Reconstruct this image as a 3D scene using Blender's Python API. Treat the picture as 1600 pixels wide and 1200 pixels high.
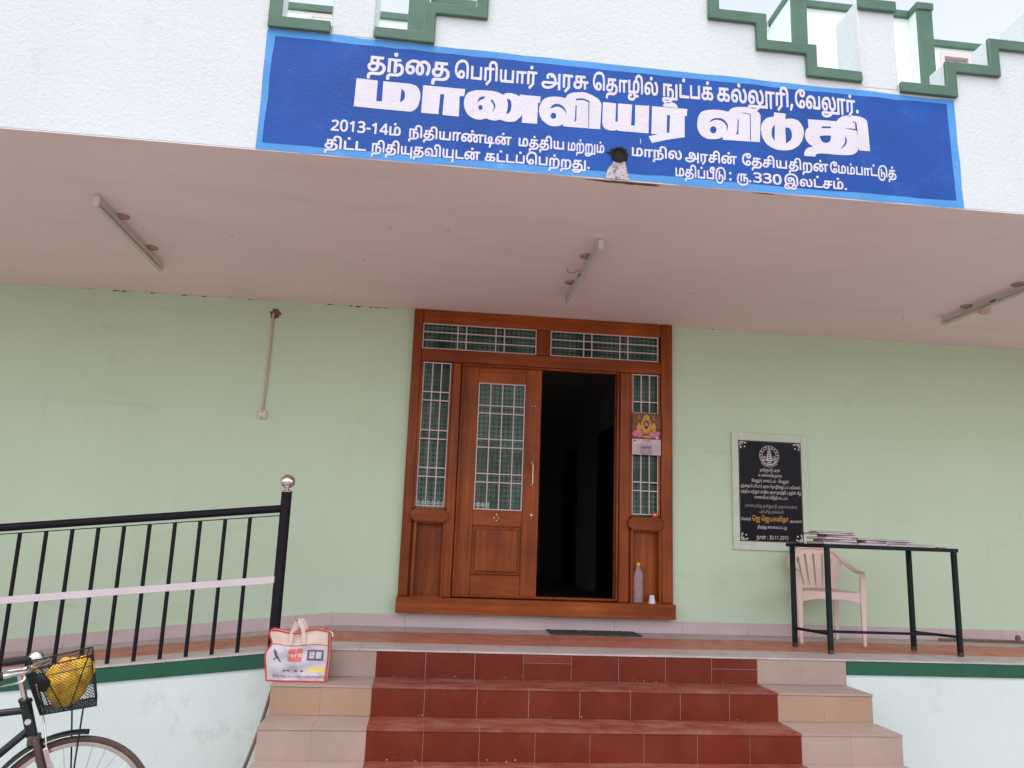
import bpy, bmesh, math, random
from mathutils import Vector, Matrix
from mathutils.geometry import tessellate_polygon
random.seed(7)
R = math.radians
for o in list(bpy.data.objects): bpy.data.objects.remove(o)
S = bpy.context.scene
COL = S.collection

# ---------------------------------------------------------------- camera
cam = bpy.data.cameras.new('camera'); camo = bpy.data.objects.new('camera', cam); COL.objects.link(camo)
cam.sensor_width = 36.0; cam.lens = 1241.8712 / 1600 * 36.0; cam.clip_end = 2000; cam.clip_start = .05
yw, pt, rl = R(5.9835), R(11.1369), R(2.0813)
fw = Vector((math.sin(yw)*math.cos(pt), math.cos(yw)*math.cos(pt), math.sin(pt)))
rt = Vector((math.cos(yw), -math.sin(yw), 0)); up = rt.cross(fw)
r2 = math.cos(rl)*rt + math.sin(rl)*up; u2 = math.cos(rl)*up - math.sin(rl)*rt
mw = Matrix((r2, u2, -fw)).transposed().to_4x4(); mw.translation = (0, -7.0057, .7428)
camo.matrix_world = mw
S.camera = camo

# ---------------------------------------------------------------- light
SUN_EL, SUN_AZ = 68, 205          # azimuth clockwise from +Y: the bright part of the cloud is behind the camera
w = bpy.data.worlds.new('World'); S.world = w; w.use_nodes = True
nt = w.node_tree; bg = nt.nodes['Background']
sky = nt.nodes.new('ShaderNodeTexSky'); sky.sky_type = 'NISHITA'; sky.sun_disc = False
sky.sun_elevation = R(SUN_EL); sky.sun_rotation = R(SUN_AZ); sky.air_density = 1.0; sky.dust_density = 2.0; sky.ozone_density = 1.0
hs = nt.nodes.new('ShaderNodeHueSaturation'); hs.inputs['Saturation'].default_value = .34; hs.inputs['Value'].default_value = 1.15
nt.links.new(sky.outputs[0], hs.inputs['Color']); nt.links.new(hs.outputs[0], bg.inputs['Color'])
bg.inputs['Strength'].default_value = .15
sl = bpy.data.lights.new('sun', 'SUN'); sl.energy = .5; sl.angle = R(40); sl.color = (1, .985, .97)
so = bpy.data.objects.new('sun', sl); COL.objects.link(so)
d = Vector((math.sin(R(SUN_AZ))*math.cos(R(SUN_EL)), math.cos(R(SUN_AZ))*math.cos(R(SUN_EL)), math.sin(R(SUN_EL))))
so.rotation_euler = d.to_track_quat('Z', 'Y').to_euler(); so.location = d*60
S.view_settings.view_transform = 'Standard'; S.view_settings.look = 'None'; S.view_settings.gamma = 1
S.view_settings.exposure = 1.08
S.cycles.max_bounces = 10; S.cycles.diffuse_bounces = 6

# ---------------------------------------------------------------- materials
def newmat(name):
    m = bpy.data.materials.new(name); m.use_nodes = True
    return m, m.node_tree, m.node_tree.nodes['Principled BSDF']
def N(t, typ, **kw):
    n = t.nodes.new(typ)
    for k, v in kw.items():
        if k.startswith('i_'): n.inputs[k[2:].replace('_', ' ')].default_value = v
        else: setattr(n, k, v)
    return n
def coords(t, scale=(1, 1, 1)):
    tc = N(t, 'ShaderNodeTexCoord'); mp = N(t, 'ShaderNodeMapping'); mp.inputs['Scale'].default_value = scale
    t.links.new(tc.outputs['Object'], mp.inputs['Vector']); return mp.outputs[0]
def noise(t, vec, scale, detail=4, rough=.55):
    n = N(t, 'ShaderNodeTexNoise'); n.inputs['Scale'].default_value = scale; n.inputs['Detail'].default_value = detail
    n.inputs['Roughness'].default_value = rough; t.links.new(vec, n.inputs['Vector']); return n.outputs['Fac']
def ramp(t, fac, stops):
    r = N(t, 'ShaderNodeValToRGB'); e = r.color_ramp.elements
    e[0].position, e[0].color = stops[0][0], (*stops[0][1], 1); e[1].position, e[1].color = stops[-1][0], (*stops[-1][1], 1)
    for p, c in stops[1:-1]:
        q = e.new(p); q.color = (*c, 1)
    t.links.new(fac, r.inputs[0]); return r.outputs[0]
def mix(t, fac, a, b, mode='MIX'):
    m = N(t, 'ShaderNodeMix', data_type='RGBA', blend_type=mode)
    for s, v in ((0, fac), (6, a), (7, b)):
        if hasattr(v, 'is_linked'): t.links.new(v, m.inputs[s])
        elif isinstance(v, (int, float)): m.inputs[s].default_value = v
        else: m.inputs[s].default_value = (*v, 1)
    return m.outputs[2]
def sc(c, k): return tuple(min(1, x*k) for x in c)
def bump(t, bs, h, strength, dist=.002):
    b = N(t, 'ShaderNodeBump'); b.inputs['Strength'].default_value = strength; b.inputs['Distance'].default_value = dist
    t.links.new(h, b.inputs['Height']); t.links.new(b.outputs[0], bs.inputs['Normal'])
def math_(t, op, a, b=None):
    m = N(t, 'ShaderNodeMath', operation=op)
    for i, v in enumerate((a, b)):
        if v is None: continue
        if hasattr(v, 'is_linked'): t.links.new(v, m.inputs[i])
        else: m.inputs[i].default_value = v
    return m.outputs[0]
def paint(name, col, rough=.6, var=.08, scale=1.6, bscale=60, bstr=.25, spec=.3, dirt=None, dirt_at=(.6, .75), dirt_scale=3., bdist=.003, streak=None, smudge=None):
    m, t, b = newmat(name)
    v = coords(t)
    c = ramp(t, noise(t, v, scale, 5), [(.3, sc(col, 1-var)), (.7, sc(col, 1+var))])
    if streak:
        c = mix(t, ramp(t, noise(t, coords(t, (5, 5, .35)), 2.2, 6, .65), [(.55, (0, 0, 0)), (.8, (.5, .5, .5))]), c, streak)
    if dirt:
        f = ramp(t, noise(t, v, dirt_scale, 8, .7), [(dirt_at[0], (0, 0, 0)), (dirt_at[1], (1, 1, 1))])
        c = mix(t, f, c, dirt)
    if smudge:
        c = mix(t, ramp(t, noise(t, coords(t, (.55, 1, 3.2)), 1.7, 6, .62), [(.60, (0, 0, 0)), (.80, (.42, .42, .42))]), c, smudge)
    t.links.new(c, b.inputs['Base Color'])
    b.inputs['Roughness'].default_value = rough; b.inputs['Specular IOR Level'].default_value = spec
    if bstr: bump(t, b, noise(t, v, bscale, 5, .6), bstr, bdist)
    return m
def metal(name, col, rough=.3):
    m, t, b = newmat(name); b.inputs['Metallic'].default_value = 1
    v = coords(t); t.links.new(ramp(t, noise(t, v, 30, 5), [(.3, sc(col, .8)), (.7, col)]), b.inputs['Base Color'])
    t.links.new(ramp(t, noise(t, v, 45, 4), [(.3, (rough*.7,)*3), (.7, (rough*1.4,)*3)]), b.inputs['Roughness'])
    return m
def wood(name, axis):
    m, t, b = newmat(name)
    s = [14, 14, 14]; s[axis] = .9
    v = coords(t, s)
    n1 = noise(t, v, 1.6, 8, .65)
    g = ramp(t, n1, [(.26, (.165, .030, .006)), (.5, (.25, .052, .009)), (.74, (.35, .085, .015))])
    big = ramp(t, noise(t, coords(t), 2.3, 3), [(.3, (.72, .72, .72)), (.7, (1.2, 1.2, 1.2))])
    g = mix(t, 1.0, g, big, 'MULTIPLY')
    oi = N(t, 'ShaderNodeObjectInfo'); g = mix(t, 1.0, g, ramp(t, oi.outputs['Random'], [(0., (.78, .76, .74)), (1., (1.2, 1.26, 1.3))]), 'MULTIPLY')
    t.links.new(g, b.inputs['Base Color'])
    t.links.new(ramp(t, noise(t, coords(t), 9, 4), [(.3, (.28,)*3), (.7, (.5,)*3)]), b.inputs['Roughness'])
    bump(t, b, n1, .12, .001); b.inputs['Specular IOR Level'].default_value = .2
    return m
def tilemat(name, col, var, dust, dust_amt, rough=.3):
    m, t, b = newmat(name); v = coords(t)
    c = ramp(t, noise(t, v, 2.1, 4), [(.3, sc(col, 1-var)), (.7, sc(col, 1+var))])
    if dust_amt:
        f = ramp(t, noise(t, coords(t, (1, 2.2, 1)), 4.5, 7, .68), [(.42, (0, 0, 0)), (.75, (dust_amt,)*3)])
        c = mix(t, f, c, dust)
    t.links.new(c, b.inputs['Base Color'])
    t.links.new(ramp(t, noise(t, v, 6, 5), [(.3, (rough*.8,)*3), (.7, (min(1, rough*1.5),)*3)]), b.inputs['Roughness'])
    bump(t, b, noise(t, v, 9, 4), .12, .003); b.inputs['Specular IOR Level'].default_value = .2
    return m
M = {}
M['wall'] = paint('pale green wall paint', (.555, .68, .505), .75, .035, .9, 45, .22, dirt=(.44, .50, .31), dirt_at=(.58, .98), dirt_scale=1.2, smudge=(.36, .38, .22), streak=(.49, .61, .46))
M['fascia'] = paint('white stucco paint', (.605, .63, .645), .85, .03, 1.5, 55, .75, dirt=(.47, .485, .48), dirt_at=(.62, .9), dirt_scale=4, bdist=.006, streak=(.54, .56, .56))
M['upper'] = paint('upper storey white paint', (.80, .85, .82), .8, .03, 2, 55, .3)
M['shade'] = paint('upper white paint in shade', (.70, .80, .74), .8, .03, 2, 55, .3)  # upper white toned darker and greener, shade painted into the pilaster sides
def plinth_mat():
    m, t, b = newmat('pale plinth paint'); v = coords(t)
    c = ramp(t, noise(t, v, 1.7, 5), [(.3, (.585, .655, .625)), (.7, (.64, .695, .67))])
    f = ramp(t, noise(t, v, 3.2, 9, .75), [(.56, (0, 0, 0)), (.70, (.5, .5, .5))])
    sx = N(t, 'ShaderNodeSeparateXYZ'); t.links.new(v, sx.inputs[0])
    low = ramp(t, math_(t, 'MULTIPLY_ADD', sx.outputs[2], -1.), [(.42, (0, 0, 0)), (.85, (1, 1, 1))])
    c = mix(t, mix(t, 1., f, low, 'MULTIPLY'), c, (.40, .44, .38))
    t.links.new(c, b.inputs['Base Color']); b.inputs['Roughness'].default_value = .85
    bump(t, b, noise(t, v, 60, 6, .65), .5, .005); return m
M['plinth'] = plinth_mat()
def soffit_mat():
    m, t, b = newmat('pinkish ceiling distemper'); v = coords(t)
    c = ramp(t, noise(t, v, .8, 4), [(.3, (.80, .67, .675)), (.7, (.85, .715, .715))])
    vo = N(t, 'ShaderNodeTexVoronoi', feature='F1'); vo.inputs['Scale'].default_value = 3.1; vo.inputs['Randomness'].default_value = 1
    t.links.new(v, vo.inputs['Vector'])
    dots = ramp(t, vo.outputs['Distance'], [(.022, (1, 1, 1)), (.035, (0, 0, 0))])
    gate = ramp(t, noise(t, v, 1.3, 3), [(.50, (0, 0, 0)), (.56, (1, 1, 1))])
    c = mix(t, ramp(t, noise(t, coords(t, (.5, 1.3, 1)), 2.2, 7, .65), [(.52, (0, 0, 0)), (.8, (.5, .5, .5))]), c, (.67, .53, .51))
    c = mix(t, mix(t, 1., dots, gate, 'MULTIPLY'), c, (.12, .08, .07))
    t.links.new(c, b.inputs['Base Color']); b.inputs['Roughness'].default_value = .9
    bump(t, b, noise(t, v, 35, 5), .2, .003); return m
M['soffit'] = soffit_mat()
M['patch'] = paint('fresh ceiling plaster', (.85, .70, .66), .9, .04, 8, 60, .3)
M['stain'] = paint('brown damp stain', (.16, .095, .075), .9, .25, 14, 50, .3)
M['mould'] = paint('black mould', (.05, .045, .035), .95, .3, 30, 50, .3)
M['trim'] = paint('green trim paint', (.08, .15, .108), .6, .12, 5, 70, .5, dirt=(.12, .20, .16), dirt_at=(.6, .85), dirt_scale=9, bdist=.004)
M['band'] = paint('deep green band paint', (.014, .088, .05), .5, .12, 4, 50, .35, dirt=(.10, .20, .15), dirt_at=(.62, .8), dirt_scale=14)
M['blue'] = paint('signboard blue paint', (.006, .064, .315), .6, .17, 2.6, 70, .7, dirt=(.03, .10, .40), dirt_at=(.55, .85), dirt_scale=5, bdist=.005)
M['sky_blue'] = paint('light blue border paint', (.07, .265, .60), .6, .1, 5, 70, .6, dirt=(.18, .42, .74), dirt_at=(.58, .8), dirt_scale=8, bdist=.005)
M['letter'] = paint('white sign lettering', (.64, .59, .645), .65, .05, 6, 70, .6, dirt=(.44, .43, .60), dirt_at=(.60, .82), dirt_scale=16, bdist=.005)
M['mortar'] = paint('grey mortar splash', (.52, .44, .46), .95, .15, 20, 90, .9, dirt=(.13, .10, .11), dirt_at=(.5, .62), dirt_scale=30, bdist=.008)
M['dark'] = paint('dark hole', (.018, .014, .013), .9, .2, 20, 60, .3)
M['wood_v'] = wood('varnished teak upright', 2)
M['wood_h'] = wood('varnished teak crosswise', 0)
M['wood_old'] = paint('weathered stick wood', (.20, .11, .075), .8, .25, 14, 80, .5)
M['grille'] = paint('pinkish white grille paint', (.60, .47, .48), .5, .06, 9, 60, .1)
def pane_mat():
    m, t, b = newmat('green patterned window film'); v = coords(t)
    sx = N(t, 'ShaderNodeSeparateXYZ'); t.links.new(v, sx.inputs[0])
    def lines(o, k, wd):
        f = math_(t, 'FRACT', math_(t, 'MULTIPLY', o, k)); return math_(t, 'LESS_THAN', f, wd)
    def pair(o):
        return math_(t, 'MAXIMUM', lines(o, 23., .13), lines(math_(t, 'ADD', o, .0135), 23., .13))
    g = math_(t, 'MAXIMUM', pair(sx.outputs[0]), pair(sx.outputs[2]))
    gate = ramp(t, noise(t, coords(t, (1, 1, 1)), 3.2, 3), [(.38, (.1, .1, .1)), (.58, (1, 1, 1))])
    hem = math_(t, 'MULTIPLY', math_(t, 'LESS_THAN', sx.outputs[2], 1.065), math_(t, 'LESS_THAN', sx.outputs[0], .57))
    ink = mix(t, hem, (.135, .215, .17), (.50, .56, .50))
    c = mix(t, mix(t, 1., mix(t, g, (0, 0, 0), (1, 1, 1)), mix(t, hem, gate, (1, 1, 1)), 'MULTIPLY'), ramp(t, noise(t, coords(t), 2.6, 3), [(.35, (.020, .036, .028)), (.65, (.050, .082, .064))]), ink)
    t.links.new(c, b.inputs['Base Color']); b.inputs['Roughness'].default_value = .2; b.inputs['Specular IOR Level'].default_value = .12
    return m
M['pane'] = pane_mat()
M['red_tile'] = tilemat('dark red riser tile', (.135, .0165, .006), .16, (.22, .08, .055), .2, .42)
M['red_tread'] = tilemat('dusty red tread tile', (.20, .042, .026), .12, (.38, .20, .16), .6, .5)
M['orange_tile'] = tilemat('brighter red cut tile', (.165, .030, .014), .1, (.28, .12, .09), .3, .3)
M['beige_tile'] = tilemat('pinkish beige tile', (.355, .255, .222), .07, (.43, .32, .27), .5, .35)
M['tan_tile'] = tilemat('tan beige tile', (.35, .215, .14), .1, (.36, .265, .215), .8, .35)
M['grey_tile'] = tilemat('grey floor tile', (.52, .435, .42), .1, (.30, .26, .25), .6, .4)
M['floor_tile'] = tilemat('terracotta floor tile', (.50, .145, .09), .14, (.52, .32, .26), .7, .42)
M['skirt'] = tilemat('pinkish grey skirting tile', (.58, .455, .45), .05, (.46, .36, .35), .4, .35)
M['grout'] = paint('pale grout', (.38, .235, .205), .9, .12, 20, 80, .3)
M['gap'] = paint('white plaster seam', (.62, .58, .56), .9, .1, 20, 80, .4)
M['black'] = paint('black enamel on steel', (.010, .0085, .012), .5, .25, 12, 60, .15, spec=.15, dirt=(.26, .21, .19), dirt_at=(.69, .74), dirt_scale=26)
M['table'] = paint('dark green black table enamel', (.010, .017, .017), .5, .25, 10, 60, .15, spec=.15, dirt=(.06, .055, .05), dirt_at=(.7, .8), dirt_scale=25)
M['rust'] = paint('rusty worn steel', (.075, .048, .036), .8, .3, 30, 80, .4)
M['strip'] = paint('pinkish white flat bar paint', (.66, .55, .58), .5, .06, 8, 60, .15, dirt=(.5, .42, .42), dirt_at=(.62, .8), dirt_scale=12)
M['chrome'] = metal('polished steel', (.78, .72, .72), .16)
M['brass'] = metal('aged brass', (.62, .48, .38), .32)
M['batten'] = paint('off white batten enamel', (.56, .52, .47), .5, .06, 8, 60, .1)
M['tube'] = paint('unlit tube glass', (.62, .60, .56), .25, .03, 8, 60, 0)
M['ceramic'] = paint('white plastic holder', (.70, .66, .62), .4, .04, 9, 60, 0)
M['woodblock'] = paint('brown mounting block', (.40, .27, .235), .8, .2, 20, 60, .3)
M['conduit'] = paint('pinkish pvc conduit', (.56, .41, .36), .5, .06, 8, 60, .1)
M['box_pvc'] = paint('pale pvc box', (.72, .58, .52), .5, .05, 9, 60, .1)
M['granite'] = paint('polished black granite', (.010, .008, .012), .3, .3, 60, 60, 0, spec=.12)
M['engrave'] = paint('engraved white lettering', (.62, .58, .56), .7, .1, 30, 60, 0)
M['engrave_dim'] = paint('engraved dull lettering', (.32, .29, .29), .7, .1, 30, 60, 0)
M['gold'] = paint('engraved gold lettering', (.68, .36, .07), .6, .1, 30, 60, 0)
M['frame_paint'] = paint('pale cement plaque border', (.58, .64, .53), .8, .06, 4, 60, .5, dirt=(.42, .46, .35), dirt_at=(.58, .8), dirt_scale=5)
M['chair'] = paint('pale pink plastic', (.77, .56, .505), .4, .04, 5, 70, .08)
M['cover'] = paint('brownish pink paper cover', (.30, .19, .185), .7, .15, 9, 60, .1)
M['cover_dark'] = paint('dark grey paper cover', (.13, .10, .11), .7, .15, 9, 60, .1)
M['pages'] = paint('pinkish white pages', (.70, .58, .60), .8, .08, 40, 60, .1)
M['mat'] = paint('dark grey coir', (.085, .07, .065), .95, .3, 12, 160, 1., bdist=.01)
M['cloth'] = paint('cream non woven cloth', (.60, .465, .40), .85, .06, 6, 180, .35)
M['piping'] = paint('red piping', (.50, .045, .045), .7, .1, 12, 60, .2)
M['print'] = paint('bag white print', (.53, .49, .55), .5, .16, 7, 24, .9, bdist=.012, dirt=(.46, .42, .46), dirt_at=(.52, .8), dirt_scale=9)
M['print_red'] = paint('bag red print', (.58, .14, .115), .55, .05, 9, 60, 0)
M['print_grey'] = paint('bag grey print', (.13, .10, .12), .55, .1, 9, 60, 0)
M['print_yellow'] = paint('bag yellow print', (.66, .54, .13), .55, .08, 9, 60, 0)
M['print_maroon'] = paint('bag maroon lettering', (.26, .03, .05), .55, .08, 9, 60, 0)
M['print_white'] = paint('bag white lettering', (.78, .72, .74), .55, .05, 9, 60, 0)
M['bike'] = paint('black bicycle enamel', (.014, .017, .017), .3, .3, 12, 60, .1, dirt=(.22, .16, .10), dirt_at=(.66, .74), dirt_scale=12)
M['rubber'] = paint('dusty brown tyre rubber', (.085, .052, .043), .85, .2, 12, 120, .4)
M['grip'] = paint('black rubber', (.02, .018, .018), .7, .2, 20, 100, .4)
M['fork_rust'] = paint('rusty brown fork paint', (.07, .045, .04), .5, .3, 12, 60, .2, dirt=(.34, .17, .07), dirt_at=(.6, .68), dirt_scale=16)
M['wire'] = paint('black wire', (.012, .011, .013), .5, .2, 20, 60, 0)
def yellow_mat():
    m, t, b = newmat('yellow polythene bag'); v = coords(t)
    c = ramp(t, noise(t, v, 7, 5), [(.3, (.42, .19, .012)), (.48, (.80, .48, .02)), (.75, (.88, .64, .06))])  # brown end of the noise paints in shadowed patches of the bag
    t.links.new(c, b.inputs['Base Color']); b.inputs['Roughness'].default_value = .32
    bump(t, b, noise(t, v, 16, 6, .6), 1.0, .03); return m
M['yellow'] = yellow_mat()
M['amber'] = paint('amber reflector', (.75, .25, .02), .2, .05, 20, 60, 0)
M['cap'] = paint('yellow cap', (.75, .48, .03), .4, .05, 20, 60, 0)
M['cup'] = paint('white paper cup', (.74, .66, .70), .6, .04, 20, 60, 0)
M['red'] = paint('bright red card', (.60, .03, .02), .5, .06, 20, 60, 0)
M['pink_frame'] = paint('pink window paint', (.74, .58, .59), .6, .04, 6, 60, .1)
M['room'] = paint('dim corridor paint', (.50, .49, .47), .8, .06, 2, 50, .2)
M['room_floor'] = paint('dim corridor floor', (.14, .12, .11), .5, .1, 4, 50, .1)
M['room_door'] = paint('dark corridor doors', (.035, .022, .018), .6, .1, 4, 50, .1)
M['ground'] = paint('dusty earth yard', (.34, .295, .27), .95, .14, .35, 25, .6, dirt=(.24, .19, .15), dirt_at=(.55, .75), dirt_scale=.8, bdist=.02)
M['cal_brown'] = paint('calendar brown print', (.15, .065, .03), .5, .35, 18, 60, 0)
M['cal_gold'] = paint('calendar gold print', (.56, .27, .05), .5, .25, 40, 60, 0)
M['cal_pink'] = paint('calendar pink print', (.62, .17, .26), .5, .2, 40, 60, 0)
M['cal_card'] = paint('calendar card', (.62, .47, .53), .6, .04, 9, 60, 0)
M['cal_pad'] = paint('calendar date pad', (.36, .28, .32), .7, .06, 9, 60, 0)
M['cal_red'] = paint('calendar red ink', (.42, .03, .06), .6, .06, 9, 60, 0)
def bottle_mat():
    m, t, b = newmat('clear pet plastic'); b.inputs['Base Color'].default_value = (.86, .80, .86, 1)
    b.inputs['Transmission Weight'].default_value = .82; b.inputs['Roughness'].default_value = .14; b.inputs['IOR'].default_value = 1.25
    return m
M['pet'] = bottle_mat()

# ---------------------------------------------------------------- object helpers
def link(name, bm, mats, parent=None, smooth=35, bevel=0, world=True):
    me = bpy.data.meshes.new(name); bmesh.ops.recalc_face_normals(bm, faces=bm.faces) if smooth is not None else None
    bm.to_mesh(me); bm.free()
    for m in (mats if isinstance(mats, (list, tuple)) else [mats]): me.materials.append(M[m])
    if smooth:
        for p in me.polygons: p.use_smooth = True
        me.set_sharp_from_angle(angle=R(smooth))
    o = bpy.data.objects.new(name, me); COL.objects.link(o)
    if bevel:
        b = o.modifiers.new('bevel', 'BEVEL'); b.width = bevel; b.segments = 2; b.limit_method = 'ANGLE'; b.angle_limit = R(50)
    if parent:
        o.parent = parent
        if world: o.matrix_parent_inverse = parent.matrix_basis.inverted()
        while parent.parent and world:
            o.matrix_parent_inverse = Matrix(); break
    return o
def thing(name, label, cat, loc=(0, 0, 0), rot=0, group=None):
    o = bpy.data.objects.new(name, None); COL.objects.link(o); o.empty_display_size = .1
    o.location = loc; o.rotation_euler = (0, 0, rot); o.matrix_basis = Matrix.Translation(loc) @ Matrix.Rotation(rot, 4, 'Z')
    tag(o, label, cat, group); return o
def tag(o, label, cat, group=None):
    o['label'] = label; o['category'] = cat
    if group: o['group'] = group
    return o
def B(): return bmesh.new()
def box(bm, x0, x1, y0, y1, z0, z1, mi=0, mtx=None):
    vs = [Vector((x, y, z)) for x in (x0, x1) for y in (y0, y1) for z in (z0, z1)]
    if mtx: vs = [mtx @ v for v in vs]
    v = [bm.verts.new(p) for p in vs]
    for f in ((0, 1, 3, 2), (4, 6, 7, 5), (0, 4, 5, 1), (2, 3, 7, 6), (0, 2, 6, 4), (1, 5, 7, 3)):
        bm.faces.new([v[i] for i in f]).material_index = mi
    return v
def prism(bm, pts, y0, y1, mi=0):          # outline in x,z pushed through y
    a = [bm.verts.new((x, y0, z)) for x, z in pts]; b = [bm.verts.new((x, y1, z)) for x, z in pts]
    bm.faces.new(a).material_index = mi; bm.faces.new(b[::-1]).material_index = mi
    for i in range(len(pts)):
        j = (i+1) % len(pts); bm.faces.new((a[j], a[i], b[i], b[j])).material_index = mi
def frame_of(d):
    d = d.normalized(); a = Vector((0, 0, 1)) if abs(d.z) < .9 else Vector((1, 0, 0))
    s = d.cross(a).normalized(); return s, s.cross(d).normalized()
def tube(bm, path, r, seg=8, mi=0, caps=True, closed=False):
    path = [Vector(p) for p in path]; n = len(path); rs = r if isinstance(r, (list, tuple)) else [r]*n; rings = []
    prev = None
    for i, p in enumerate(path):
        if closed: t = path[(i+1) % n]-path[i-1]
        else: t = path[min(i+1, n-1)]-path[max(i-1, 0)]
        if prev is None: s, u = frame_of(t)
        else:
            t.normalize(); s = (prev-t*prev.dot(t)); s = s.normalized() if s.length > 1e-6 else frame_of(t)[0]; u = s.cross(t)
        prev = s
        rings.append([bm.verts.new(p+(s*math.cos(a)+u*math.sin(a))*rs[i]) for a in (2*math.pi*k/seg for k in range(seg))])
    for i in range(n if closed else n-1):
        A, C = rings[i], rings[(i+1) % n]
        for k in range(seg):
            bm.faces.new((A[k], A[(k+1) % seg], C[(k+1) % seg], C[k])).material_index = mi
    if caps and not closed:
        bm.faces.new(rings[0][::-1]).material_index = mi; bm.faces.new(rings[-1]).material_index = mi
def lathe(bm, prof, c=(0, 0, 0), axis='Z', seg=20, mi=0, mtx=None):
    rings = []
    for r, h in prof:
        ring = []
        for k in range(seg):
            a = 2*math.pi*k/seg; x, y = math.cos(a)*r, math.sin(a)*r
            p = Vector((x, y, h)) if axis == 'Z' else Vector((x, h, y)) if axis == 'Y' else Vector((h, x, y))
            if mtx: p = mtx @ p
            ring.append(bm.verts.new(p+Vector(c)))
        rings.append(ring)
    for A, C in zip(rings, rings[1:]):
        for k in range(seg): bm.faces.new((A[k], A[(k+1) % seg], C[(k+1) % seg], C[k])).material_index = mi
    if prof[0][0] > 1e-5: bm.faces.new(rings[0]).material_index = mi
    if prof[-1][0] > 1e-5: bm.faces.new(rings[-1][::-1]).material_index = mi
def sweep(bm, path, w, th, side=None, mi=0):    # flat strap: w along `side`, th across; w, th may be lists
    path = [Vector(p) for p in path]; n = len(path); rings = []
    for i, p in enumerate(path):
        t = (path[min(i+1, n-1)]-path[max(i-1, 0)]).normalized()
        s = Vector(side[i] if isinstance(side, list) else side); s = (s-t*s.dot(t)).normalized(); u = s.cross(t)
        ww = w[i] if isinstance(w, list) else w; tt = th[i] if isinstance(th, list) else th
        rings.append([bm.verts.new(p+s*a*ww/2+u*b*tt/2) for a, b in ((-1, -1), (1, -1), (1, 1), (-1, 1))])
    for A, C in zip(rings, rings[1:]):
        for k in range(4): bm.faces.new((A[k], A[(k+1) % 4], C[(k+1) % 4], C[k])).material_index = mi
    bm.faces.new(rings[0][::-1]).material_index = mi; bm.faces.new(rings[-1]).material_index = mi
def sheet(bm, polys, fn, mi=0):            # flat painted shape: outline + holes, mapped by fn(x, y)
    loops = [[Vector((x, y, 0)) for x, y in p] for p in polys]; flat = [v for l in loops for v in l]
    vs = [bm.verts.new(fn(v.x, v.y)) for v in flat]
    for tri in tessellate_polygon(loops):
        try:
            f = bm.faces.new([vs[i] for i in tri]); f.material_index = mi
        except ValueError: pass
def face_front(bm):                        # turn flat paint faces towards -Y
    bmesh.ops.recalc_face_normals(bm, faces=bm.faces)
    for f in bm.faces:
        f.normal_update()
        if f.normal.y > 0: f.normal_flip()
def smooth_path(pts, k=4):
    pts = [Vector(p) for p in pts]; o = []
    for i in range(len(pts)-1):
        a, b, c, e = pts[max(i-1, 0)], pts[i], pts[i+1], pts[min(i+2, len(pts)-1)]
        for s in range(k):
            t = s/k; o.append(.5*((2*b)+(c-a)*t+(2*a-5*b+4*c-e)*t*t+(3*b-a-3*c+e)*t**3))
    return o+[pts[-1]]
def jag(pts, step=.1, amp=.004, rnd=random):
    o = []
    for i in range(len(pts)):
        a, b = Vector(pts[i]), Vector(pts[(i+1) % len(pts)]); n = max(1, int((b-a).length/step))
        for k in range(n):
            p = a.lerp(b, k/n); o.append((p.x+rnd.uniform(-amp, amp), p.y+rnd.uniform(-amp, amp)))
    return o
def blot(cx, cz, rx, rz, n=18, amp=.3):
    return [(cx+rx*math.cos(a)*k, cz+rz*math.sin(a)*k) for a, k in ((2*math.pi*i/n, 1+random.uniform(-amp, amp)) for i in range(n))]

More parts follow.
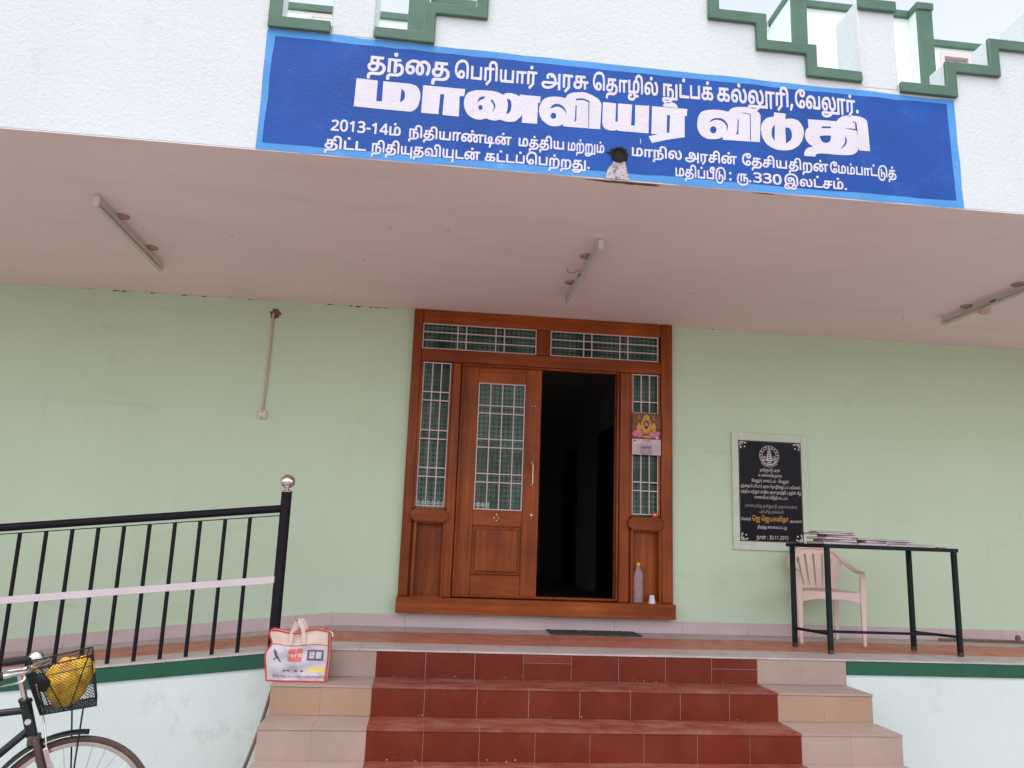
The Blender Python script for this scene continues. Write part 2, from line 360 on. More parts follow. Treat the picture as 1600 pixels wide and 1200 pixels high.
# ---------------------------------------------------------------- lettering data: outlines baked from an open Tamil typeface, and the big hand lettered line
GS = """6:940 -176 1036 -179 1049 -172 1059 -156 1059 554 1056 565 1042 579 946 581 926 564 924 214 916 201 842 204 839 308 823 374 786 445 769 468 706 531 636 570 586 585 532 591 466 591 396 575 366 560 346 546 305 504 280 454 274 404 279 344 295 304 336 256 372 233 432 216 496 216 526 222 566 237 616 282 643 328 649 354 649 394 652 400 656 400 688 344 699 304 704 228 696 204 686 201 152 201 116 196 89 188 59 168 20 128 5 88 4 44 10 4 39 -46 86 -94 156 -128 222 -144 266 -144 286 -149 452 -144 562 -118 652 -78 716 -34 784 38 806 79 916 81 924 68 924 -156;266 -23 216 -13 172 6 150 28 143 48 146 68 156 75 202 81 638 78 626 61 576 27 512 -3 396 -24;452 337 432 346 415 364 405 398 410 424 426 450 472 470 496 471 508 458 519 428 518 374 502 347 472 336
8:219 -344 286 -346 336 -341 392 -330 476 -301 562 -330 616 -341 666 -346 766 -341 822 -325 866 -296 908 -248 929 -198 934 -164 934 -98 918 -38 893 6 869 36 816 84 809 96 824 176 829 256 819 352 798 422 746 499 683 552 652 568 576 589 452 589 386 573 356 558 342 549 294 502 275 466 264 422 264 372 270 342 286 306 342 250 366 235 402 224 426 219 482 219 546 236 599 276 628 322 639 362 639 402 642 407 646 407 673 356 689 276 689 212 676 155 566 174 396 174 306 159 246 140 236 142 205 226 189 316 189 406 194 452 205 492 220 536 255 602 292 643 352 687 422 718 502 739 552 739 566 744 586 739 642 739 722 718 772 693 806 669 834 642 853 616 883 562 903 502 919 422 924 366 924 286 929 266 931 -8 945 -24 956 -26 1042 -26 1062 -8 1064 362 1059 382 1054 482 1038 552 1018 606 993 656 959 706 868 792 802 828 692 859 582 869 472 864 346 833 256 783 192 729 169 706 122 643 100 602 80 556 59 482 49 372 54 352 54 292 69 212 90 142 118 72 60 2 35 -54 24 -114 24 -158 30 -198 50 -244 99 -298 136 -324 186 -341;232 -220 202 -209 186 -199 165 -164 160 -128 164 -98 186 -53 195 -58 254 -134 334 -214 322 -221;632 -220 620 -214 620 -208 694 -134 728 -88 752 -46 762 -42 773 -54 794 -98 797 -128 794 -158 782 -185 756 -209 722 -221;472 -154 412 -111 346 -46 310 2 302 22 346 39 452 54 562 49 635 32 637 26 618 -8 564 -84 523 -124 482 -154;442 340 415 352 401 372 394 402 400 426 412 444 432 457 466 469 486 467 497 456 508 426 508 382 496 360 482 346 462 339
18:224 -34 302 -37 366 -26 426 -1 482 51 479 0 496 -20 546 -32 642 -32 712 -11 732 3 776 49 799 106 799 196 786 233 764 270 728 306 682 332 622 348 526 353 519 360 522 456 686 458 704 470 709 480 709 556 696 573 682 578 162 578 152 576 139 566 134 550 134 326 102 303 50 250 29 206 24 130 30 96 50 56 96 8 152 -21 192 -32;232 89 186 107 171 120 164 140 164 170 171 190 182 203 196 212 252 228 296 233 382 230 384 176 373 140 356 113 302 88;566 89 508 100 519 156 519 226 526 233 582 228 626 216 652 197 663 170 659 126 646 105 626 94 602 88;272 350 264 360 267 456 372 458 382 455 384 366 381 356
20:224 -34 296 -37 336 -32 382 -21 432 3 482 54 508 106 519 156 522 230 686 233 704 246 709 256 709 330 693 350 532 353 522 356 519 366 522 456 686 458 704 470 709 480 709 556 696 573 682 578 162 578 152 576 139 566 134 550 134 326 102 303 50 250 29 206 24 130 30 96 50 56 96 8 152 -21 192 -32;232 89 186 107 171 120 164 140 164 170 171 190 182 203 196 212 252 228 296 233 382 230 384 176 373 140 356 113 302 88;272 350 264 360 267 456 372 458 382 455 384 366 381 356
23:79 -22 680 -25 693 -18 703 -2 703 72 690 90 676 95 201 98 198 108 198 558 188 572 176 580 86 580 68 568 63 552 63 2 66 -9
25:43 -344 110 -346 144 -339 152 -334 162 -318 157 -264 163 -228 174 -207 200 -192 254 -181 474 -181 560 -171 604 -160 637 -148 691 -118 737 -78 760 -50 786 -4 797 32 802 72 802 136 791 192 781 216 762 246 704 303 640 333 570 349 530 349 522 356 522 446 525 456 684 459 702 472 707 482 707 556 691 576 164 579 153 576 140 563 137 326 80 284 53 256 33 216 22 156 27 112 38 82 54 50 94 9 150 -20 224 -36 314 -36 370 -25 420 -4 477 46 500 84 517 146 522 222 530 229 580 218 634 189 646 176 661 142 665 102 661 66 641 16 611 -14 580 -30 524 -46 454 -56 380 -56 354 -61 180 -61 134 -72 88 -98 57 -128 43 -148 28 -184 22 -214 22 -284 27 -324;270 85 214 95 190 106 172 122 162 152 162 166 177 196 200 213 254 229 314 234 384 232 387 216 382 172 362 122 344 105 324 95;270 349 262 362 265 456 374 459 384 456 387 366 384 356
26:43 -344 110 -346 144 -339 152 -334 162 -318 157 -264 163 -228 174 -207 197 -194 250 -181 434 -181 550 -165 620 -139 646 -124 707 -68 740 -18 762 56 767 152 761 212 746 256 720 303 666 356 610 383 554 389 510 384 464 371 458 376 460 456 610 459 627 472 632 482 632 556 614 577 90 579 78 576 64 562 62 2 64 -8 74 -21 90 -26 174 -26 187 -18 197 -4 197 446 204 459 310 459 322 452 322 2 324 -8 334 -21 350 -26 434 -26 455 -8 457 226 464 238 494 253 534 264 564 258 597 242 616 212 627 172 627 96 611 36 597 12 554 -25 520 -40 434 -56 360 -56 334 -61 180 -61 134 -72 88 -98 57 -128 43 -148 28 -184 22 -214 22 -284 27 -324
28:79 -22 686 -25 700 -20 711 -8 713 2 713 552 708 568 690 580 606 580 594 578 580 562 578 108 575 98 210 95 201 98 198 108 196 562 176 580 90 580 76 575 65 562 63 552 63 2 66 -9
29:79 -22 580 -25 646 -15 686 -4 746 35 777 72 802 118 818 182 823 242 818 352 802 422 772 488 753 512 710 554 640 585 600 590 530 590 490 579 454 558 418 522 404 502 378 428 378 382 373 362 370 98 360 95 206 95 198 108 198 558 188 572 176 580 90 580 76 575 65 562 63 552 63 2 66 -9;520 96 513 108 513 382 518 412 530 442 546 459 570 468 596 465 636 444 672 372 683 308 683 232 678 202 656 140 632 118 580 100
30:203 -34 266 -36 330 -17 356 -26 870 -26 886 -21 896 -8 898 2 898 552 893 566 876 579 790 579 779 576 765 562 760 102 750 99 476 99 466 102 463 112 461 562 440 579 356 579 340 574 330 562 328 552 328 132 300 100 270 89 246 89 230 94 209 122 198 192 196 562 176 579 90 579 76 574 65 562 63 552 63 146 73 86 99 32 136 -6 170 -25
31:219 -234 236 -237 246 -232 476 -10 478 450 490 458 620 458 636 463 648 480 648 550 646 562 630 576 90 578 79 576 65 560 63 0 66 -11 80 -25 176 -27 190 -17 198 -4 200 455 210 458 330 458 343 450 341 36 193 -104 153 -144 148 -154 153 -174
32:41 -344 108 -346 142 -339 150 -334 160 -318 155 -264 161 -228 172 -207 198 -192 252 -181 458 -181 472 -176 512 -176 568 -165 618 -150 668 -125 702 -101 762 -35 798 32 825 136 830 182 830 276 825 296 825 342 804 426 774 486 709 552 638 584 598 589 518 589 478 578 448 563 408 529 398 526 362 559 332 578 298 589 212 589 182 583 152 568 122 544 92 508 71 462 60 392 60 2 62 -10 78 -24 172 -26 193 -8 195 326 200 346 200 396 206 422 221 452 238 463 268 469 292 458 304 446 320 406 325 376 325 2 328 -10 342 -24 442 -26 463 -8 465 366 482 422 508 453 552 469 592 464 628 448 648 428 669 386 685 326 690 282 690 196 674 96 648 36 618 -1 578 -25 518 -45 452 -56 378 -56 358 -61 178 -61 132 -72 82 -101 41 -148 26 -184 20 -214 20 -284 25 -324
33:217 -34 270 -37 310 -32 360 -11 404 29 428 66 441 100 447 140 447 190 442 220 421 270 392 306 364 327 314 348 244 353 186 346 213 400 243 430 294 457 360 468 400 462 440 446 471 416 486 386 497 346 507 250 507 186 523 110 554 49 608 -4 650 -26 700 -37 760 -37 804 -32 860 -11 880 3 922 46 950 90 972 170 977 246 967 350 941 440 901 520 864 577 830 618 820 623 800 621 730 573 712 550 714 536 776 456 806 396 821 356 837 276 837 200 821 140 796 106 754 88 730 88 694 99 679 110 663 136 648 176 642 210 642 310 637 366 616 446 577 506 511 560 454 582 424 588 364 593 294 588 234 572 184 547 144 518 117 490 88 456 59 400 38 330 32 270 37 156 53 96 90 38 144 -11 190 -31;234 84 204 98 183 126 173 150 165 196 174 207 212 226 244 232 274 226 296 210 312 176 312 136 305 110 290 94 264 83
35:223 -344 340 -346 430 -330 470 -310 510 -281 580 -193 740 -191 761 -174 763 -94 746 -73 620 -71 570 -66 536 -55 519 -34 526 -26 576 -26 646 -15 680 -5 720 15 776 70 807 132 818 182 823 242 818 352 808 396 797 436 767 496 706 558 650 583 610 589 530 589 490 578 456 559 418 522 404 502 389 472 378 426 378 382 373 362 370 102 360 99 210 99 201 102 198 112 196 562 182 576 170 579 86 579 65 562 65 -8 86 -26 370 -26 378 -34 389 -78 399 -98 446 -154 426 -186 376 -215 316 -226 256 -226 226 -221 200 -214 184 -204 178 -194 180 -174 190 -165 216 -156 286 -156 296 -151 306 -138 313 -108 313 -64 308 -54 296 -43 270 -36 196 -36 140 -47 96 -71 50 -124 38 -178 38 -208 46 -236 63 -268 106 -310 166 -335;520 99 513 112 513 386 530 443 546 458 576 468 606 463 630 448 657 412 672 372 683 312 683 226 667 162 657 142 640 124 626 115 570 99
36:222 -34 270 -37 310 -32 360 -11 404 29 428 66 441 100 447 140 447 190 442 220 421 270 392 306 364 327 314 348 244 353 186 346 210 392 250 432 300 457 360 465 404 462 470 433 492 410 515 376 531 330 537 290 537 230 521 150 487 70 487 6 504 -22 520 -27 954 -27 970 -22 980 -10 982 0 982 550 977 566 960 578 874 578 863 576 849 560 847 110 844 101 834 98 648 100 647 110 672 200 677 246 672 350 661 396 641 446 607 496 554 542 512 566 480 577 430 588 360 593 280 583 244 572 204 556 150 518 112 480 74 432 48 370 37 326 32 276 37 156 58 86 90 38 144 -11 190 -31;234 84 204 99 193 110 173 150 165 196 174 207 212 226 244 232 274 226 296 210 312 176 312 136 301 106 290 94 264 83
41:79 -22 176 -25 188 -18 198 -2 198 442 200 452 210 455 330 455 340 452 345 -8 359 -22 370 -25 456 -25 473 -12 478 2 478 448 490 455 620 455 636 460 646 472 648 482 648 558 636 575 620 580 90 580 80 578 68 568 63 552 63 2 66 -9
42:80 -22 176 -25 192 -15 199 -2 199 568 178 688 162 728 129 778 73 828 24 852 -18 865 -74 870 -134 865 -178 854 -214 839 -248 815 -284 779 -310 732 -321 698 -326 658 -326 598 -315 548 -299 508 -284 492 -174 492 -158 508 -156 522 -180 578 -190 632 -185 668 -171 702 -148 724 -104 740 -48 739 -4 719 13 702 38 658 59 578 59 518 64 498 64 2 66 -9
46:362 -34 430 -37 504 -21 554 8 597 56 621 106 627 150 627 196 622 230 611 266 567 326 510 362 460 373 390 373 364 368 324 352 274 312 249 276 232 216 231 186 224 184 193 240 177 296 167 376 172 446 178 486 198 550 233 616 262 650 320 697 350 712 404 732 470 743 534 737 570 727 600 712 630 690 651 666 661 646 687 566 702 440 702 -4 714 -22 730 -27 814 -27 835 -10 837 506 827 590 816 640 795 696 764 743 710 798 684 817 610 852 510 868 394 863 310 837 240 802 187 760 120 687 70 598 48 536 37 480 32 420 37 296 63 200 88 146 130 88 170 48 214 14 260 -11 320 -31;390 85 373 110 362 146 362 180 368 206 382 230 404 246 454 247 477 230 491 206 497 176 491 136 472 106 454 94 410 83
47:411 -34 484 -37 524 -32 584 -16 624 8 671 56 695 100 706 166 701 230 688 263 678 282 644 323 594 357 558 368 514 373 458 368 424 357 384 333 351 300 332 270 316 220 316 150 320 130 315 126 308 127 267 156 238 189 217 220 187 286 171 356 171 396 166 410 171 480 187 546 218 612 258 663 318 707 338 716 344 710 336 650 347 590 381 536 418 504 468 483 538 478 578 483 614 494 668 533 695 566 716 620 716 706 710 736 688 777 640 826 588 852 544 863 498 868 388 863 304 842 218 797 161 750 97 676 62 606 36 510 36 466 31 446 36 320 62 220 97 150 136 100 178 58 224 24 308 -16 368 -32;474 85 457 110 446 150 446 180 453 210 468 233 491 246 528 247 554 232 570 196 571 156 565 136 550 110 524 95;504 605 482 620 471 650 471 690 477 710 494 740 504 743 534 737 565 720 586 676 579 636 564 613 544 603
48:222 -34 270 -37 314 -31 360 -11 381 6 402 26 428 66 447 136 447 190 441 226 421 270 390 308 364 327 314 348 280 353 200 347 192 350 203 376 230 407 264 432 344 462 404 468 464 463 543 440 543 430 498 350 482 296 472 230 472 150 478 110 488 76 508 40 558 -10 604 -32 680 -37 720 -31 767 -10 816 40 830 66 847 126 852 190 841 280 815 356 776 420 751 450 754 456 780 463 820 466 860 462 910 442 934 422 958 386 976 336 982 290 982 240 966 160 954 128 913 50 912 26 934 -1 984 -31 1004 -37 1016 -34 1032 -20 1070 46 1096 106 1117 196 1122 250 1117 350 1101 410 1086 446 1057 490 991 550 950 572 894 588 834 593 770 588 714 572 650 538 560 572 514 583 414 593 304 583 214 551 150 508 112 470 73 420 48 366 37 320 32 210 43 130 60 83 84 44 124 3 144 -11 190 -31;234 84 204 98 183 126 173 150 165 196 174 207 212 226 244 232 274 226 296 210 312 176 312 136 305 110 290 94 264 83;654 84 638 90 624 106 613 130 607 170 607 230 612 266 628 320 650 361 658 356 685 316 706 256 712 210 712 150 700 110 674 85
77:224 -34 302 -37 366 -26 426 -1 482 51 479 0 496 -20 546 -32 642 -32 712 -11 732 3 776 49 799 106 799 196 786 233 764 270 728 306 682 332 622 348 526 353 519 360 522 456 686 458 704 470 709 480 709 556 696 573 682 578 162 578 152 576 139 566 134 550 134 326 102 303 50 250 29 206 24 130 30 96 50 56 96 8 152 -21 192 -32;232 89 186 107 171 120 164 140 164 170 171 190 182 203 196 212 252 228 296 233 382 230 384 176 373 140 356 113 302 88;566 89 508 100 519 156 519 226 526 233 582 228 626 216 652 197 663 170 659 126 646 105 626 94 602 88;272 350 264 360 267 456 372 458 382 455 384 366 381 356/409 656 446 653 472 660 496 678 517 706 524 736 524 760 517 786 496 813 466 832 436 838 396 832 359 800 345 780 339 736 350 700 375 670
82:79 -22 680 -25 693 -18 703 -2 703 72 690 90 676 95 201 98 198 108 198 558 188 572 176 580 86 580 68 568 63 552 63 2 66 -9/313 658 380 656 410 675 431 702 438 722 437 772 423 798 396 825 380 834 316 834 286 815 260 782 253 748 260 708 290 670
83:222 -34 270 -37 310 -32 350 -16 402 26 431 70 447 136 447 190 436 240 402 296 364 327 320 347 280 353 200 347 192 350 203 376 230 407 264 432 344 462 404 468 464 463 543 440 543 430 503 360 482 296 472 226 472 156 477 116 488 76 508 40 554 -7 600 -31 644 -37 714 -32 764 -12 816 40 830 66 847 126 852 190 841 280 811 360 780 412 757 436 756 446 784 457 844 468 920 463 969 446 967 436 923 366 897 296 887 226 887 150 893 110 923 40 973 -10 1020 -32 1094 -37 1134 -31 1182 -10 1222 30 1236 50 1262 126 1267 196 1256 286 1240 338 1183 440 1230 453 1274 458 1344 458 1352 446 1352 -4 1360 -17 1374 -27 1470 -25 1484 -11 1487 0 1487 450 1500 458 1641 460 1657 480 1655 560 1641 576 1630 578 1254 578 1150 562 1080 535 1030 562 984 577 934 588 860 593 840 588 794 588 750 577 650 535 604 557 544 577 484 588 404 593 304 583 214 551 150 508 112 470 73 420 48 366 37 320 32 210 43 130 60 83 84 44 124 3 144 -11 190 -31;234 84 204 98 183 126 173 150 165 196 174 207 212 226 244 232 274 226 296 210 312 176 312 136 305 110 290 94 264 83;654 84 638 90 624 106 613 130 607 170 607 226 612 256 628 316 650 359 660 354 685 316 706 256 712 210 712 150 700 110 674 85;1070 84 1053 90 1039 106 1028 130 1022 170 1022 226 1033 280 1048 326 1070 363 1081 356 1106 306 1127 220 1127 150 1115 110 1100 92 1084 84/802 656 840 653 864 660 890 678 910 706 917 736 917 760 910 786 890 813 860 832 830 838 790 832 770 818 738 780 732 736 743 700 768 670 784 660
84:43 -344 110 -346 144 -339 152 -334 162 -318 157 -264 163 -228 174 -207 200 -192 254 -181 474 -181 560 -171 604 -160 637 -148 691 -118 737 -78 760 -50 786 -4 797 32 802 72 802 136 791 192 781 216 762 246 704 303 640 333 570 349 530 349 522 356 522 446 525 456 684 459 702 472 707 482 707 556 691 576 164 579 153 576 140 563 137 326 80 284 53 256 33 216 22 156 27 112 38 82 54 50 94 9 150 -20 224 -36 314 -36 370 -25 420 -4 477 46 500 84 517 146 522 222 530 229 580 218 634 189 646 176 661 142 665 102 661 66 641 16 611 -14 580 -30 524 -46 454 -56 380 -56 354 -61 180 -61 134 -72 88 -98 57 -128 43 -148 28 -184 22 -214 22 -284 27 -324;270 85 214 95 190 106 172 122 162 152 162 166 177 196 200 213 254 229 314 234 384 232 387 216 382 172 362 122 344 105 324 95;270 349 262 362 265 456 374 459 384 456 387 366 384 356/407 656 454 654 474 660 507 686 521 706 527 732 527 762 521 782 507 802 470 833 434 839 400 832 374 814 348 782 342 742 349 706 380 669
85:43 -344 110 -346 144 -339 152 -334 162 -318 157 -264 163 -228 174 -207 197 -194 250 -181 434 -181 550 -165 620 -139 646 -124 707 -68 740 -18 762 56 767 152 761 212 746 256 720 303 666 356 610 383 554 389 510 384 464 371 458 376 460 456 610 459 627 472 632 482 632 556 614 577 90 579 78 576 64 562 62 2 64 -8 74 -21 90 -26 174 -26 187 -18 197 -4 197 446 204 459 310 459 322 452 322 2 324 -8 334 -21 350 -26 434 -26 455 -8 457 226 464 238 494 253 534 264 564 258 597 242 616 212 627 172 627 96 611 36 597 12 554 -25 520 -40 434 -56 360 -56 334 -61 180 -61 134 -72 88 -98 57 -128 43 -148 28 -184 22 -214 22 -284 27 -324/367 656 414 654 434 660 467 686 481 706 487 732 487 762 481 782 467 802 430 833 394 839 360 832 334 814 308 782 302 742 309 706 340 669
86:222 -34 270 -37 310 -32 350 -16 402 26 431 70 447 136 447 190 436 240 402 296 364 327 320 347 280 353 200 347 192 350 203 376 230 407 264 432 344 462 404 468 490 458 544 441 548 436 504 358 482 296 472 226 472 156 477 116 488 76 508 40 554 -7 600 -31 644 -37 714 -32 764 -12 816 40 830 66 846 120 852 190 841 280 816 350 791 396 762 430 764 440 864 458 934 456 937 446 937 -4 947 -20 960 -27 1054 -25 1070 -11 1072 0 1072 450 1084 458 1226 460 1242 480 1240 560 1226 576 1214 578 840 578 734 562 654 531 604 557 544 577 484 588 404 593 304 583 214 551 150 508 112 470 73 420 48 366 37 320 32 210 43 130 60 83 84 44 124 3 144 -11 190 -31;234 84 204 98 183 126 173 150 165 196 174 207 212 226 244 232 274 226 296 210 312 176 312 136 305 110 290 94 264 83;654 84 638 90 624 106 613 130 607 170 607 220 618 280 640 338 649 356 654 358 686 310 706 250 712 210 712 150 700 110 674 85/597 656 634 653 676 670 703 706 712 740 705 780 692 800 654 831 630 838 584 832 563 820 534 787 527 766 527 726 538 696 570 664
87:79 -22 686 -25 700 -20 711 -8 713 2 713 552 708 568 690 580 606 580 594 578 580 562 578 108 575 98 210 95 201 98 198 108 196 562 176 580 90 580 76 575 65 562 63 552 63 2 66 -9/353 658 420 656 446 670 476 708 483 742 476 782 450 815 420 834 366 835 350 831 313 798 299 772 298 722 305 702 326 675
88:79 -22 580 -25 646 -15 686 -4 746 35 777 72 802 118 818 182 823 242 818 352 802 422 772 488 753 512 710 554 640 585 600 590 530 590 490 579 454 558 418 522 404 502 378 428 378 382 373 362 370 98 360 95 206 95 198 108 198 558 188 572 176 580 90 580 76 575 65 562 63 552 63 2 66 -9;520 96 513 108 513 382 518 412 530 442 546 459 570 468 596 465 636 444 672 372 683 308 683 232 678 202 656 140 632 118 580 100/398 658 460 656 486 670 516 708 523 738 516 782 486 820 460 834 400 834 376 820 344 782 338 758 338 728 344 708 376 670
90:219 -234 236 -237 246 -232 476 -10 478 450 490 458 620 458 636 463 648 480 648 550 646 562 630 576 90 578 79 576 65 560 63 0 66 -11 80 -25 176 -27 190 -17 198 -4 200 455 210 458 330 458 343 450 341 36 193 -104 153 -144 148 -154 153 -174/298 656 336 653 366 664 393 686 407 710 413 740 407 780 393 800 356 832 326 838 286 832 256 813 235 786 228 756 228 730 235 706 260 673 280 660
91:41 -344 108 -346 142 -339 150 -334 160 -318 155 -264 161 -228 172 -207 198 -192 252 -181 458 -181 472 -176 512 -176 568 -165 618 -150 668 -125 702 -101 762 -35 798 32 825 136 830 182 830 276 825 296 825 342 804 426 774 486 709 552 638 584 598 589 518 589 478 578 448 563 408 529 398 526 362 559 332 578 298 589 212 589 182 583 152 568 122 544 92 508 71 462 60 392 60 2 62 -10 78 -24 172 -26 193 -8 195 326 200 346 200 396 206 422 221 452 238 463 268 469 292 458 304 446 320 406 325 376 325 2 328 -10 342 -24 442 -26 463 -8 465 366 482 422 508 453 552 469 592 464 628 448 648 428 669 386 685 326 690 282 690 196 674 96 648 36 618 -1 578 -25 518 -45 452 -56 378 -56 358 -61 178 -61 132 -72 82 -101 41 -148 26 -184 20 -214 20 -284 25 -324/405 656 452 654 478 663 510 692 524 716 525 766 518 786 498 814 468 833 432 839 398 832 372 814 347 782 340 746 348 709 358 690 372 674
92:217 -34 270 -37 310 -32 360 -11 404 29 428 66 441 100 447 140 447 190 442 220 421 270 392 306 364 327 314 348 244 353 186 346 213 400 243 430 294 457 360 468 400 462 440 446 471 416 486 386 497 346 507 250 507 186 523 110 554 49 608 -4 650 -26 700 -37 760 -37 804 -32 860 -11 880 3 922 46 950 90 972 170 977 246 967 350 941 440 901 520 864 577 830 618 820 623 800 621 730 573 712 550 714 536 776 456 806 396 821 356 837 276 837 200 821 140 796 106 754 88 730 88 694 99 679 110 663 136 648 176 642 210 642 310 637 366 616 446 577 506 511 560 454 582 424 588 364 593 294 588 234 572 184 547 144 518 117 490 88 456 59 400 38 330 32 270 37 156 53 96 90 38 144 -11 190 -31;234 84 204 98 183 126 173 150 165 196 174 207 212 226 244 232 274 226 296 210 312 176 312 136 305 110 290 94 264 83/482 656 524 653 554 664 582 690 596 716 596 776 582 800 544 831 514 838 470 831 432 800 418 776 417 720 428 696 458 666
108:224 -34 296 -37 336 -32 382 -21 432 3 479 50 498 80 519 156 519 226 532 233 602 233 609 226 609 0 614 -14 626 -25 636 -27 716 -27 734 -14 739 0 739 226 746 233 842 233 856 238 869 256 867 336 846 353 532 353 522 356 519 366 522 456 686 458 704 470 709 480 709 556 696 573 682 578 162 578 152 576 139 566 134 550 134 326 102 303 50 250 29 206 24 130 30 96 50 56 96 8 152 -21 192 -32;232 89 186 107 171 120 164 140 164 170 171 190 182 203 196 212 252 228 296 233 382 230 384 176 373 140 356 113 302 88;272 350 264 360 267 456 372 458 382 455 384 366 381 356
114:478 -306 506 -307 527 -282 594 -36 600 -27 786 -22 803 -2 801 78 780 96 646 96 636 99 668 258 668 344 662 374 650 405 628 438 606 461 566 485 520 496 466 496 430 490 390 474 343 434 314 388 303 354 298 318 298 264 303 228 319 174 356 104 354 98 201 98 198 108 198 558 190 571 176 581 80 579 66 565 63 554 65 -6 79 -22 90 -24 455 -26 457 -36 399 -232 393 -266 410 -287;496 130 454 194 433 258 433 304 450 354 466 365 486 371 512 364 528 328 528 248 507 148 500 130
116:391 -320 458 -322 504 -317 548 -306 608 -280 671 -230 710 -180 740 -110 756 -40 761 96 756 150 740 216 711 266 664 313 614 337 578 343 514 343 478 333 467 336 466 550 461 566 444 578 348 576 334 562 331 550 333 -10 347 -24 358 -27 444 -27 461 -14 466 0 466 190 488 207 524 218 558 217 584 207 594 196 610 160 621 106 621 0 610 -54 594 -100 570 -140 538 -166 494 -186 434 -197 378 -192 358 -186 314 -166 292 -150 252 -104 222 -40 196 56 186 126 186 200 181 220 186 330 201 416 217 470 227 500 267 580 304 632 324 653 384 697 438 722 478 733 544 743 584 743 638 732 681 716 715 696 746 666 780 606 800 540 811 476 811 430 816 410 818 -10 838 -27 924 -27 938 -22 951 -4 951 480 941 560 920 640 884 712 814 788 774 817 724 842 648 863 594 868 468 863 374 837 318 812 264 777 181 696 137 636 97 556 66 456 51 370 51 306 46 286 46 166 51 150 51 86 66 0 97 -94 138 -171 217 -254 264 -286 298 -301 334 -312
122:248 -344 356 -346 376 -341 420 -341 520 -320 630 -270 680 -231 718 -188 730 -181 1000 -181 1010 -179 1023 -168 1028 -154 1028 552 1026 562 1016 574 1000 579 916 579 900 569 893 556 893 -48 890 -58 880 -61 796 -61 786 -55 798 -4 803 46 798 122 782 182 753 236 700 289 676 308 606 338 560 349 530 349 523 356 523 446 526 456 686 459 703 472 708 482 708 556 696 574 680 579 160 579 150 577 138 566 133 552 133 326 126 315 96 299 54 256 34 222 23 166 23 142 34 86 53 52 96 9 146 -20 220 -36 316 -36 370 -25 396 -15 426 0 456 24 496 76 518 152 518 196 524 222 530 225 590 203 623 176 642 146 658 96 663 46 658 6 647 -38 630 -61 100 -61 60 -77 28 -108 13 -144 13 -184 19 -218 43 -258 74 -288 116 -315 180 -336;240 -220 178 -204 159 -194 155 -188 160 -182 508 -184 506 -188 480 -200 376 -221;270 86 226 90 173 116 163 152 164 172 173 192 190 208 210 218 256 229 310 234 385 232 388 222 383 172 363 122 346 105 326 95;270 349 263 362 266 456 376 459 386 456 388 366 385 356
125:223 -344 320 -346 380 -341 476 -320 518 -304 580 -270 630 -231 668 -188 680 -181 966 -181 976 -179 988 -168 993 -154 993 552 991 562 980 574 966 579 880 579 866 569 858 556 858 -48 856 -58 846 -61 750 -61 740 -55 763 46 768 136 757 222 739 272 713 312 670 353 610 383 556 389 506 384 466 371 459 376 461 456 610 459 628 472 633 482 633 556 620 574 606 579 90 579 80 577 68 566 63 552 63 2 66 -10 79 -24 176 -26 188 -18 198 -4 198 446 206 459 310 459 323 452 323 2 326 -10 339 -24 436 -26 456 -8 458 222 460 232 469 242 530 264 566 258 587 246 602 232 623 172 628 116 623 56 607 -14 586 -59 100 -61 60 -77 26 -112 13 -144 18 -218 48 -268 84 -298 120 -320 166 -336;230 -220 166 -200 154 -188 154 -184 160 -181 463 -184 461 -188 440 -200 370 -216 330 -221
130:79 -22 686 -25 696 -23 708 -12 713 2 713 552 708 572 750 600 783 632 797 658 803 682 803 742 791 782 750 830 710 854 666 865 616 870 536 865 476 849 434 828 373 772 339 712 329 678 323 628 328 568 345 518 373 472 410 435 450 406 496 386 570 370 578 362 578 108 570 95 201 98 198 108 196 562 182 578 170 580 86 580 68 568 63 552 63 2 66 -9;560 496 520 512 488 532 469 562 454 602 453 628 459 668 490 718 497 712 498 678 509 642 546 600 584 572 578 558 578 502 570 495;630 686 620 693 613 712 613 728 620 747 640 750 672 738 683 712 676 692 660 685
137:779 -306 876 -308 888 -300 898 -286 898 550 893 564 876 577 790 577 779 574 765 560 760 100 750 97 476 97 466 100 463 110 461 560 440 577 356 577 340 572 330 560 328 550 328 130 306 103 270 88 256 87 230 94 218 104 203 144 198 194 196 560 176 577 90 577 76 572 65 560 63 550 63 150 74 84 98 34 146 -12 190 -32 230 -38 286 -33 330 -15 356 -23 760 -26 763 -36 763 -286
140:483 -344 586 -346 606 -341 650 -341 726 -325 810 -294 890 -241 948 -184 992 -114 1018 -34 1028 62 1023 152 1007 212 992 242 976 268 956 289 920 318 880 338 840 344 796 344 740 331 734 336 733 446 736 456 886 459 906 475 908 556 890 577 366 579 354 576 340 562 338 2 340 -8 350 -21 366 -26 450 -26 463 -18 473 -4 473 446 480 459 586 459 598 452 598 2 600 -8 610 -21 626 -26 710 -26 731 -8 733 186 740 200 786 219 826 218 858 196 877 162 888 112 888 46 872 -34 847 -88 816 -129 770 -165 730 -185 640 -211 546 -218 496 -216 410 -200 376 -190 310 -155 258 -108 229 -68 199 2 183 66 178 146 188 242 209 316 249 406 302 496 301 522 286 538 236 568 216 578 196 577 180 563 144 506 99 416 69 336 48 242 43 182 43 86 59 -14 74 -64 104 -128 143 -184 208 -248 270 -290 356 -325 426 -341
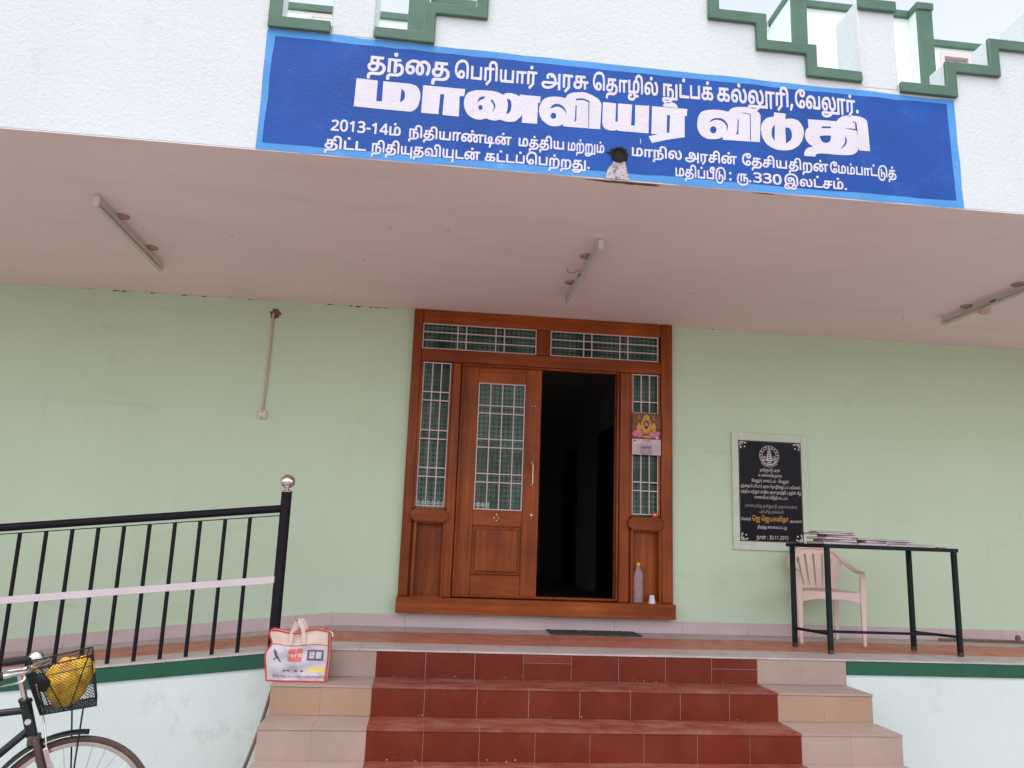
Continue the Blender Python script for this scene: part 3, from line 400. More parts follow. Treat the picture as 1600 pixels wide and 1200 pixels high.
143:236 -344 344 -346 404 -341 468 -330 544 -305 615 -264 664 -226 696 -188 708 -181 1044 -181 1054 -179 1066 -168 1071 -154 1071 552 1069 562 1058 574 1044 579 958 579 944 569 936 556 936 -48 934 -58 924 -61 788 -61 777 -54 810 46 826 136 826 196 831 216 826 336 799 436 768 493 710 552 638 584 598 589 518 589 478 578 448 563 408 529 398 526 360 562 318 583 298 589 214 589 184 583 154 568 106 526 83 492 72 466 61 402 61 2 64 -10 78 -24 174 -26 194 -8 196 356 207 422 213 436 228 458 264 469 294 458 310 436 320 406 326 366 326 -4 344 -24 438 -26 459 -8 461 312 472 396 496 442 528 463 558 469 594 463 628 448 650 426 670 386 686 322 691 212 681 122 650 6 614 -59 98 -61 58 -77 22 -114 11 -144 11 -184 17 -218 41 -258 72 -288 114 -315 178 -336;238 -220 176 -204 155 -188 158 -182 486 -184 484 -189 444 -205 388 -216 348 -221
148:238 -344 350 -346 366 -341 416 -341 496 -325 556 -305 626 -270 676 -231 726 -181 1170 -181 1186 -176 1196 -164 1198 -154 1198 446 1206 459 1310 459 1323 452 1323 -158 1330 -171 1346 -181 1442 -178 1456 -165 1458 -154 1458 452 1470 459 1617 462 1633 482 1630 563 1617 576 1606 579 1090 579 1080 577 1068 566 1063 552 1063 -48 1060 -58 1050 -61 806 -61 793 -54 801 -28 866 -5 920 45 952 96 973 186 973 292 968 346 942 436 902 522 860 583 827 622 810 624 796 618 730 574 713 552 715 536 772 462 802 406 827 332 838 256 838 216 822 142 796 104 760 89 726 89 696 100 678 112 662 136 643 202 643 296 638 312 638 356 627 412 597 482 540 539 516 558 470 578 410 589 306 589 226 568 186 548 138 512 89 456 54 392 38 332 33 282 33 196 38 152 54 92 93 32 140 -10 186 -30 220 -36 286 -36 330 -25 362 -8 407 32 437 86 448 152 442 222 432 252 417 276 370 323 346 338 316 348 250 354 196 344 187 346 190 362 214 402 246 433 306 459 330 464 390 464 446 443 467 422 487 382 498 342 503 312 508 176 524 106 549 56 568 32 594 6 616 -9 640 -20 648 -28 642 -48 630 -61 106 -61 59 -78 24 -114 13 -144 18 -214 39 -254 70 -286 116 -315 176 -336;240 -220 178 -204 159 -194 155 -188 160 -182 503 -184 501 -188 476 -200 410 -216 366 -221;230 85 194 106 174 146 165 196 176 208 216 228 270 228 290 214 307 192 313 172 312 132 302 106 286 91 266 84
179:22 -152 104 -154 125 -136 165 -42 211 98 205 124 188 139 78 141 57 124 6 -116 8 -136
180:31 240 288 239 305 260 303 350 282 367 32 365 18 351 15 340 15 260
181:107 -34 150 -37 170 -31 190 -17 216 16 222 66 215 100 190 133 164 147 110 148 84 137 60 112 48 86 47 36 54 10 74 -17
183:260 -34 312 -37 352 -31 398 -15 432 8 468 43 489 70 519 130 535 190 545 256 545 330 550 350 545 380 545 446 535 510 519 576 484 646 432 703 372 737 318 748 258 748 212 743 142 708 100 666 71 620 51 576 30 480 30 420 25 400 30 240 56 130 86 70 142 8 202 -26;282 90 252 94 221 110 206 126 191 156 175 210 165 280 165 440 181 526 206 586 221 600 248 617 292 623 322 617 352 598 364 586 384 546 405 456 410 406 410 310 400 220 389 176 364 126 348 109 318 94
184:261 -22 358 -25 372 -15 380 -2 380 712 375 728 358 740 272 738 92 600 65 568 67 552 98 511 132 480 149 482 221 542 238 554 243 552 245 2 248 -9
185:40 -22 516 -25 528 -22 542 -8 544 82 526 103 225 108 229 118 402 290 434 328 488 408 508 462 514 498 514 572 508 608 474 668 442 700 402 726 352 744 306 750 236 750 202 745 116 714 55 672 36 652 36 628 92 562 122 562 152 584 226 619 282 625 312 619 342 605 362 582 374 542 374 508 358 452 312 381 202 260 26 82 24 -2
186:170 -34 278 -37 328 -32 388 -16 435 6 448 13 508 74 535 136 540 170 540 230 529 280 500 326 435 380 488 434 504 460 514 490 520 556 509 616 490 656 434 710 392 732 328 748 212 748 162 737 88 707 42 678 25 656 27 640 46 610 82 570 108 569 168 602 228 622 292 623 322 617 348 603 364 586 375 556 375 516 359 480 344 466 318 450 262 433 158 433 142 428 130 410 130 336 132 324 148 310 278 303 328 292 372 268 392 233 395 220 395 176 375 130 362 119 322 99 268 88 208 88 158 98 58 133 38 131 22 116 20 26 30 10 42 -1 78 -16
187:357 -22 448 -25 464 -20 476 -2 478 132 554 135 568 145 576 158 576 238 571 252 554 265 484 265 476 272 476 718 471 732 454 745 354 745 331 728 2 258 -4 242 -4 158 14 137 338 132 341 122 341 -2;164 267 167 282 264 419 326 508 338 515 338 268 328 265
193:107 -34 150 -37 170 -31 190 -17 216 16 222 66 215 100 190 133 164 147 110 148 84 137 60 112 48 86 47 36 54 10 74 -17/117 390 144 388 174 397 207 426 216 440 222 490 215 526 190 558 164 572 100 571 62 540 48 510 47 460 58 430 90 399"""
GP = """6:947 -156 1026 -159 1039 -152 1039 548 1032 561 956 561 944 554 944 194 936 181 820 184 819 304 803 368 766 440 702 511 632 550 582 565 472 571 392 550 325 498 300 448 294 398 300 344 315 308 346 272 412 241 492 236 552 252 594 284 623 334 629 364 624 448 632 450 682 400 708 348 724 278 716 184 152 181 96 170 70 154 40 124 25 84 30 8 56 -38 96 -78 162 -108 226 -124 372 -129 446 -124 542 -103 646 -58 714 -12 766 47 796 101 936 101 944 88;262 -43 172 -17 142 7 120 54 129 78 152 95 196 101 678 98 628 38 516 -23 402 -44;446 317 412 336 395 358 384 394 390 428 422 470 472 491 506 489 538 438 538 368 506 327 476 316
10:152 -2 1044 -5 1057 2 1057 62 1044 75 190 75 164 82 154 98 174 114 420 145 520 181 560 212 586 248 607 322 602 398 581 452 524 514 470 544 400 565 244 570 170 554 120 529 84 499 64 462 52 378 68 322 100 280 134 257 190 240 250 240 320 260 352 288 381 338 387 418 369 478 374 484 417 472 470 440 506 382 511 348 495 292 480 271 424 236 374 220 164 195 87 162 68 142 57 108 63 52 94 16;194 321 162 342 148 368 142 398 149 432 190 474 240 490 264 488 296 432 296 372 254 326
18:229 -14 296 -17 356 -7 429 26 463 60 488 110 499 160 499 246 506 253 632 236 673 200 684 150 668 100 632 74 572 68 517 76 499 20 502 0 552 -12 636 -12 706 9 754 50 779 110 779 186 744 266 706 297 646 322 506 333 499 340 502 475 682 478 689 490 686 556 156 555 154 310 106 283 70 246 49 200 44 136 70 60 102 28 156 -1;226 69 176 89 151 116 141 160 156 203 186 229 246 248 401 250 404 170 376 108 312 69;252 328 244 340 247 476 402 475 401 336
20:229 -14 296 -17 356 -7 429 26 463 60 488 110 502 250 686 256 689 320 682 333 512 333 499 346 502 475 682 478 689 490 686 556 156 555 154 310 106 283 70 246 49 200 44 136 70 60 102 28 156 -1;226 69 176 89 151 116 141 160 156 203 186 229 246 248 401 250 404 170 376 108 312 69;252 328 244 340 247 476 402 475 401 336
21:268 -324 360 -321 446 -290 488 -258 626 -119 618 -184 629 -238 643 -264 690 -305 756 -326 806 -326 876 -307 922 -268 947 -218 952 -174 937 -98 892 -44 806 -6 730 -1 616 -27 550 -66 417 -198 366 -230 326 -241 270 -241 210 -215 175 -174 158 -128 158 -64 175 -18 209 16 250 38 390 59 620 59 716 69 790 85 890 139 947 222 963 296 963 366 936 462 908 502 866 538 800 564 686 569 610 538 550 476 510 519 456 552 386 569 280 569 170 533 94 466 70 422 58 362 74 266 93 236 134 202 210 179 286 184 330 200 366 225 402 286 408 316 402 392 373 442 316 487 376 489 410 478 442 462 477 426 503 356 508 212 516 199 600 202 614 402 640 453 670 475 726 489 790 472 836 433 863 372 863 292 842 232 812 196 756 165 656 144 346 139 260 129 160 93 98 42 74 -4 58 -74 63 -154 80 -206 113 -258 150 -290 206 -315;776 -245 733 -224 713 -178 725 -118 756 -86 780 -87 826 -107 858 -154 858 -194 843 -224 806 -245;216 260 170 284 148 332 159 402 190 441 250 428 280 409 304 382 316 336 311 306 287 276 246 259
23:86 -2 676 -5 683 2 683 68 670 75 181 78 178 552 166 560 90 560 83 548
24:227 -14 310 -11 382 30 422 110 422 216 384 287 330 322 244 333 160 312 158 330 212 416 260 452 340 482 400 488 500 477 578 446 528 366 503 296 492 220 497 120 513 70 560 13 604 -11 650 -17 710 -12 760 8 810 70 827 130 832 190 821 276 786 366 728 440 726 456 840 488 924 483 1000 456 1002 446 948 370 918 296 907 220 912 120 943 46 978 10 1020 -11 1090 -17 1177 10 1216 56 1242 130 1247 196 1231 300 1191 390 1152 450 1224 473 1364 478 1372 466 1372 0 1384 -7 1460 -7 1467 6 1467 470 1480 478 1630 478 1637 486 1637 550 1624 558 1254 558 1154 542 1074 513 980 557 864 573 754 557 650 510 540 557 410 573 310 563 220 531 154 488 93 416 57 316 52 216 63 136 104 49 160 4;230 64 200 78 163 120 142 200 200 242 250 253 280 246 313 220 332 180 332 130 324 104 294 74 270 63;650 64 604 100 587 166 587 230 603 306 650 393 705 320 727 256 734 180 726 120 710 89 680 65;1064 64 1022 96 1008 126 1002 226 1028 330 1070 396 1101 360 1126 310 1147 230 1149 180 1141 120 1124 89 1090 64
25:50 -324 140 -318 143 -224 162 -194 194 -172 244 -161 464 -161 554 -151 670 -110 740 -45 766 2 782 82 777 162 746 236 700 283 634 313 564 329 514 329 502 342 504 476 680 479 687 492 684 556 160 556 155 312 74 253 53 212 43 152 54 94 100 29 154 0 230 -16 340 -11 414 16 457 52 481 92 510 249 584 238 640 209 671 172 687 102 661 12 620 -31 584 -50 460 -76 184 -81 140 -92 94 -117 63 -154 47 -194 42 -278;264 65 184 86 152 116 142 172 160 208 194 233 250 249 404 252 402 166 384 120 366 96 330 75;250 329 242 342 245 476 404 476 404 336
26:50 -324 140 -318 143 -224 162 -194 194 -172 244 -161 430 -161 544 -145 641 -104 687 -64 720 -15 742 62 747 146 741 206 700 298 660 338 600 364 554 369 444 341 438 346 440 476 604 479 612 492 609 556 84 556 85 -4 164 -6 177 2 177 466 184 479 330 479 342 472 345 -4 434 -3 437 236 450 253 490 273 540 284 600 264 636 216 649 132 647 86 621 12 600 -16 550 -50 440 -76 184 -81 140 -92 93 -118 63 -154 47 -194 42 -278
28:86 -2 690 -2 690 557 610 560 598 552 595 78 190 75 178 88 178 552 166 560 86 558
29:86 -2 576 -5 680 16 737 52 787 138 803 278 782 418 733 508 706 534 658 558 600 570 530 569 456 535 419 488 398 422 390 78 190 75 178 88 178 552 166 560 86 558;500 75 493 88 499 422 513 452 540 479 570 490 606 484 653 452 692 378 703 312 703 222 692 172 670 126 636 97 586 80
30:208 -14 286 -11 340 14 360 -6 875 -4 876 556 796 559 783 552 780 82 456 79 443 92 443 552 430 559 351 556 348 126 306 80 256 67 230 71 208 86 183 142 178 552 166 559 86 556 83 152 93 92 109 52 140 14
31:224 -214 237 -214 286 -172 456 -4 458 470 470 478 625 480 625 556 86 555 83 6 90 -7 166 -7 178 0 180 475 350 478 363 470 363 36 170 -154 173 -170
32:48 -324 138 -318 141 -224 160 -194 192 -172 248 -161 452 -161 562 -145 662 -105 698 -81 742 -30 778 36 800 112 810 276 784 422 752 483 704 532 632 564 522 569 452 543 398 493 358 539 328 558 292 569 222 569 158 548 112 503 91 456 80 392 83 -4 162 -6 175 2 180 402 205 462 248 488 278 488 309 472 340 412 348 -4 432 -6 445 2 445 372 462 426 502 473 548 489 602 483 634 466 668 433 705 332 710 192 694 92 668 32 622 -21 582 -45 458 -76 182 -81 138 -92 91 -118 61 -154 45 -194 40 -278
33:222 -14 304 -12 354 9 386 36 421 106 427 146 422 216 381 290 330 322 280 333 210 328 160 310 153 316 193 406 234 448 290 477 354 488 444 466 491 420 517 350 527 190 543 116 573 56 610 18 680 -12 760 -17 844 4 900 48 930 96 952 176 957 246 947 346 916 446 876 526 824 598 804 601 733 546 796 460 824 403 857 280 857 196 841 136 804 88 760 68 690 79 662 100 643 130 622 206 622 310 606 410 574 477 520 532 420 568 300 568 230 547 140 488 79 396 63 346 52 266 57 160 73 100 107 46 150 9;230 64 200 78 163 120 142 200 200 242 250 253 280 246 313 220 332 180 332 130 324 104 294 74 270 63
35:228 -324 336 -326 426 -310 506 -261 570 -171 740 -168 740 -94 610 -91 540 -80 510 -60 493 -24 500 -6 610 -1 716 35 757 76 787 136 803 242 798 346 777 432 752 482 700 538 646 563 606 569 536 569 460 539 424 496 398 422 390 82 190 79 178 92 178 552 166 559 86 556 86 -3 390 -8 419 -94 473 -144 436 -201 380 -235 326 -246 250 -246 196 -234 176 -221 160 -204 158 -174 179 -148 206 -137 285 -134 290 -64 200 -56 146 -67 104 -88 70 -128 58 -178 64 -228 79 -258 109 -288 140 -305;500 79 493 92 499 422 530 473 570 489 610 483 651 456 692 376 703 312 703 222 692 172 666 120 636 98 576 79
36:227 -14 310 -11 382 30 422 110 422 216 384 287 330 322 250 333 160 310 154 320 198 410 240 448 294 477 360 487 410 482 474 453 502 430 534 382 551 336 557 226 541 146 507 66 514 -4 959 -4 960 555 880 558 867 550 867 90 854 78 618 80 652 206 652 346 621 440 590 487 550 522 474 557 364 573 250 552 210 536 158 500 94 427 68 366 52 276 57 160 78 90 110 43 160 4;230 64 173 106 153 146 142 200 200 242 250 253 280 246 313 220 332 180 332 130 321 100 294 74 270 63
41:86 -2 166 -5 178 2 178 462 190 475 360 472 363 2 376 -5 456 -2 458 468 470 475 625 478 625 558 86 557
42:87 -2 166 -5 179 2 179 562 158 682 109 772 66 809 16 834 -78 850 -174 834 -244 795 -290 728 -306 652 -295 552 -274 510 -178 513 -206 598 -206 668 -191 708 -136 752 -44 759 2 739 33 708 58 662 79 582
46:367 -14 424 -17 500 -1 546 26 577 60 601 110 607 156 591 260 556 310 490 347 394 353 340 337 294 306 269 270 252 210 254 121 198 186 168 250 147 366 152 450 178 556 242 656 334 727 400 752 464 763 540 757 614 727 647 700 686 640 707 570 722 446 722 0 734 -7 810 -7 817 0 817 500 796 636 775 690 744 738 680 797 604 832 510 848 400 843 314 817 244 782 192 740 138 680 90 593 68 530 52 416 57 300 108 150 150 93 220 34 324 -11;384 64 368 76 343 136 348 210 364 242 400 266 460 267 490 246 511 210 517 180 511 130 490 94 470 79 444 68
47:416 -14 478 -17 564 -1 614 24 651 60 675 106 686 170 680 230 660 276 608 327 554 348 464 348 408 327 368 292 342 240 336 150 354 90 344 87 256 140 182 246 151 350 151 486 182 586 226 656 314 727 374 751 380 746 357 656 361 616 382 566 422 526 468 504 534 498 608 514 654 544 675 570 696 626 696 700 675 760 638 803 594 827 498 848 394 843 308 822 187 750 117 670 82 600 56 506 56 326 82 226 117 156 156 106 228 44 314 4;464 65 437 106 426 146 433 216 448 242 478 262 534 267 566 246 585 216 591 190 585 130 564 98 528 75;524 580 474 600 451 640 452 700 488 764 538 757 568 742 606 686 601 636 584 606 554 584
48:227 -14 310 -11 376 26 411 76 427 140 416 236 384 287 360 307 274 333 157 316 184 382 224 428 260 452 340 482 410 488 494 478 574 450 518 346 502 290 492 226 497 120 513 70 560 13 604 -11 650 -17 710 -12 760 8 810 70 827 130 832 190 821 276 795 350 720 460 774 483 864 482 936 446 976 396 997 336 1002 236 976 126 932 30 1004 -16 1066 86 1097 200 1097 346 1066 440 1037 486 986 530 890 568 774 568 720 552 650 515 514 562 410 573 310 563 220 531 154 488 93 416 57 316 52 216 63 136 104 49 160 4;230 64 200 78 163 120 142 200 200 242 250 253 280 246 313 220 332 180 332 130 324 104 294 74 270 63;650 64 604 100 587 166 593 276 624 360 650 394 705 320 727 256 734 180 726 120 710 89 680 65
77:229 -14 296 -17 356 -7 429 26 463 60 488 110 499 160 499 246 506 253 632 236 673 200 684 150 668 100 632 74 572 68 517 76 499 20 502 0 552 -12 636 -12 706 9 754 50 779 110 779 186 744 266 706 297 646 322 506 333 499 340 502 475 682 478 689 490 686 556 156 555 154 310 106 283 70 246 49 200 44 136 70 60 102 28 156 -1;226 69 176 89 151 116 141 160 156 203 186 229 246 248 401 250 404 170 376 108 312 69;252 328 244 340 247 476 402 475 401 336/414 676 466 680 497 710 504 740 497 780 462 812 432 818 402 812 365 776 359 740 370 706 382 689
79:229 -14 296 -17 356 -7 429 26 463 60 488 110 502 250 686 256 689 320 682 333 512 333 499 346 502 475 682 478 689 490 686 556 156 555 154 310 106 283 70 246 49 200 44 136 70 60 102 28 156 -1;226 69 176 89 151 116 141 160 156 203 186 229 246 248 401 250 404 170 376 108 312 69;252 328 244 340 247 476 402 475 401 336/414 676 466 680 497 710 504 740 497 780 462 812 432 818 402 812 365 776 359 740 370 706 382 689
82:86 -2 676 -5 683 2 683 68 670 75 181 78 178 552 166 560 90 560 83 548/318 678 376 676 411 708 417 768 403 792 376 814 320 814 280 778 273 748 280 712
83:227 -14 310 -11 382 30 422 110 422 216 384 287 330 322 244 333 160 312 158 330 212 416 260 452 340 482 400 488 500 477 578 446 528 366 503 296 492 220 497 120 513 70 560 13 604 -11 650 -17 710 -12 760 8 810 70 827 130 832 190 821 276 786 366 728 440 726 456 840 488 924 483 1000 456 1002 446 948 370 918 296 907 220 912 120 943 46 978 10 1020 -11 1090 -17 1177 10 1216 56 1242 130 1247 196 1231 300 1191 390 1152 450 1224 473 1364 478 1372 466 1372 0 1384 -7 1460 -7 1467 6 1467 470 1480 478 1630 478 1637 486 1637 550 1624 558 1254 558 1154 542 1074 513 980 557 864 573 754 557 650 510 540 557 410 573 310 563 220 531 154 488 93 416 57 316 52 216 63 136 104 49 160 4;230 64 200 78 163 120 142 200 200 242 250 253 280 246 313 220 332 180 332 130 324 104 294 74 270 63;650 64 604 100 587 166 587 230 603 306 650 393 705 320 727 256 734 180 726 120 710 89 680 65;1064 64 1022 96 1008 126 1002 226 1028 330 1070 396 1101 360 1126 310 1147 230 1149 180 1141 120 1124 89 1090 64/807 676 860 680 890 710 897 740 890 780 854 812 824 818 794 812 758 776 752 740 763 706 774 689
84:50 -324 140 -318 143 -224 162 -194 194 -172 244 -161 464 -161 554 -151 670 -110 740 -45 766 2 782 82 777 162 746 236 700 283 634 313 564 329 514 329 502 342 504 476 680 479 687 492 684 556 160 556 155 312 74 253 53 212 43 152 54 94 100 29 154 0 230 -16 340 -11 414 16 457 52 481 92 510 249 584 238 640 209 671 172 687 102 661 12 620 -31 584 -50 460 -76 184 -81 140 -92 94 -117 63 -154 47 -194 42 -278;264 65 184 86 152 116 142 172 160 208 194 233 250 249 404 252 402 166 384 120 366 96 330 75;250 329 242 342 245 476 404 476 404 336/412 676 470 680 501 712 507 736 501 776 464 813 434 818 404 812 368 776 362 746 369 712 384 689
85:50 -324 140 -318 143 -224 162 -194 194 -172 244 -161 430 -161 544 -145 641 -104 687 -64 720 -15 742 62 747 146 741 206 700 298 660 338 600 364 554 369 444 341 438 346 440 476 604 479 612 492 609 556 84 556 85 -4 164 -6 177 2 177 466 184 479 330 479 342 472 345 -4 434 -3 437 236 450 253 490 273 540 284 600 264 636 216 649 132 647 86 621 12 600 -16 550 -50 440 -76 184 -81 140 -92 93 -118 63 -154 47 -194 42 -278/372 676 430 680 461 712 467 736 461 776 424 813 394 818 364 812 328 776 322 746 329 712 344 689
86:227 -14 310 -11 382 30 422 110 422 216 384 287 330 322 244 333 160 312 158 330 212 416 260 452 340 482 400 488 494 478 580 446 533 370 503 296 492 220 497 120 513 70 560 13 604 -11 650 -17 710 -12 760 8 810 70 827 130 832 190 821 276 786 366 729 446 760 462 814 473 954 476 957 0 970 -7 1049 -4 1052 470 1064 478 1219 480 1220 555 840 558 740 542 654 509 540 557 410 573 310 563 220 531 154 488 93 416 57 316 52 216 63 136 104 49 160 4;230 64 200 78 163 120 142 200 200 242 250 253 280 246 313 220 332 180 332 130 324 104 294 74 270 63;650 64 604 100 587 166 598 286 623 350 650 388 674 367 706 316 727 250 734 180 726 120 710 89 680 65/602 676 630 673 670 690 691 746 672 796 624 818 570 802 547 760 558 700
87:86 -2 690 -2 690 557 610 560 598 552 595 78 190 75 178 88 178 552 166 560 86 558/358 678 416 676 440 690 456 712 463 742 456 778 416 814 356 811 319 768 325 708
88:86 -2 576 -5 680 16 737 52 787 138 803 278 782 418 733 508 706 534 658 558 600 570 530 569 456 535 419 488 398 422 390 78 190 75 178 88 178 552 166 560 86 558;500 75 493 88 499 422 513 452 540 479 570 490 606 484 653 452 692 378 703 312 703 222 692 172 670 126 636 97 586 80/403 678 456 676 480 690 496 712 503 742 496 778 480 800 456 814 406 814 380 800 364 778 358 752 364 712
90:224 -214 237 -214 286 -172 456 -4 458 470 470 478 625 480 625 556 86 555 83 6 90 -7 166 -7 178 0 180 475 350 478 363 470 363 36 170 -154 173 -170/303 676 330 673 360 684 387 716 393 746 387 776 350 812 320 818 290 812 255 780 248 750 255 710 270 689
91:48 -324 138 -318 141 -224 160 -194 192 -172 248 -161 452 -161 562 -145 662 -105 698 -81 742 -30 778 36 800 112 810 276 784 422 752 483 704 532 632 564 522 569 452 543 398 493 358 539 328 558 292 569 222 569 158 548 112 503 91 456 80 392 83 -4 162 -6 175 2 180 402 205 462 248 488 278 488 309 472 340 412 348 -4 432 -6 445 2 445 372 462 426 502 473 548 489 602 483 634 466 668 433 705 332 710 192 694 92 668 32 622 -21 582 -45 458 -76 182 -81 138 -92 91 -118 61 -154 45 -194 40 -278/410 676 472 683 504 722 498 782 462 813 432 818 402 812 367 776 361 746 366 716 381 692
92:222 -14 304 -12 354 9 386 36 421 106 427 146 422 216 381 290 330 322 280 333 210 328 160 310 153 316 193 406 234 448 290 477 354 488 444 466 491 420 517 350 527 190 543 116 573 56 610 18 680 -12 760 -17 844 4 900 48 930 96 952 176 957 246 947 346 916 446 876 526 824 598 804 601 733 546 796 460 824 403 857 280 857 196 841 136 804 88 760 68 690 79 662 100 643 130 622 206 622 310 606 410 574 477 520 532 420 568 300 568 230 547 140 488 79 396 63 346 52 266 57 160 73 100 107 46 150 9;230 64 200 78 163 120 142 200 200 242 250 253 280 246 313 220 332 180 332 130 324 104 294 74 270 63/487 676 544 682 576 720 576 770 562 796 540 811 510 818 474 811 452 796 438 770 443 710 460 688
93:227 -14 310 -11 380 28 411 76 427 146 416 236 384 287 360 307 274 333 210 328 154 310 178 380 202 416 250 457 314 483 400 483 460 462 527 406 532 0 540 -7 614 -7 627 6 627 470 640 478 789 476 792 0 804 -7 880 -7 887 6 887 470 900 478 1054 480 1054 555 554 558 544 555 534 523 444 562 360 573 294 567 190 527 140 487 79 396 57 320 52 210 63 136 104 49 160 4;230 64 173 106 153 146 142 200 200 242 250 253 280 246 313 220 332 180 332 130 324 104 294 74 270 63/517 676 570 680 600 710 607 740 600 780 564 812 534 818 504 812 468 776 462 740 473 706 484 689
94:228 -324 336 -326 426 -310 506 -261 570 -171 740 -168 740 -94 610 -91 540 -80 510 -60 493 -24 500 -6 610 -1 716 35 757 76 787 136 803 242 798 346 777 432 752 482 700 538 646 563 606 569 536 569 460 539 424 496 398 422 390 82 190 79 178 92 178 552 166 559 86 556 86 -3 390 -8 419 -94 473 -144 436 -201 380 -235 326 -246 250 -246 196 -234 176 -221 160 -204 158 -174 179 -148 206 -137 285 -134 290 -64 200 -56 146 -67 104 -88 70 -128 58 -178 64 -228 79 -258 109 -288 140 -305;500 79 493 92 499 422 530 473 570 489 610 483 651 456 692 376 703 312 703 222 692 172 666 120 636 98 576 79/408 676 466 681 496 712 503 746 497 776 460 812 430 818 400 813 364 776 358 752 364 712 380 689
101:229 -14 296 -17 356 -7 429 26 463 60 488 110 499 160 499 246 506 253 632 236 673 200 684 150 668 100 632 74 572 68 517 76 499 20 502 0 556 -12 662 -7 706 9 758 56 779 110 779 190 744 266 706 297 646 322 506 333 499 340 502 475 682 478 689 490 686 555 502 558 490 570 480 620 490 676 515 720 572 758 575 666 612 614 652 594 696 588 746 594 792 614 822 646 839 716 827 770 786 817 746 837 686 848 622 848 536 832 462 788 420 736 394 660 396 560 156 555 154 310 106 283 70 246 49 200 44 136 70 60 102 28 156 -1;226 69 176 89 151 116 141 160 156 203 186 229 246 248 401 250 404 170 376 108 312 69;252 328 244 340 247 476 402 475 401 336;682 664 656 684 644 716 666 773 722 762 754 730 753 696 736 673 716 663
102:498 -324 666 -321 820 -280 877 -248 946 -186 996 -101 1018 -4 1018 82 981 196 948 242 900 283 836 313 738 336 740 476 916 479 923 492 923 552 916 559 406 559 393 552 393 312 310 253 283 182 289 96 309 56 336 29 390 0 466 -16 550 -16 660 20 696 55 722 102 746 247 810 227 856 199 891 156 912 106 918 -8 897 -74 863 -128 822 -168 770 -199 636 -236 490 -236 390 -215 316 -180 248 -124 209 -68 179 -4 163 66 158 162 173 266 194 336 283 512 216 557 201 556 120 414 84 316 68 242 63 96 79 -8 124 -118 163 -178 206 -221 276 -269 410 -315;500 65 446 75 389 116 378 166 400 212 420 227 486 249 640 252 638 162 610 105 580 81;490 329 483 342 486 476 640 476 640 336
108:229 -14 296 -17 356 -7 429 26 463 60 488 110 499 160 499 246 512 253 626 250 629 0 642 -7 716 -4 719 246 732 253 846 256 846 330 512 333 499 346 502 475 682 478 689 490 686 556 156 555 154 310 106 283 70 246 49 200 44 136 70 60 102 28 156 -1;226 69 176 89 151 116 141 160 156 203 186 229 246 248 401 250 404 170 376 108 312 69;252 328 244 340 247 476 402 475 401 336
116:396 -300 454 -302 544 -286 604 -260 654 -221 690 -174 720 -104 736 -34 741 90 720 210 694 257 655 296 568 323 518 323 448 302 446 550 434 558 358 558 351 546 354 -4 444 -4 446 200 494 232 538 241 594 223 630 166 641 110 641 -4 614 -104 588 -146 544 -186 498 -206 438 -217 354 -206 284 -167 232 -110 192 -14 166 120 161 246 171 366 207 506 247 586 294 648 378 717 474 753 588 763 694 732 768 667 800 610 831 480 836 0 848 -7 924 -7 931 0 931 476 900 636 865 706 808 768 718 822 644 843 528 848 408 828 334 797 267 756 201 690 157 630 117 550 86 450 71 366 66 170 86 6 117 -90 158 -166 222 -234 304 -281
122:253 -324 416 -321 516 -300 626 -250 726 -161 1006 -158 1005 556 926 559 913 552 913 -68 900 -81 759 -78 783 62 767 162 737 226 696 269 640 303 556 329 516 330 503 342 506 476 680 479 688 492 685 556 156 556 153 312 76 253 54 216 43 162 54 92 98 32 150 0 230 -16 310 -16 366 -5 420 20 453 46 476 82 498 156 503 242 516 249 596 223 648 176 677 106 683 56 667 -44 640 -81 110 -81 60 -101 39 -128 33 -174 39 -214 63 -254 110 -290 160 -310;236 -240 176 -225 140 -204 130 -174 150 -161 586 -164 536 -200 440 -231 376 -241;266 65 220 70 176 90 153 112 143 172 160 208 206 238 250 249 405 252 403 166 386 120 367 96 330 75;250 329 243 342 246 476 406 476 405 336
125:228 -324 376 -321 470 -300 576 -250 670 -161 970 -158 970 556 890 559 878 552 878 -68 866 -81 712 -78 738 16 748 132 737 216 719 266 688 312 650 343 600 364 556 369 506 363 446 341 439 346 440 476 606 479 613 492 610 556 86 556 86 -4 166 -6 178 2 178 466 186 479 330 479 343 472 346 -4 426 -6 438 2 438 236 466 262 526 284 580 273 622 236 643 176 643 52 627 -18 600 -78 106 -81 48 -114 33 -148 33 -178 39 -218 66 -260 150 -310;226 -240 170 -225 140 -206 128 -178 146 -162 536 -164 510 -190 430 -225 340 -241
131:601 -286 680 -288 693 -280 690 554 610 557 598 550 595 80 190 77 178 90 178 550 166 557 86 554 86 0 595 -6
134:383 -286 506 -283 606 -252 670 -208 717 -150 742 -96 766 -6 870 -3 930 8 987 34 1036 83 1057 124 1073 190 1073 340 1047 440 1020 491 977 534 926 561 840 572 776 561 726 532 689 480 673 424 666 80 466 77 453 90 453 550 440 557 360 554 360 0 650 -3 663 -16 637 -96 597 -146 500 -192 420 -200 330 -187 274 -160 209 -90 174 -10 158 114 168 240 219 394 283 504 277 520 220 553 194 550 129 434 79 294 63 180 68 20 104 -100 168 -196 210 -232 270 -262;770 77 763 90 763 334 774 424 788 454 820 481 860 487 890 480 927 454 967 370 978 300 967 174 946 128 906 96 866 82
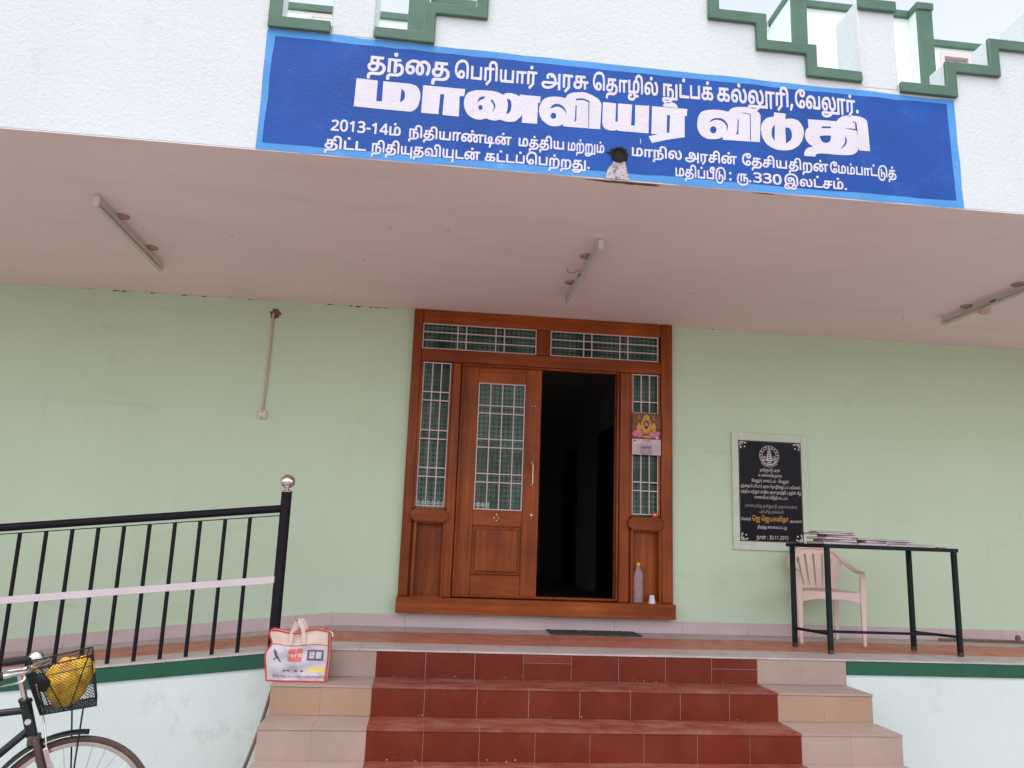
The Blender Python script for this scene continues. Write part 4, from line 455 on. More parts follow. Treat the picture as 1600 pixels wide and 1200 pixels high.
143:241 -324 398 -321 538 -285 610 -244 704 -161 1048 -158 1048 556 968 559 956 552 956 -68 944 -81 747 -78 796 82 811 262 806 332 779 432 748 488 705 532 634 564 524 569 454 543 398 493 358 539 328 557 294 569 218 569 168 553 126 522 92 462 81 402 81 6 88 -6 164 -6 176 2 176 362 193 442 224 478 278 488 316 462 335 432 346 372 346 6 354 -6 428 -6 441 2 446 376 457 416 482 456 548 489 598 483 634 468 675 422 706 326 711 206 696 92 670 2 624 -79 104 -81 64 -97 44 -117 31 -178 37 -214 64 -256 144 -305;234 -240 174 -225 138 -204 128 -174 148 -161 555 -164 528 -190 444 -226 358 -241
145:222 -14 304 -12 354 9 386 36 421 106 427 146 422 216 381 290 330 322 280 333 210 328 160 310 153 316 193 406 234 448 290 477 354 488 444 466 491 420 517 350 527 190 543 116 573 56 610 18 680 -12 760 -17 847 6 902 50 936 110 957 240 947 350 926 436 861 570 775 536 790 487 738 530 717 590 718 656 747 710 800 747 864 763 924 758 984 737 1032 700 1066 646 1087 566 1092 496 1092 0 1104 -7 1184 -4 1187 550 1171 650 1127 740 1084 783 1030 817 910 848 810 843 754 827 698 796 653 750 628 696 617 630 622 566 640 513 670 468 730 419 836 386 852 326 857 196 841 136 804 88 764 69 700 74 670 93 648 120 622 206 622 310 606 410 574 477 520 532 420 568 300 568 237 550 150 498 108 450 63 346 52 266 57 160 73 100 107 46 150 9;230 64 200 78 163 120 142 200 200 242 250 253 280 246 313 220 332 180 332 130 324 104 294 74 270 63
148:243 -324 410 -321 550 -285 622 -248 720 -161 1175 -158 1178 466 1186 479 1330 479 1343 472 1343 -154 1356 -161 1435 -158 1438 472 1450 479 1610 482 1610 556 1086 556 1083 -68 1070 -81 776 -81 764 -74 784 -14 860 15 900 50 932 102 953 186 948 342 927 416 882 516 822 602 800 598 734 546 822 412 847 336 858 262 858 212 839 132 800 84 766 69 720 69 690 80 642 132 623 196 623 292 607 406 577 476 536 519 466 558 406 569 310 569 190 528 146 494 109 452 74 386 58 326 58 156 74 96 110 40 146 10 190 -10 280 -16 356 10 406 65 423 112 428 176 412 246 373 296 340 318 270 334 153 312 184 392 239 452 300 479 396 484 456 459 486 428 507 386 523 316 528 182 544 112 569 62 619 12 676 -14 652 -74 640 -81 110 -81 64 -98 44 -118 33 -154 39 -214 63 -254 110 -290 156 -310;236 -240 176 -225 140 -204 130 -174 150 -161 578 -164 520 -204 416 -236;226 65 174 102 154 142 143 202 156 218 210 248 276 248 306 229 327 196 332 126 320 100 290 71
180:38 260 278 257 285 270 285 340 272 347 42 347 35 334
181:112 -14 164 -11 196 20 202 60 195 96 160 127 110 127 73 96 67 46 74 16
183:265 -14 342 -12 392 5 450 50 499 136 525 260 525 440 499 570 464 640 424 686 368 717 312 728 212 722 152 692 120 660 71 570 50 476 45 400 50 246 71 150 106 76 148 28 188 4;278 69 216 90 171 150 145 276 145 446 161 530 188 592 242 637 298 643 358 618 384 590 404 550 430 416 430 306 409 170 384 120 332 79
184:268 -2 348 -5 360 2 360 708 352 720 278 718 86 562 138 501 252 595 264 592
185:47 -2 522 -2 524 72 516 85 180 88 384 298 473 422 494 498 488 602 454 662 396 706 302 730 206 725 126 696 56 648 72 611 106 580 222 639 282 645 332 634 382 588 394 552 394 508 373 438 329 372 46 79
186:175 -14 322 -12 428 24 488 79 515 140 520 230 499 296 448 347 381 376 438 408 481 460 500 536 494 596 474 646 429 690 388 712 322 728 218 728 168 717 92 687 46 650 92 588 228 643 328 637 370 610 395 560 394 506 378 474 348 444 268 413 162 413 150 406 153 330 282 323 335 310 395 270 418 206 398 129 369 100 328 79 278 68 202 68 43 110 46 20
188:188 -14 326 -12 396 10 468 66 512 146 523 226 513 296 491 346 456 388 396 422 340 438 226 443 180 435 173 446 191 626 466 628 473 640 473 710 466 718 116 718 103 710 78 430 81 370 126 343 210 358 280 358 330 347 388 310 418 250 418 186 401 140 376 108 336 84 226 68 60 110 64 20 110 -1
193:112 -14 164 -11 196 20 202 60 195 96 160 127 110 127 73 96 67 46 74 16/122 410 167 416 196 446 202 486 195 520 160 552 104 551 80 532 68 506 67 466 78 436"""
BIG = "-1007 6483 -773 6479 -773 6227 -710 6230 -711 6477 -410 6477 -350 6460 -337 6452 -317 6429 -303 6401 -294 6373 -290 6344 -292 6296 -306 6223 -318 6195 -342 6161 -364 6147 -394 6135 -761 6136 -1014 6140;-504 6405 -479 6385 -470 6370 -462 6341 -461 6308 -469 6276 -485 6257 -511 6235/-267 6474 207 6474 200 6385 148 6382 151 6129 -33 6131 -26 6385 -70 6383 -78 6136 -271 6134/200 6294 201 6342 211 6382 224 6409 242 6432 266 6449 321 6471 401 6481 520 6484 570 6476 640 6448 660 6465 676 6472 710 6478 734 6478 786 6468 828 6446 830 6470 1070 6470 1063 6391 1042 6389 1038 6128 864 6123 866 6222 849 6197 801 6144 789 6135 761 6126 716 6120 689 6121 643 6129 616 6138 571 6122 533 6120 497 6125 462 6138 399 6115 342 6116 312 6125 280 6141 242 6173 214 6226 206 6254;350 6319 361 6366 376 6389 404 6403 437 6406 420 6373 380 6354;414 6266 410 6247 395 6233 376 6236 364 6254 367 6280 382 6294 395 6294 403 6290 410 6281;498 6362 515 6378 544 6340 555 6311 556 6281 526 6216 538 6271 539 6294 526 6327;681 6403 713 6396 725 6386 736 6359 739 6321 736 6279 727 6248 711 6226 683 6212 695 6275 698 6331 695 6357/1054 6281 1058 6337 1071 6382 1092 6424 1120 6454 1162 6474 1238 6488 1312 6487 1361 6477 1368 6506 1385 6528 1414 6548 1456 6561 1554 6577 1590 6573 1629 6563 1683 6541 1730 6515 1752 6495 1778 6449 1766 6130 1335 6126 1339 6155 1312 6136 1279 6123 1238 6115 1200 6117 1174 6124 1146 6138 1098 6177 1082 6200 1065 6234;1257 6248 1249 6222 1238 6212 1226 6207 1214 6208 1202 6214 1194 6224 1189 6237 1195 6264 1208 6278 1220 6282 1233 6282 1247 6273;1182 6331 1201 6370 1217 6384 1237 6394 1259 6398 1293 6395 1325 6380 1351 6352 1363 6328 1373 6275 1355 6311 1342 6328 1316 6351 1296 6360 1274 6364 1251 6362;1477 6484 1524 6495 1559 6496 1602 6487 1637 6468 1634 6139 1627 6136 1625 6453 1592 6469 1565 6475 1525 6472 1478 6464;1475 6403 1488 6404 1488 6228 1481 6203 1454 6201 1465 6209 1471 6232/1794 6476 1949 6473 1942 6244 1969 6243 1970 6475 2138 6478 2126 6215 2171 6216 2174 6476 2340 6482 2332 6134 1972 6132 1972 6144 1928 6130 1889 6127 1850 6132 1822 6143 1802 6164 1788 6204/2374 6481 2795 6487 2788 6395 2762 6395 2761 6127 2566 6080 2372 6018 2334 6098 2447 6134 2365 6131;2552 6385 2587 6388 2580 6168 2547 6162/2500 6491 2513 6524 2526 6536 2555 6547 2608 6553 2634 6550 2660 6536 2676 6517 2681 6488/2912 6311 2919 6380 2932 6420 2945 6444 2962 6464 2983 6480 3031 6498 3111 6511 3172 6515 3214 6513 3294 6502 3317 6539 3335 6551 3369 6567 3412 6577 3517 6585 3573 6578 3630 6554 3668 6524 3684 6487 3666 6151 3216 6139 3218 6173 3178 6152 3138 6140 3077 6132 3029 6133 2986 6151 2960 6171 2941 6193 2918 6243 2913 6270;3144 6257 3136 6230 3125 6217 3111 6210 3096 6208 3082 6213 3072 6224 3066 6239 3065 6255 3072 6277 3083 6290 3097 6298 3117 6298 3130 6291 3139 6279;3060 6341 3072 6367 3086 6385 3121 6402 3174 6411 3201 6409 3224 6400 3246 6386 3263 6368 3276 6347 3283 6322 3282 6294 3261 6234 3269 6281 3264 6314 3248 6344 3215 6373 3183 6384 3136 6384 3096 6367;3402 6412 3415 6414 3406 6226 3371 6222 3384 6240 3392 6266;3432 6500 3499 6510 3563 6502 3558 6160 3546 6159 3553 6494 3499 6499/3682 6317 3689 6370 3702 6401 3720 6431 3757 6468 3793 6483 3845 6495 3850 6551 3994 6545 3984 6478 4035 6488 4073 6491 4107 6486 4138 6475 4164 6454 4187 6422 4203 6388 4210 6356 4208 6306 4196 6249 4182 6212 4148 6162 4120 6135 4074 6103 4023 6083 3970 6074 3893 6073 3854 6079 3793 6103 3758 6126 3731 6154 3702 6207 3689 6250;3854 6395 3823 6351 3816 6323 3811 6279 3812 6257 3819 6228 3845 6178;3982 6367 4021 6369 4037 6361 4049 6343 4058 6323 4062 6286 4058 6250 4046 6218 4030 6199 3984 6164/4265 6503 4626 6512 4645 6543 4686 6575 4731 6594 4785 6603 4881 6605 4927 6599 4960 6588 4986 6573 5006 6555 5008 6549 5016 6449 5026 6163 4892 6161 4882 6191 4869 6152 4849 6127 4812 6103 4779 6092 4707 6084 4611 6079 4473 6081 4406 6078 4371 6071 4349 6059 4343 6048 4342 6031 4203 6028 4206 6071 4220 6102 4233 6120 4250 6133 4278 6147 4318 6158 4275 6181 4256 6199 4233 6235 4222 6271 4222 6308 4232 6349 4247 6379 4270 6395;4433 6426 4548 6437 4547 6413 4432 6405;4408 6300 4429 6307 4516 6319 4538 6318 4545 6308 4540 6270 4529 6245 4507 6226 4479 6217 4448 6222 4425 6239 4405 6280 4404 6294;4721 6330 4742 6286 4737 6244 4720 6212 4696 6184 4655 6166 4692 6204 4713 6241 4719 6267;4712 6429 4798 6436 4854 6431 4854 6512 4812 6518 4836 6530 4862 6525 4872 6513 4875 6503 4885 6340 4874 6398 4867 6409 4856 6415"
RUNS = {
    'தந்தை': [25, 0, 85, 825, 48, 1614, 25, 2774],
    'பெரியார்': [46, 0, 28, 901, 31, 1679, 42, 2319, 30, 2581, 41, 3544, 90, 4184],
    'அரசு': [6, 0, 31, 1121, 108, 1761],
    'தொழில்': [46, 0, 25, 901, 41, 1726, 35, 2366, 42, 3224, 92, 3486],
    'நுட்பக்': [125, 0, 82, 1058, 28, 1751, 77, 2529],
    'கல்லூரி,': [18, 0, 92, 825, 148, 1838, 31, 3462, 42, 4102, 179, 4364],
    'வேலூர்.': [47, 0, 36, 720, 148, 1764, 90, 3388, 181, 4028],
    '2013-14ம்': [185, 0, 183, 572, 184, 1144, 186, 1716, 180, 2288, 184, 2610, 187, 3182, 88, 3754],
    'நிதியாண்டின்': [26, 0, 42, 789, 25, 1051, 42, 1876, 30, 2138, 41, 3101, 83, 3741, 114, 5390, 86, 6187],
    'மத்திய': [29, 0, 84, 858, 25, 1683, 42, 2508, 30, 2770],
    'மற்றும்': [29, 0, 91, 858, 143, 1727, 88, 2862],
    'மாநில': [29, 0, 41, 858, 26, 1498, 42, 2287, 33, 2549],
    'அரசின்': [6, 0, 31, 1121, 20, 1761, 42, 2484, 86, 2746],
    'தேசிய': [47, 0, 25, 720, 20, 1545, 42, 2268, 30, 2530],
    'திறன்': [25, 0, 42, 825, 32, 1087, 86, 1956],
    'மேம்பாட்டுத்': [47, 0, 29, 720, 88, 1578, 28, 2436, 41, 3214, 82, 3854, 116, 4547, 84, 5562],
    'திட்ட': [25, 0, 42, 825, 82, 1087, 23, 1780],
    'நிதியுதவியுடன்': [26, 0, 42, 789, 25, 1051, 42, 1876, 137, 2138, 25, 3101, 36, 3926, 42, 4970, 137, 5232, 23, 6195, 86, 6888],
    'கட்டப்பெற்றது.': [18, 0, 82, 825, 23, 1518, 87, 2211, 46, 2989, 28, 3890, 91, 4668, 32, 5537, 122, 6406, 181, 7497],
    'மதிப்பீடு': [29, 0, 25, 858, 42, 1683, 87, 1945, 130, 2723, 116, 3501],
    ':': [193, 0],
    'ரு.': [140, 0, 181, 1051],
    '330': [186, 0, 186, 572, 183, 1144],
    'இலட்சம்.': [8, 0, 33, 1126, 82, 2139, 20, 2832, 88, 3555, 181, 4413],
    'தமிழ்நாடு அரசு': [25, 0, 29, 825, 42, 1683, 94, 1945, 26, 2803, 41, 3592, 116, 4232, 6, 5547, 31, 6668, 108, 7308],
    'உயர்கல்வித் துறை': [10, 0, 30, 1067, 90, 2030, 18, 2670, 92, 3495, 36, 4508, 42, 5552, 84, 5814, 122, 6939, 48, 8030, 32, 9190],
    'வேலூர் மாவட்டம் - வேலூர்': [47, 0, 36, 720, 148, 1764, 90, 3388, 29, 4328, 41, 5186, 36, 5826, 82, 6870, 23, 7563, 88, 8256, 180, 9414, 47, 10036, 36, 10756, 148, 11800, 90, 13424],
    'தந்தை பெரியார் அரசு தொழில்நுட்பப் பயிலகம்': [25, 0, 85, 825, 48, 1614, 25, 2774, 46, 3899, 28, 4800, 31, 5578, 42, 6218, 30, 6480, 41, 7443, 90, 8083, 6, 9023, 31, 10144, 108, 10784, 46, 11951, 25, 12852, 41, 13677, 35, 14317, 42, 15175, 92, 15437, 125, 16450, 82, 17508, 28, 18201, 87, 18979, 28, 20057, 30, 20835, 42, 21798, 33, 22060, 18, 23073, 88, 23898],
    'மத்திய மற்றும் மாநில அரசு நலத்திட்டத்தின் கீழ்': [29, 0, 84, 858, 25, 1683, 42, 2508, 30, 2770, 29, 4033, 91, 4891, 143, 5760, 88, 6895, 29, 8053, 41, 8911, 26, 9551, 42, 10340, 33, 10602, 6, 11915, 31, 13036, 108, 13676, 26, 14843, 33, 15632, 84, 16645, 25, 17470, 42, 18295, 82, 18557, 23, 19250, 84, 19943, 25, 20768, 42, 21593, 86, 21855, 101, 23389, 94, 24214],
    'மாணவியர் விடுதி கட்டடம்': [29, 0, 41, 858, 24, 1498, 36, 3146, 42, 4190, 30, 4452, 90, 5415, 36, 6355, 42, 7399, 116, 7661, 25, 8676, 42, 9501, 18, 10063, 82, 10888, 23, 11581, 23, 12274, 88, 12967],
    'மாண்புமிகு தமிழ்நாடு முதலமைச்சர்': [29, 0, 41, 858, 83, 1498, 131, 3147, 29, 3925, 42, 4783, 102, 5045, 25, 6407, 29, 7232, 42, 8090, 94, 8352, 26, 9210, 41, 9999, 116, 10639, 134, 11954, 25, 13086, 33, 13911, 48, 14924, 29, 16084, 79, 16942, 20, 17665, 90, 18388],
    'புரட்சித் தலைவி': [131, 0, 31, 778, 82, 1418, 20, 2111, 42, 2834, 84, 3096, 25, 4221, 48, 5046, 33, 6206, 36, 7219, 42, 8263],
    'செல்வி': [46, 0, 20, 901, 92, 1624, 36, 2637, 42, 3681],
    'ஜெ ஜெயலலிதா': [46, 0, 21, 901, 46, 2223, 21, 3124, 30, 4146, 33, 5109, 145, 6122, 25, 7393, 41, 8218],
    'அவர்கள்': [6, 0, 36, 1121, 90, 2165, 18, 2805, 93, 3630],
    'திறந்து வைக்கப்பட்டது': [25, 0, 42, 825, 32, 1087, 85, 1956, 122, 2745, 48, 4136, 36, 5296, 77, 6340, 18, 7165, 87, 7990, 28, 8768, 82, 9546, 23, 10239, 122, 10932],
    'நாள் : 30.11.2015': [26, 0, 41, 789, 93, 1429, 193, 2799, 186, 3367, 183, 3939, 181, 4511, 184, 4779, 184, 5351, 181, 5923, 185, 6191, 183, 6763, 184, 7335, 188, 7907],
}

def parse(s):
    g = {}
    for l in s.strip().split('\n'):
        k, v = l.split(':')
        g[int(k)] = [[list(zip(*[iter(map(int, p.split()))]*2)) for p in gr.split(';')] for gr in v.split('/')]
    return g
GS, GP = parse(GS), parse(GP)
def word(bm, glyphs, text, x0, x1, zb0, zb1, h, y, mi=0):
    run = RUNS[text]; it = list(zip(run[::2], run[1::2]))
    lo = min(px+gx for g, gx in it for gr in glyphs[g] for p in gr for px, _ in p)
    hi = max(px+gx for g, gx in it for gr in glyphs[g] for p in gr for px, _ in p)
    kx = (x1-x0)/(hi-lo); kz = h/567.
    for n, (g, gx) in enumerate(it):
        jz, jk = (random.uniform(-.0013, .0013), random.uniform(.96, 1.05)) if h > .04 else (0, 1)
        for q, gr in enumerate(glyphs[g]):
            yy = y-.00012*(n % 3)-.00005*q
            if h > .04: gr = [[(px_+random.uniform(-7, 7), pz_+random.uniform(-7, 7)) for px_, pz_ in pl_] for pl_ in gr]
            sheet(bm, gr, lambda px, pz: (x0+(px+gx-lo)*kx, yy, zb0+(zb1-zb0)*(px+gx-lo)/(hi-lo)+jz+pz*kz*jk), mi)
def latin(text, size, name='lettering'):
    cu = bpy.data.curves.new(name, 'FONT'); cu.body = text; cu.size = size; cu.align_x = 'CENTER'; cu.align_y = 'CENTER'
    o = bpy.data.objects.new(name, cu); COL.objects.link(o)
    dg = bpy.context.evaluated_depsgraph_get(); me = bpy.data.meshes.new_from_object(o.evaluated_get(dg))
    bpy.data.objects.remove(o); bpy.data.curves.remove(cu); return me
def add_latin(bm, text, size, fn, mi=0, sx=1.):
    me = latin(text, size); vs = [bm.verts.new(fn(v.co.x*sx, v.co.y)) for v in me.vertices]
    for p in me.polygons:
        try: bm.faces.new([vs[i] for i in p.vertices]).material_index = mi
        except ValueError: pass
    bpy.data.meshes.remove(me)

# ================================================================ SETTING
HS = 2.765; CY = -2.9; PY = -1.39; GZ = -.89; RZ, TD = .178, .321
def rampz(x): return min(0, .107*(x+.70))
bm = B(); n = 40
for i in range(n):
    for j in range(n): pass
s = 600
gv = [bm.verts.new((x, y, GZ)) for x, y in ((-s, -s), (s, -s), (s, s), (-s, s))]; bm.faces.new(gv)
g = link('ground', bm, 'ground', smooth=None); g['kind'] = 'structure'

# ---------------------------------------------------------------- building
bld = thing('hostel_building', 'pale green and white building with stepped green trimmed canopy over its porch', 'building', (1, 0, GZ))
bm = B()
box(bm, -12, -.173, 0, .25, GZ, HS); box(bm, 2.209, 12, 0, .25, GZ, HS); box(bm, -.173, 2.209, .0, .25, GZ, .10)
link('front_wall', bm, 'wall', bld)
bm = B(); box(bm, -12, 12, CY+.14, .25, HS+.004, HS+.14); link('canopy_slab', bm, 'upper', bld)
bm = B(); box(bm, -12, 12, CY+.0006, -.0006, HS-.001, HS+.003); link('soffit', bm, 'soffit', bld)
HS -= .001
bm = B()
sol = [(-12, HS+.004), (12, HS+.004), (12, 3.905), (3.32, 3.905), (3.32, 3.715), (3.023, 3.715), (3.023, 3.547), (2.722, 3.547), (2.722, 3.50), (2.48, 3.50), (2.48, 3.585), (2.194, 3.589), (2.194, 3.734), (1.885, 3.734), (1.885, 3.907), (1.591, 3.907), (1.591, 4.5), (.148, 4.5), (.148, 3.749), (-.149, 3.749), (-.149, 3.559), (-.425, 3.559), (-.425, 3.497), (-.668, 3.497), (-.668, 3.564), (-.943, 3.564), (-.943, 4.5), (-12, 4.5)]
prism(bm, sol, CY, CY+.14); link('canopy_fascia', bm, 'fascia', bld, smooth=30, bevel=.006)
for pts in ([(-1.01, 4.5), (-1.01, 3.497), (-.668, 3.497), (-.668, 3.567), (-.94, 3.567), (-.94, 4.5)],
            [(-.425, 3.497), (-.085, 3.492), (-.085, 3.683), (.212, 3.683), (.212, 4.5), (.145, 4.5), (.145, 3.752), (-.152, 3.752), (-.152, 3.562), (-.425, 3.562)],
            [(1.525, 4.5), (1.525, 3.84), (1.82, 3.84), (1.82, 3.67), (2.13, 3.67), (2.13, 3.525), (2.48, 3.52), (2.48, 3.588), (2.197, 3.592), (2.197, 3.737), (1.888, 3.737), (1.888, 3.91), (1.594, 3.91), (1.594, 4.5)],
            [(2.722, 3.482), (3.09, 3.48), (3.09, 3.65), (3.385, 3.65), (3.385, 3.84), (12, 3.84), (12, 3.908), (3.317, 3.908), (3.317, 3.718), (3.02, 3.718), (3.02, 3.55), (2.722, 3.55)]):
    bm = B(); prism(bm, pts, CY-.026, CY-.0005); link('parapet_trim', bm, 'trim', bld, smooth=30, bevel=.006)
for x0, x1, z0, z1 in ((-.668, -.425, 3.497, 4.55), (2.48, 2.722, 3.50, 4.02), (3.63, 3.88, 3.908, 4.10)):
    bm = B(); box(bm, x0+.001, x1-.001, CY+.002, CY+.26, z0, z1+.072); pl = link('parapet_pillar', bm, 'fascia', bld, smooth=30, bevel=.008)
    bm = B(); box(bm, x0-.002, x1+.004, CY-.024, CY+.0015, z1, z1+.075); link('pillar_cap', bm, 'trim', pl, smooth=30, bevel=.008, world=True)
# upper storey behind the canopy
bm = B(); box(bm, -12, -.356, 0, .2, HS+.14, 5.66); box(bm, -.356, .9, -.3, .2, HS+.14, 5.66); box(bm, 1.3, 3.04, -.45, .2, HS+.14, 5.66); box(bm, 4.39, 4.80, -.45, .2, HS+.14, 5.66)
box(bm, 5.13, 12, -.45, .2, HS+.14, 5.66); box(bm, 4.80, 5.13, -.45, .2, 5.607, 5.66); box(bm, 4.80, 5.13, -.45, .2, HS+.14, 5.1)
box(bm, 3.18, 4.25, -.8, .2, HS+.14, 5.66)
link('upper_wall', bm, 'upper', bld)
bm = B(); box(bm, 3.18, 4.25, -.804, -.8, 4.52, 4.53); link('wall_groove', bm, 'grout', bld)
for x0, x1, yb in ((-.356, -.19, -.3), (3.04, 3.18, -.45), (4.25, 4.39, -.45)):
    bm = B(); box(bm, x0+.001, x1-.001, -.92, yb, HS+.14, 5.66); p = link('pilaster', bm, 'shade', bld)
    bm = B(); box(bm, x0-.004, x1+.004, -.945, -.92, HS+.14, 5.66); box(bm, x0-.012, x1+.012, -.96, yb-.03, 5.66, 5.73); link('pilaster_face', bm, 'trim', p, bevel=.006)
bm = B()
for x0, x1, y0 in ((-12, -.36, -.03), (-.185, .9, -.33), (1.3, 3.025, -.48), (3.195, 4.235, -.83), (4.405, 12, -.48)): box(bm, x0, x1, y0, .2, 5.66, 5.73)
link('roof_coping', bm, 'trim', bld, smooth=30, bevel=.006)
for x0, x1, y0, z0, z1 in ((4.80, 5.13, -.45, 5.1, 5.607), (-1.363, -.95, 0, 5.1, 5.65)):
    bm = B(); e = .04
    box(bm, x0, x0+e, y0-.012, y0+.12, z0, z1); box(bm, x1-e, x1, y0-.012, y0+.12, z0, z1); box(bm, x0+e, x1-e, y0-.012, y0+.12, z1-e, z1); box(bm, x0+e, x1-e, y0-.012, y0+.12, z0, z0+e)
    wn = link('upper_window', bm, 'pink_frame', bld)
    bm = B(); box(bm, x0+e, x1-e, y0-.005, y0+.02, z0+e, z1-e-.1); link('sky_panel', bm, 'print', wn)  # pale panel added to imitate sky showing through the window
    for k in (.33, .66):
        bm = B(); box(bm, x0+(x1-x0)*k-.02, x0+(x1-x0)*k+.02, y0-.02, y0-.006, z1-.26, z1-e-.06); link('window_bar', bm, 'pink_frame', wn)
# skirting along wall, following the ramp on the left
bm = B(); xs = [-8.2+.6*i for i in range(13)]+[-.70]
for a, b in zip(xs, xs[1:]):
    prism(bm, [(a+.0007, rampz(a)), (b-.0007, rampz(b)), (b-.0007, rampz(b)+.102), (a+.0007, rampz(a)+.102)], -.012, 0)
x = -.70
while x < 11.5: box(bm, x+.0007, x+.5993, -.012, 0, 0, .102); x += .6
link('skirting', bm, 'skirt', bld, smooth=30, bevel=.0012)
bm = B(); box(bm, -.19, 2.23, -.008, .02, .1025, .121); link('plaster_seam', bm, 'gap', bld)
# ceiling patches, stain and mould specks
bm = B()
for cx, cy, rx, ry in ((-.23, -.10, .17, .07), (2.36, -.13, .26, .10)):
    bm = B(); sheet(bm, [blot(cx, cy, rx, ry, 22, .12)], lambda a, b: (a, min(b, -.002), HS-.002)); link('plaster_patch', bm, 'patch', bld, smooth=None)
for cx, cy, rx, ry in ((1.04, CY+.024, .20, .013), (1.85, CY+.012, .07, .004)):
    bm = B(); sheet(bm, [blot(cx, cy, rx, ry, 26, .4)], lambda a, b: (a, max(b, CY+.003), HS-.0025)); link('damp_stain', bm, 'stain', bld, smooth=None)
for i in range(30):
    cx = random.uniform(-3.2, -.4) if i < 25 else random.uniform(2.3, 6); k = random.uniform(.35, 1)*(1.2 if i < 12 else .7); bm = B()
    sheet(bm, [blot(cx, HS-.004, .02*k, .007*k, 9, .4)], lambda a, b: (a, -.003, min(b, HS-.0005))); face_front(bm); link('mould_speck', bm, 'mould', bld, smooth=None)
for i in range(14):
    cx, cy = random.uniform(-3, 1.2), random.uniform(-2.4, -.25); k = random.uniform(.003, .007); bm = B()
    sheet(bm, [blot(cx, cy, k*1.5, k, 7, .4)], lambda a, b: (a, b, HS-.002)); link('ceiling_speck', bm, 'stain', bld, smooth=None)
# corridor behind the open door
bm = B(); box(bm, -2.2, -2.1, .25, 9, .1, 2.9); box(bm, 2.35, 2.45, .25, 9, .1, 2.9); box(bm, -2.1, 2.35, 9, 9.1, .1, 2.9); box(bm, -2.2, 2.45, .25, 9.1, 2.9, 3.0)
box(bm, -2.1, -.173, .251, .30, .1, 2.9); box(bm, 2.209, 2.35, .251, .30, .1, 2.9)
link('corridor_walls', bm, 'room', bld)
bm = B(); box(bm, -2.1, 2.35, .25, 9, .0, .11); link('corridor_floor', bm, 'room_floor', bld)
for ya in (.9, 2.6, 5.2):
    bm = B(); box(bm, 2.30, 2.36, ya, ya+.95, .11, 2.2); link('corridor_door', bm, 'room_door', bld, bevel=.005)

# ---------------------------------------------------------------- porch platform, ramp and steps
porch = thing('porch', 'raised tiled porch with grey border tiles, green edge band and sloping ramp', 'porch', (3, -.7, GZ))
bm = B()
prism(bm, [(-8.2, GZ), (-.87, GZ), (-.87, -.03), (-8.2, rampz(-8.2)-.03)], PY+.01, 0)
box(bm, -.87, 3.04, PY+.01, 0, GZ, -.03); box(bm, 3.04, 12, PY+.01, 0, GZ, -.03)
link('plinth_wall', bm, 'plinth', porch)
bm = B()
prism(bm, [(-8.2, rampz(-8.2)-.105), (-.87, -.124), (-.87, -.026), (-8.2, rampz(-8.2)-.012)], PY-.004, PY+.01)
box(bm, 3.042, 12, PY-.004, PY+.01, -.105, -.012); link('edge_band', bm, 'band', porch, smooth=30, bevel=.003)
def tilerow(bm, x0, x1, y0, y1, w, mi, z=0., th=.012, off=0.):
    x = x0-off
    while x < x1-1e-4:
        a, b = max(x, x0)+.0012, min(x+w, x1)-.0012
        if b-a > .01:
            h = random.uniform(-.0007, .0007); za, zb = (z+rampz(a)+h, z+rampz(b)+h) if x0 < -.75 else (z+h, z+h)
            v = [bm.verts.new(p) for p in ((a, y0+.0012, za-th), (b, y0+.0012, zb-th), (b, y1-.0012, zb-th), (a, y1-.0012, za-th), (a, y0+.0012, za), (b, y0+.0012, zb), (b, y1-.0012, zb), (a, y1-.0012, za))]
            for f in ((0, 3, 2, 1), (4, 5, 6, 7), (0, 1, 5, 4), (1, 2, 6, 5), (2, 3, 7, 6), (3, 0, 4, 7)): bm.faces.new([v[i] for i in f]).material_index = mi
        x += w
for nm, x0, x1 in (('porch_floor', -.70, 12), ('ramp_floor', -8.2, -.70)):
    bm = B()
    tilerow(bm, x0, x1, PY-.012, -1.05, .33, 0); tilerow(bm, x0, x1, -1.05, -.71, .33, 1, off=.1); tilerow(bm, x0, x1, -.71, -.37, .33, 1, off=.2); tilerow(bm, x0, x1, -.37, -.012, .33, 0, off=.05)
    if x0 > -1: box(bm, x0, x1, PY+.012, -.001, -.03, -.003, 2)
    else: prism(bm, [(x0, rampz(x0)-.03), (x1, -.03), (x1, -.003), (x0, rampz(x0)-.003)], PY+.012, -.001, 2)
    link(nm, bm, ['grey_tile', 'floor_tile', 'grout'], porch, smooth=30, bevel=.0015)

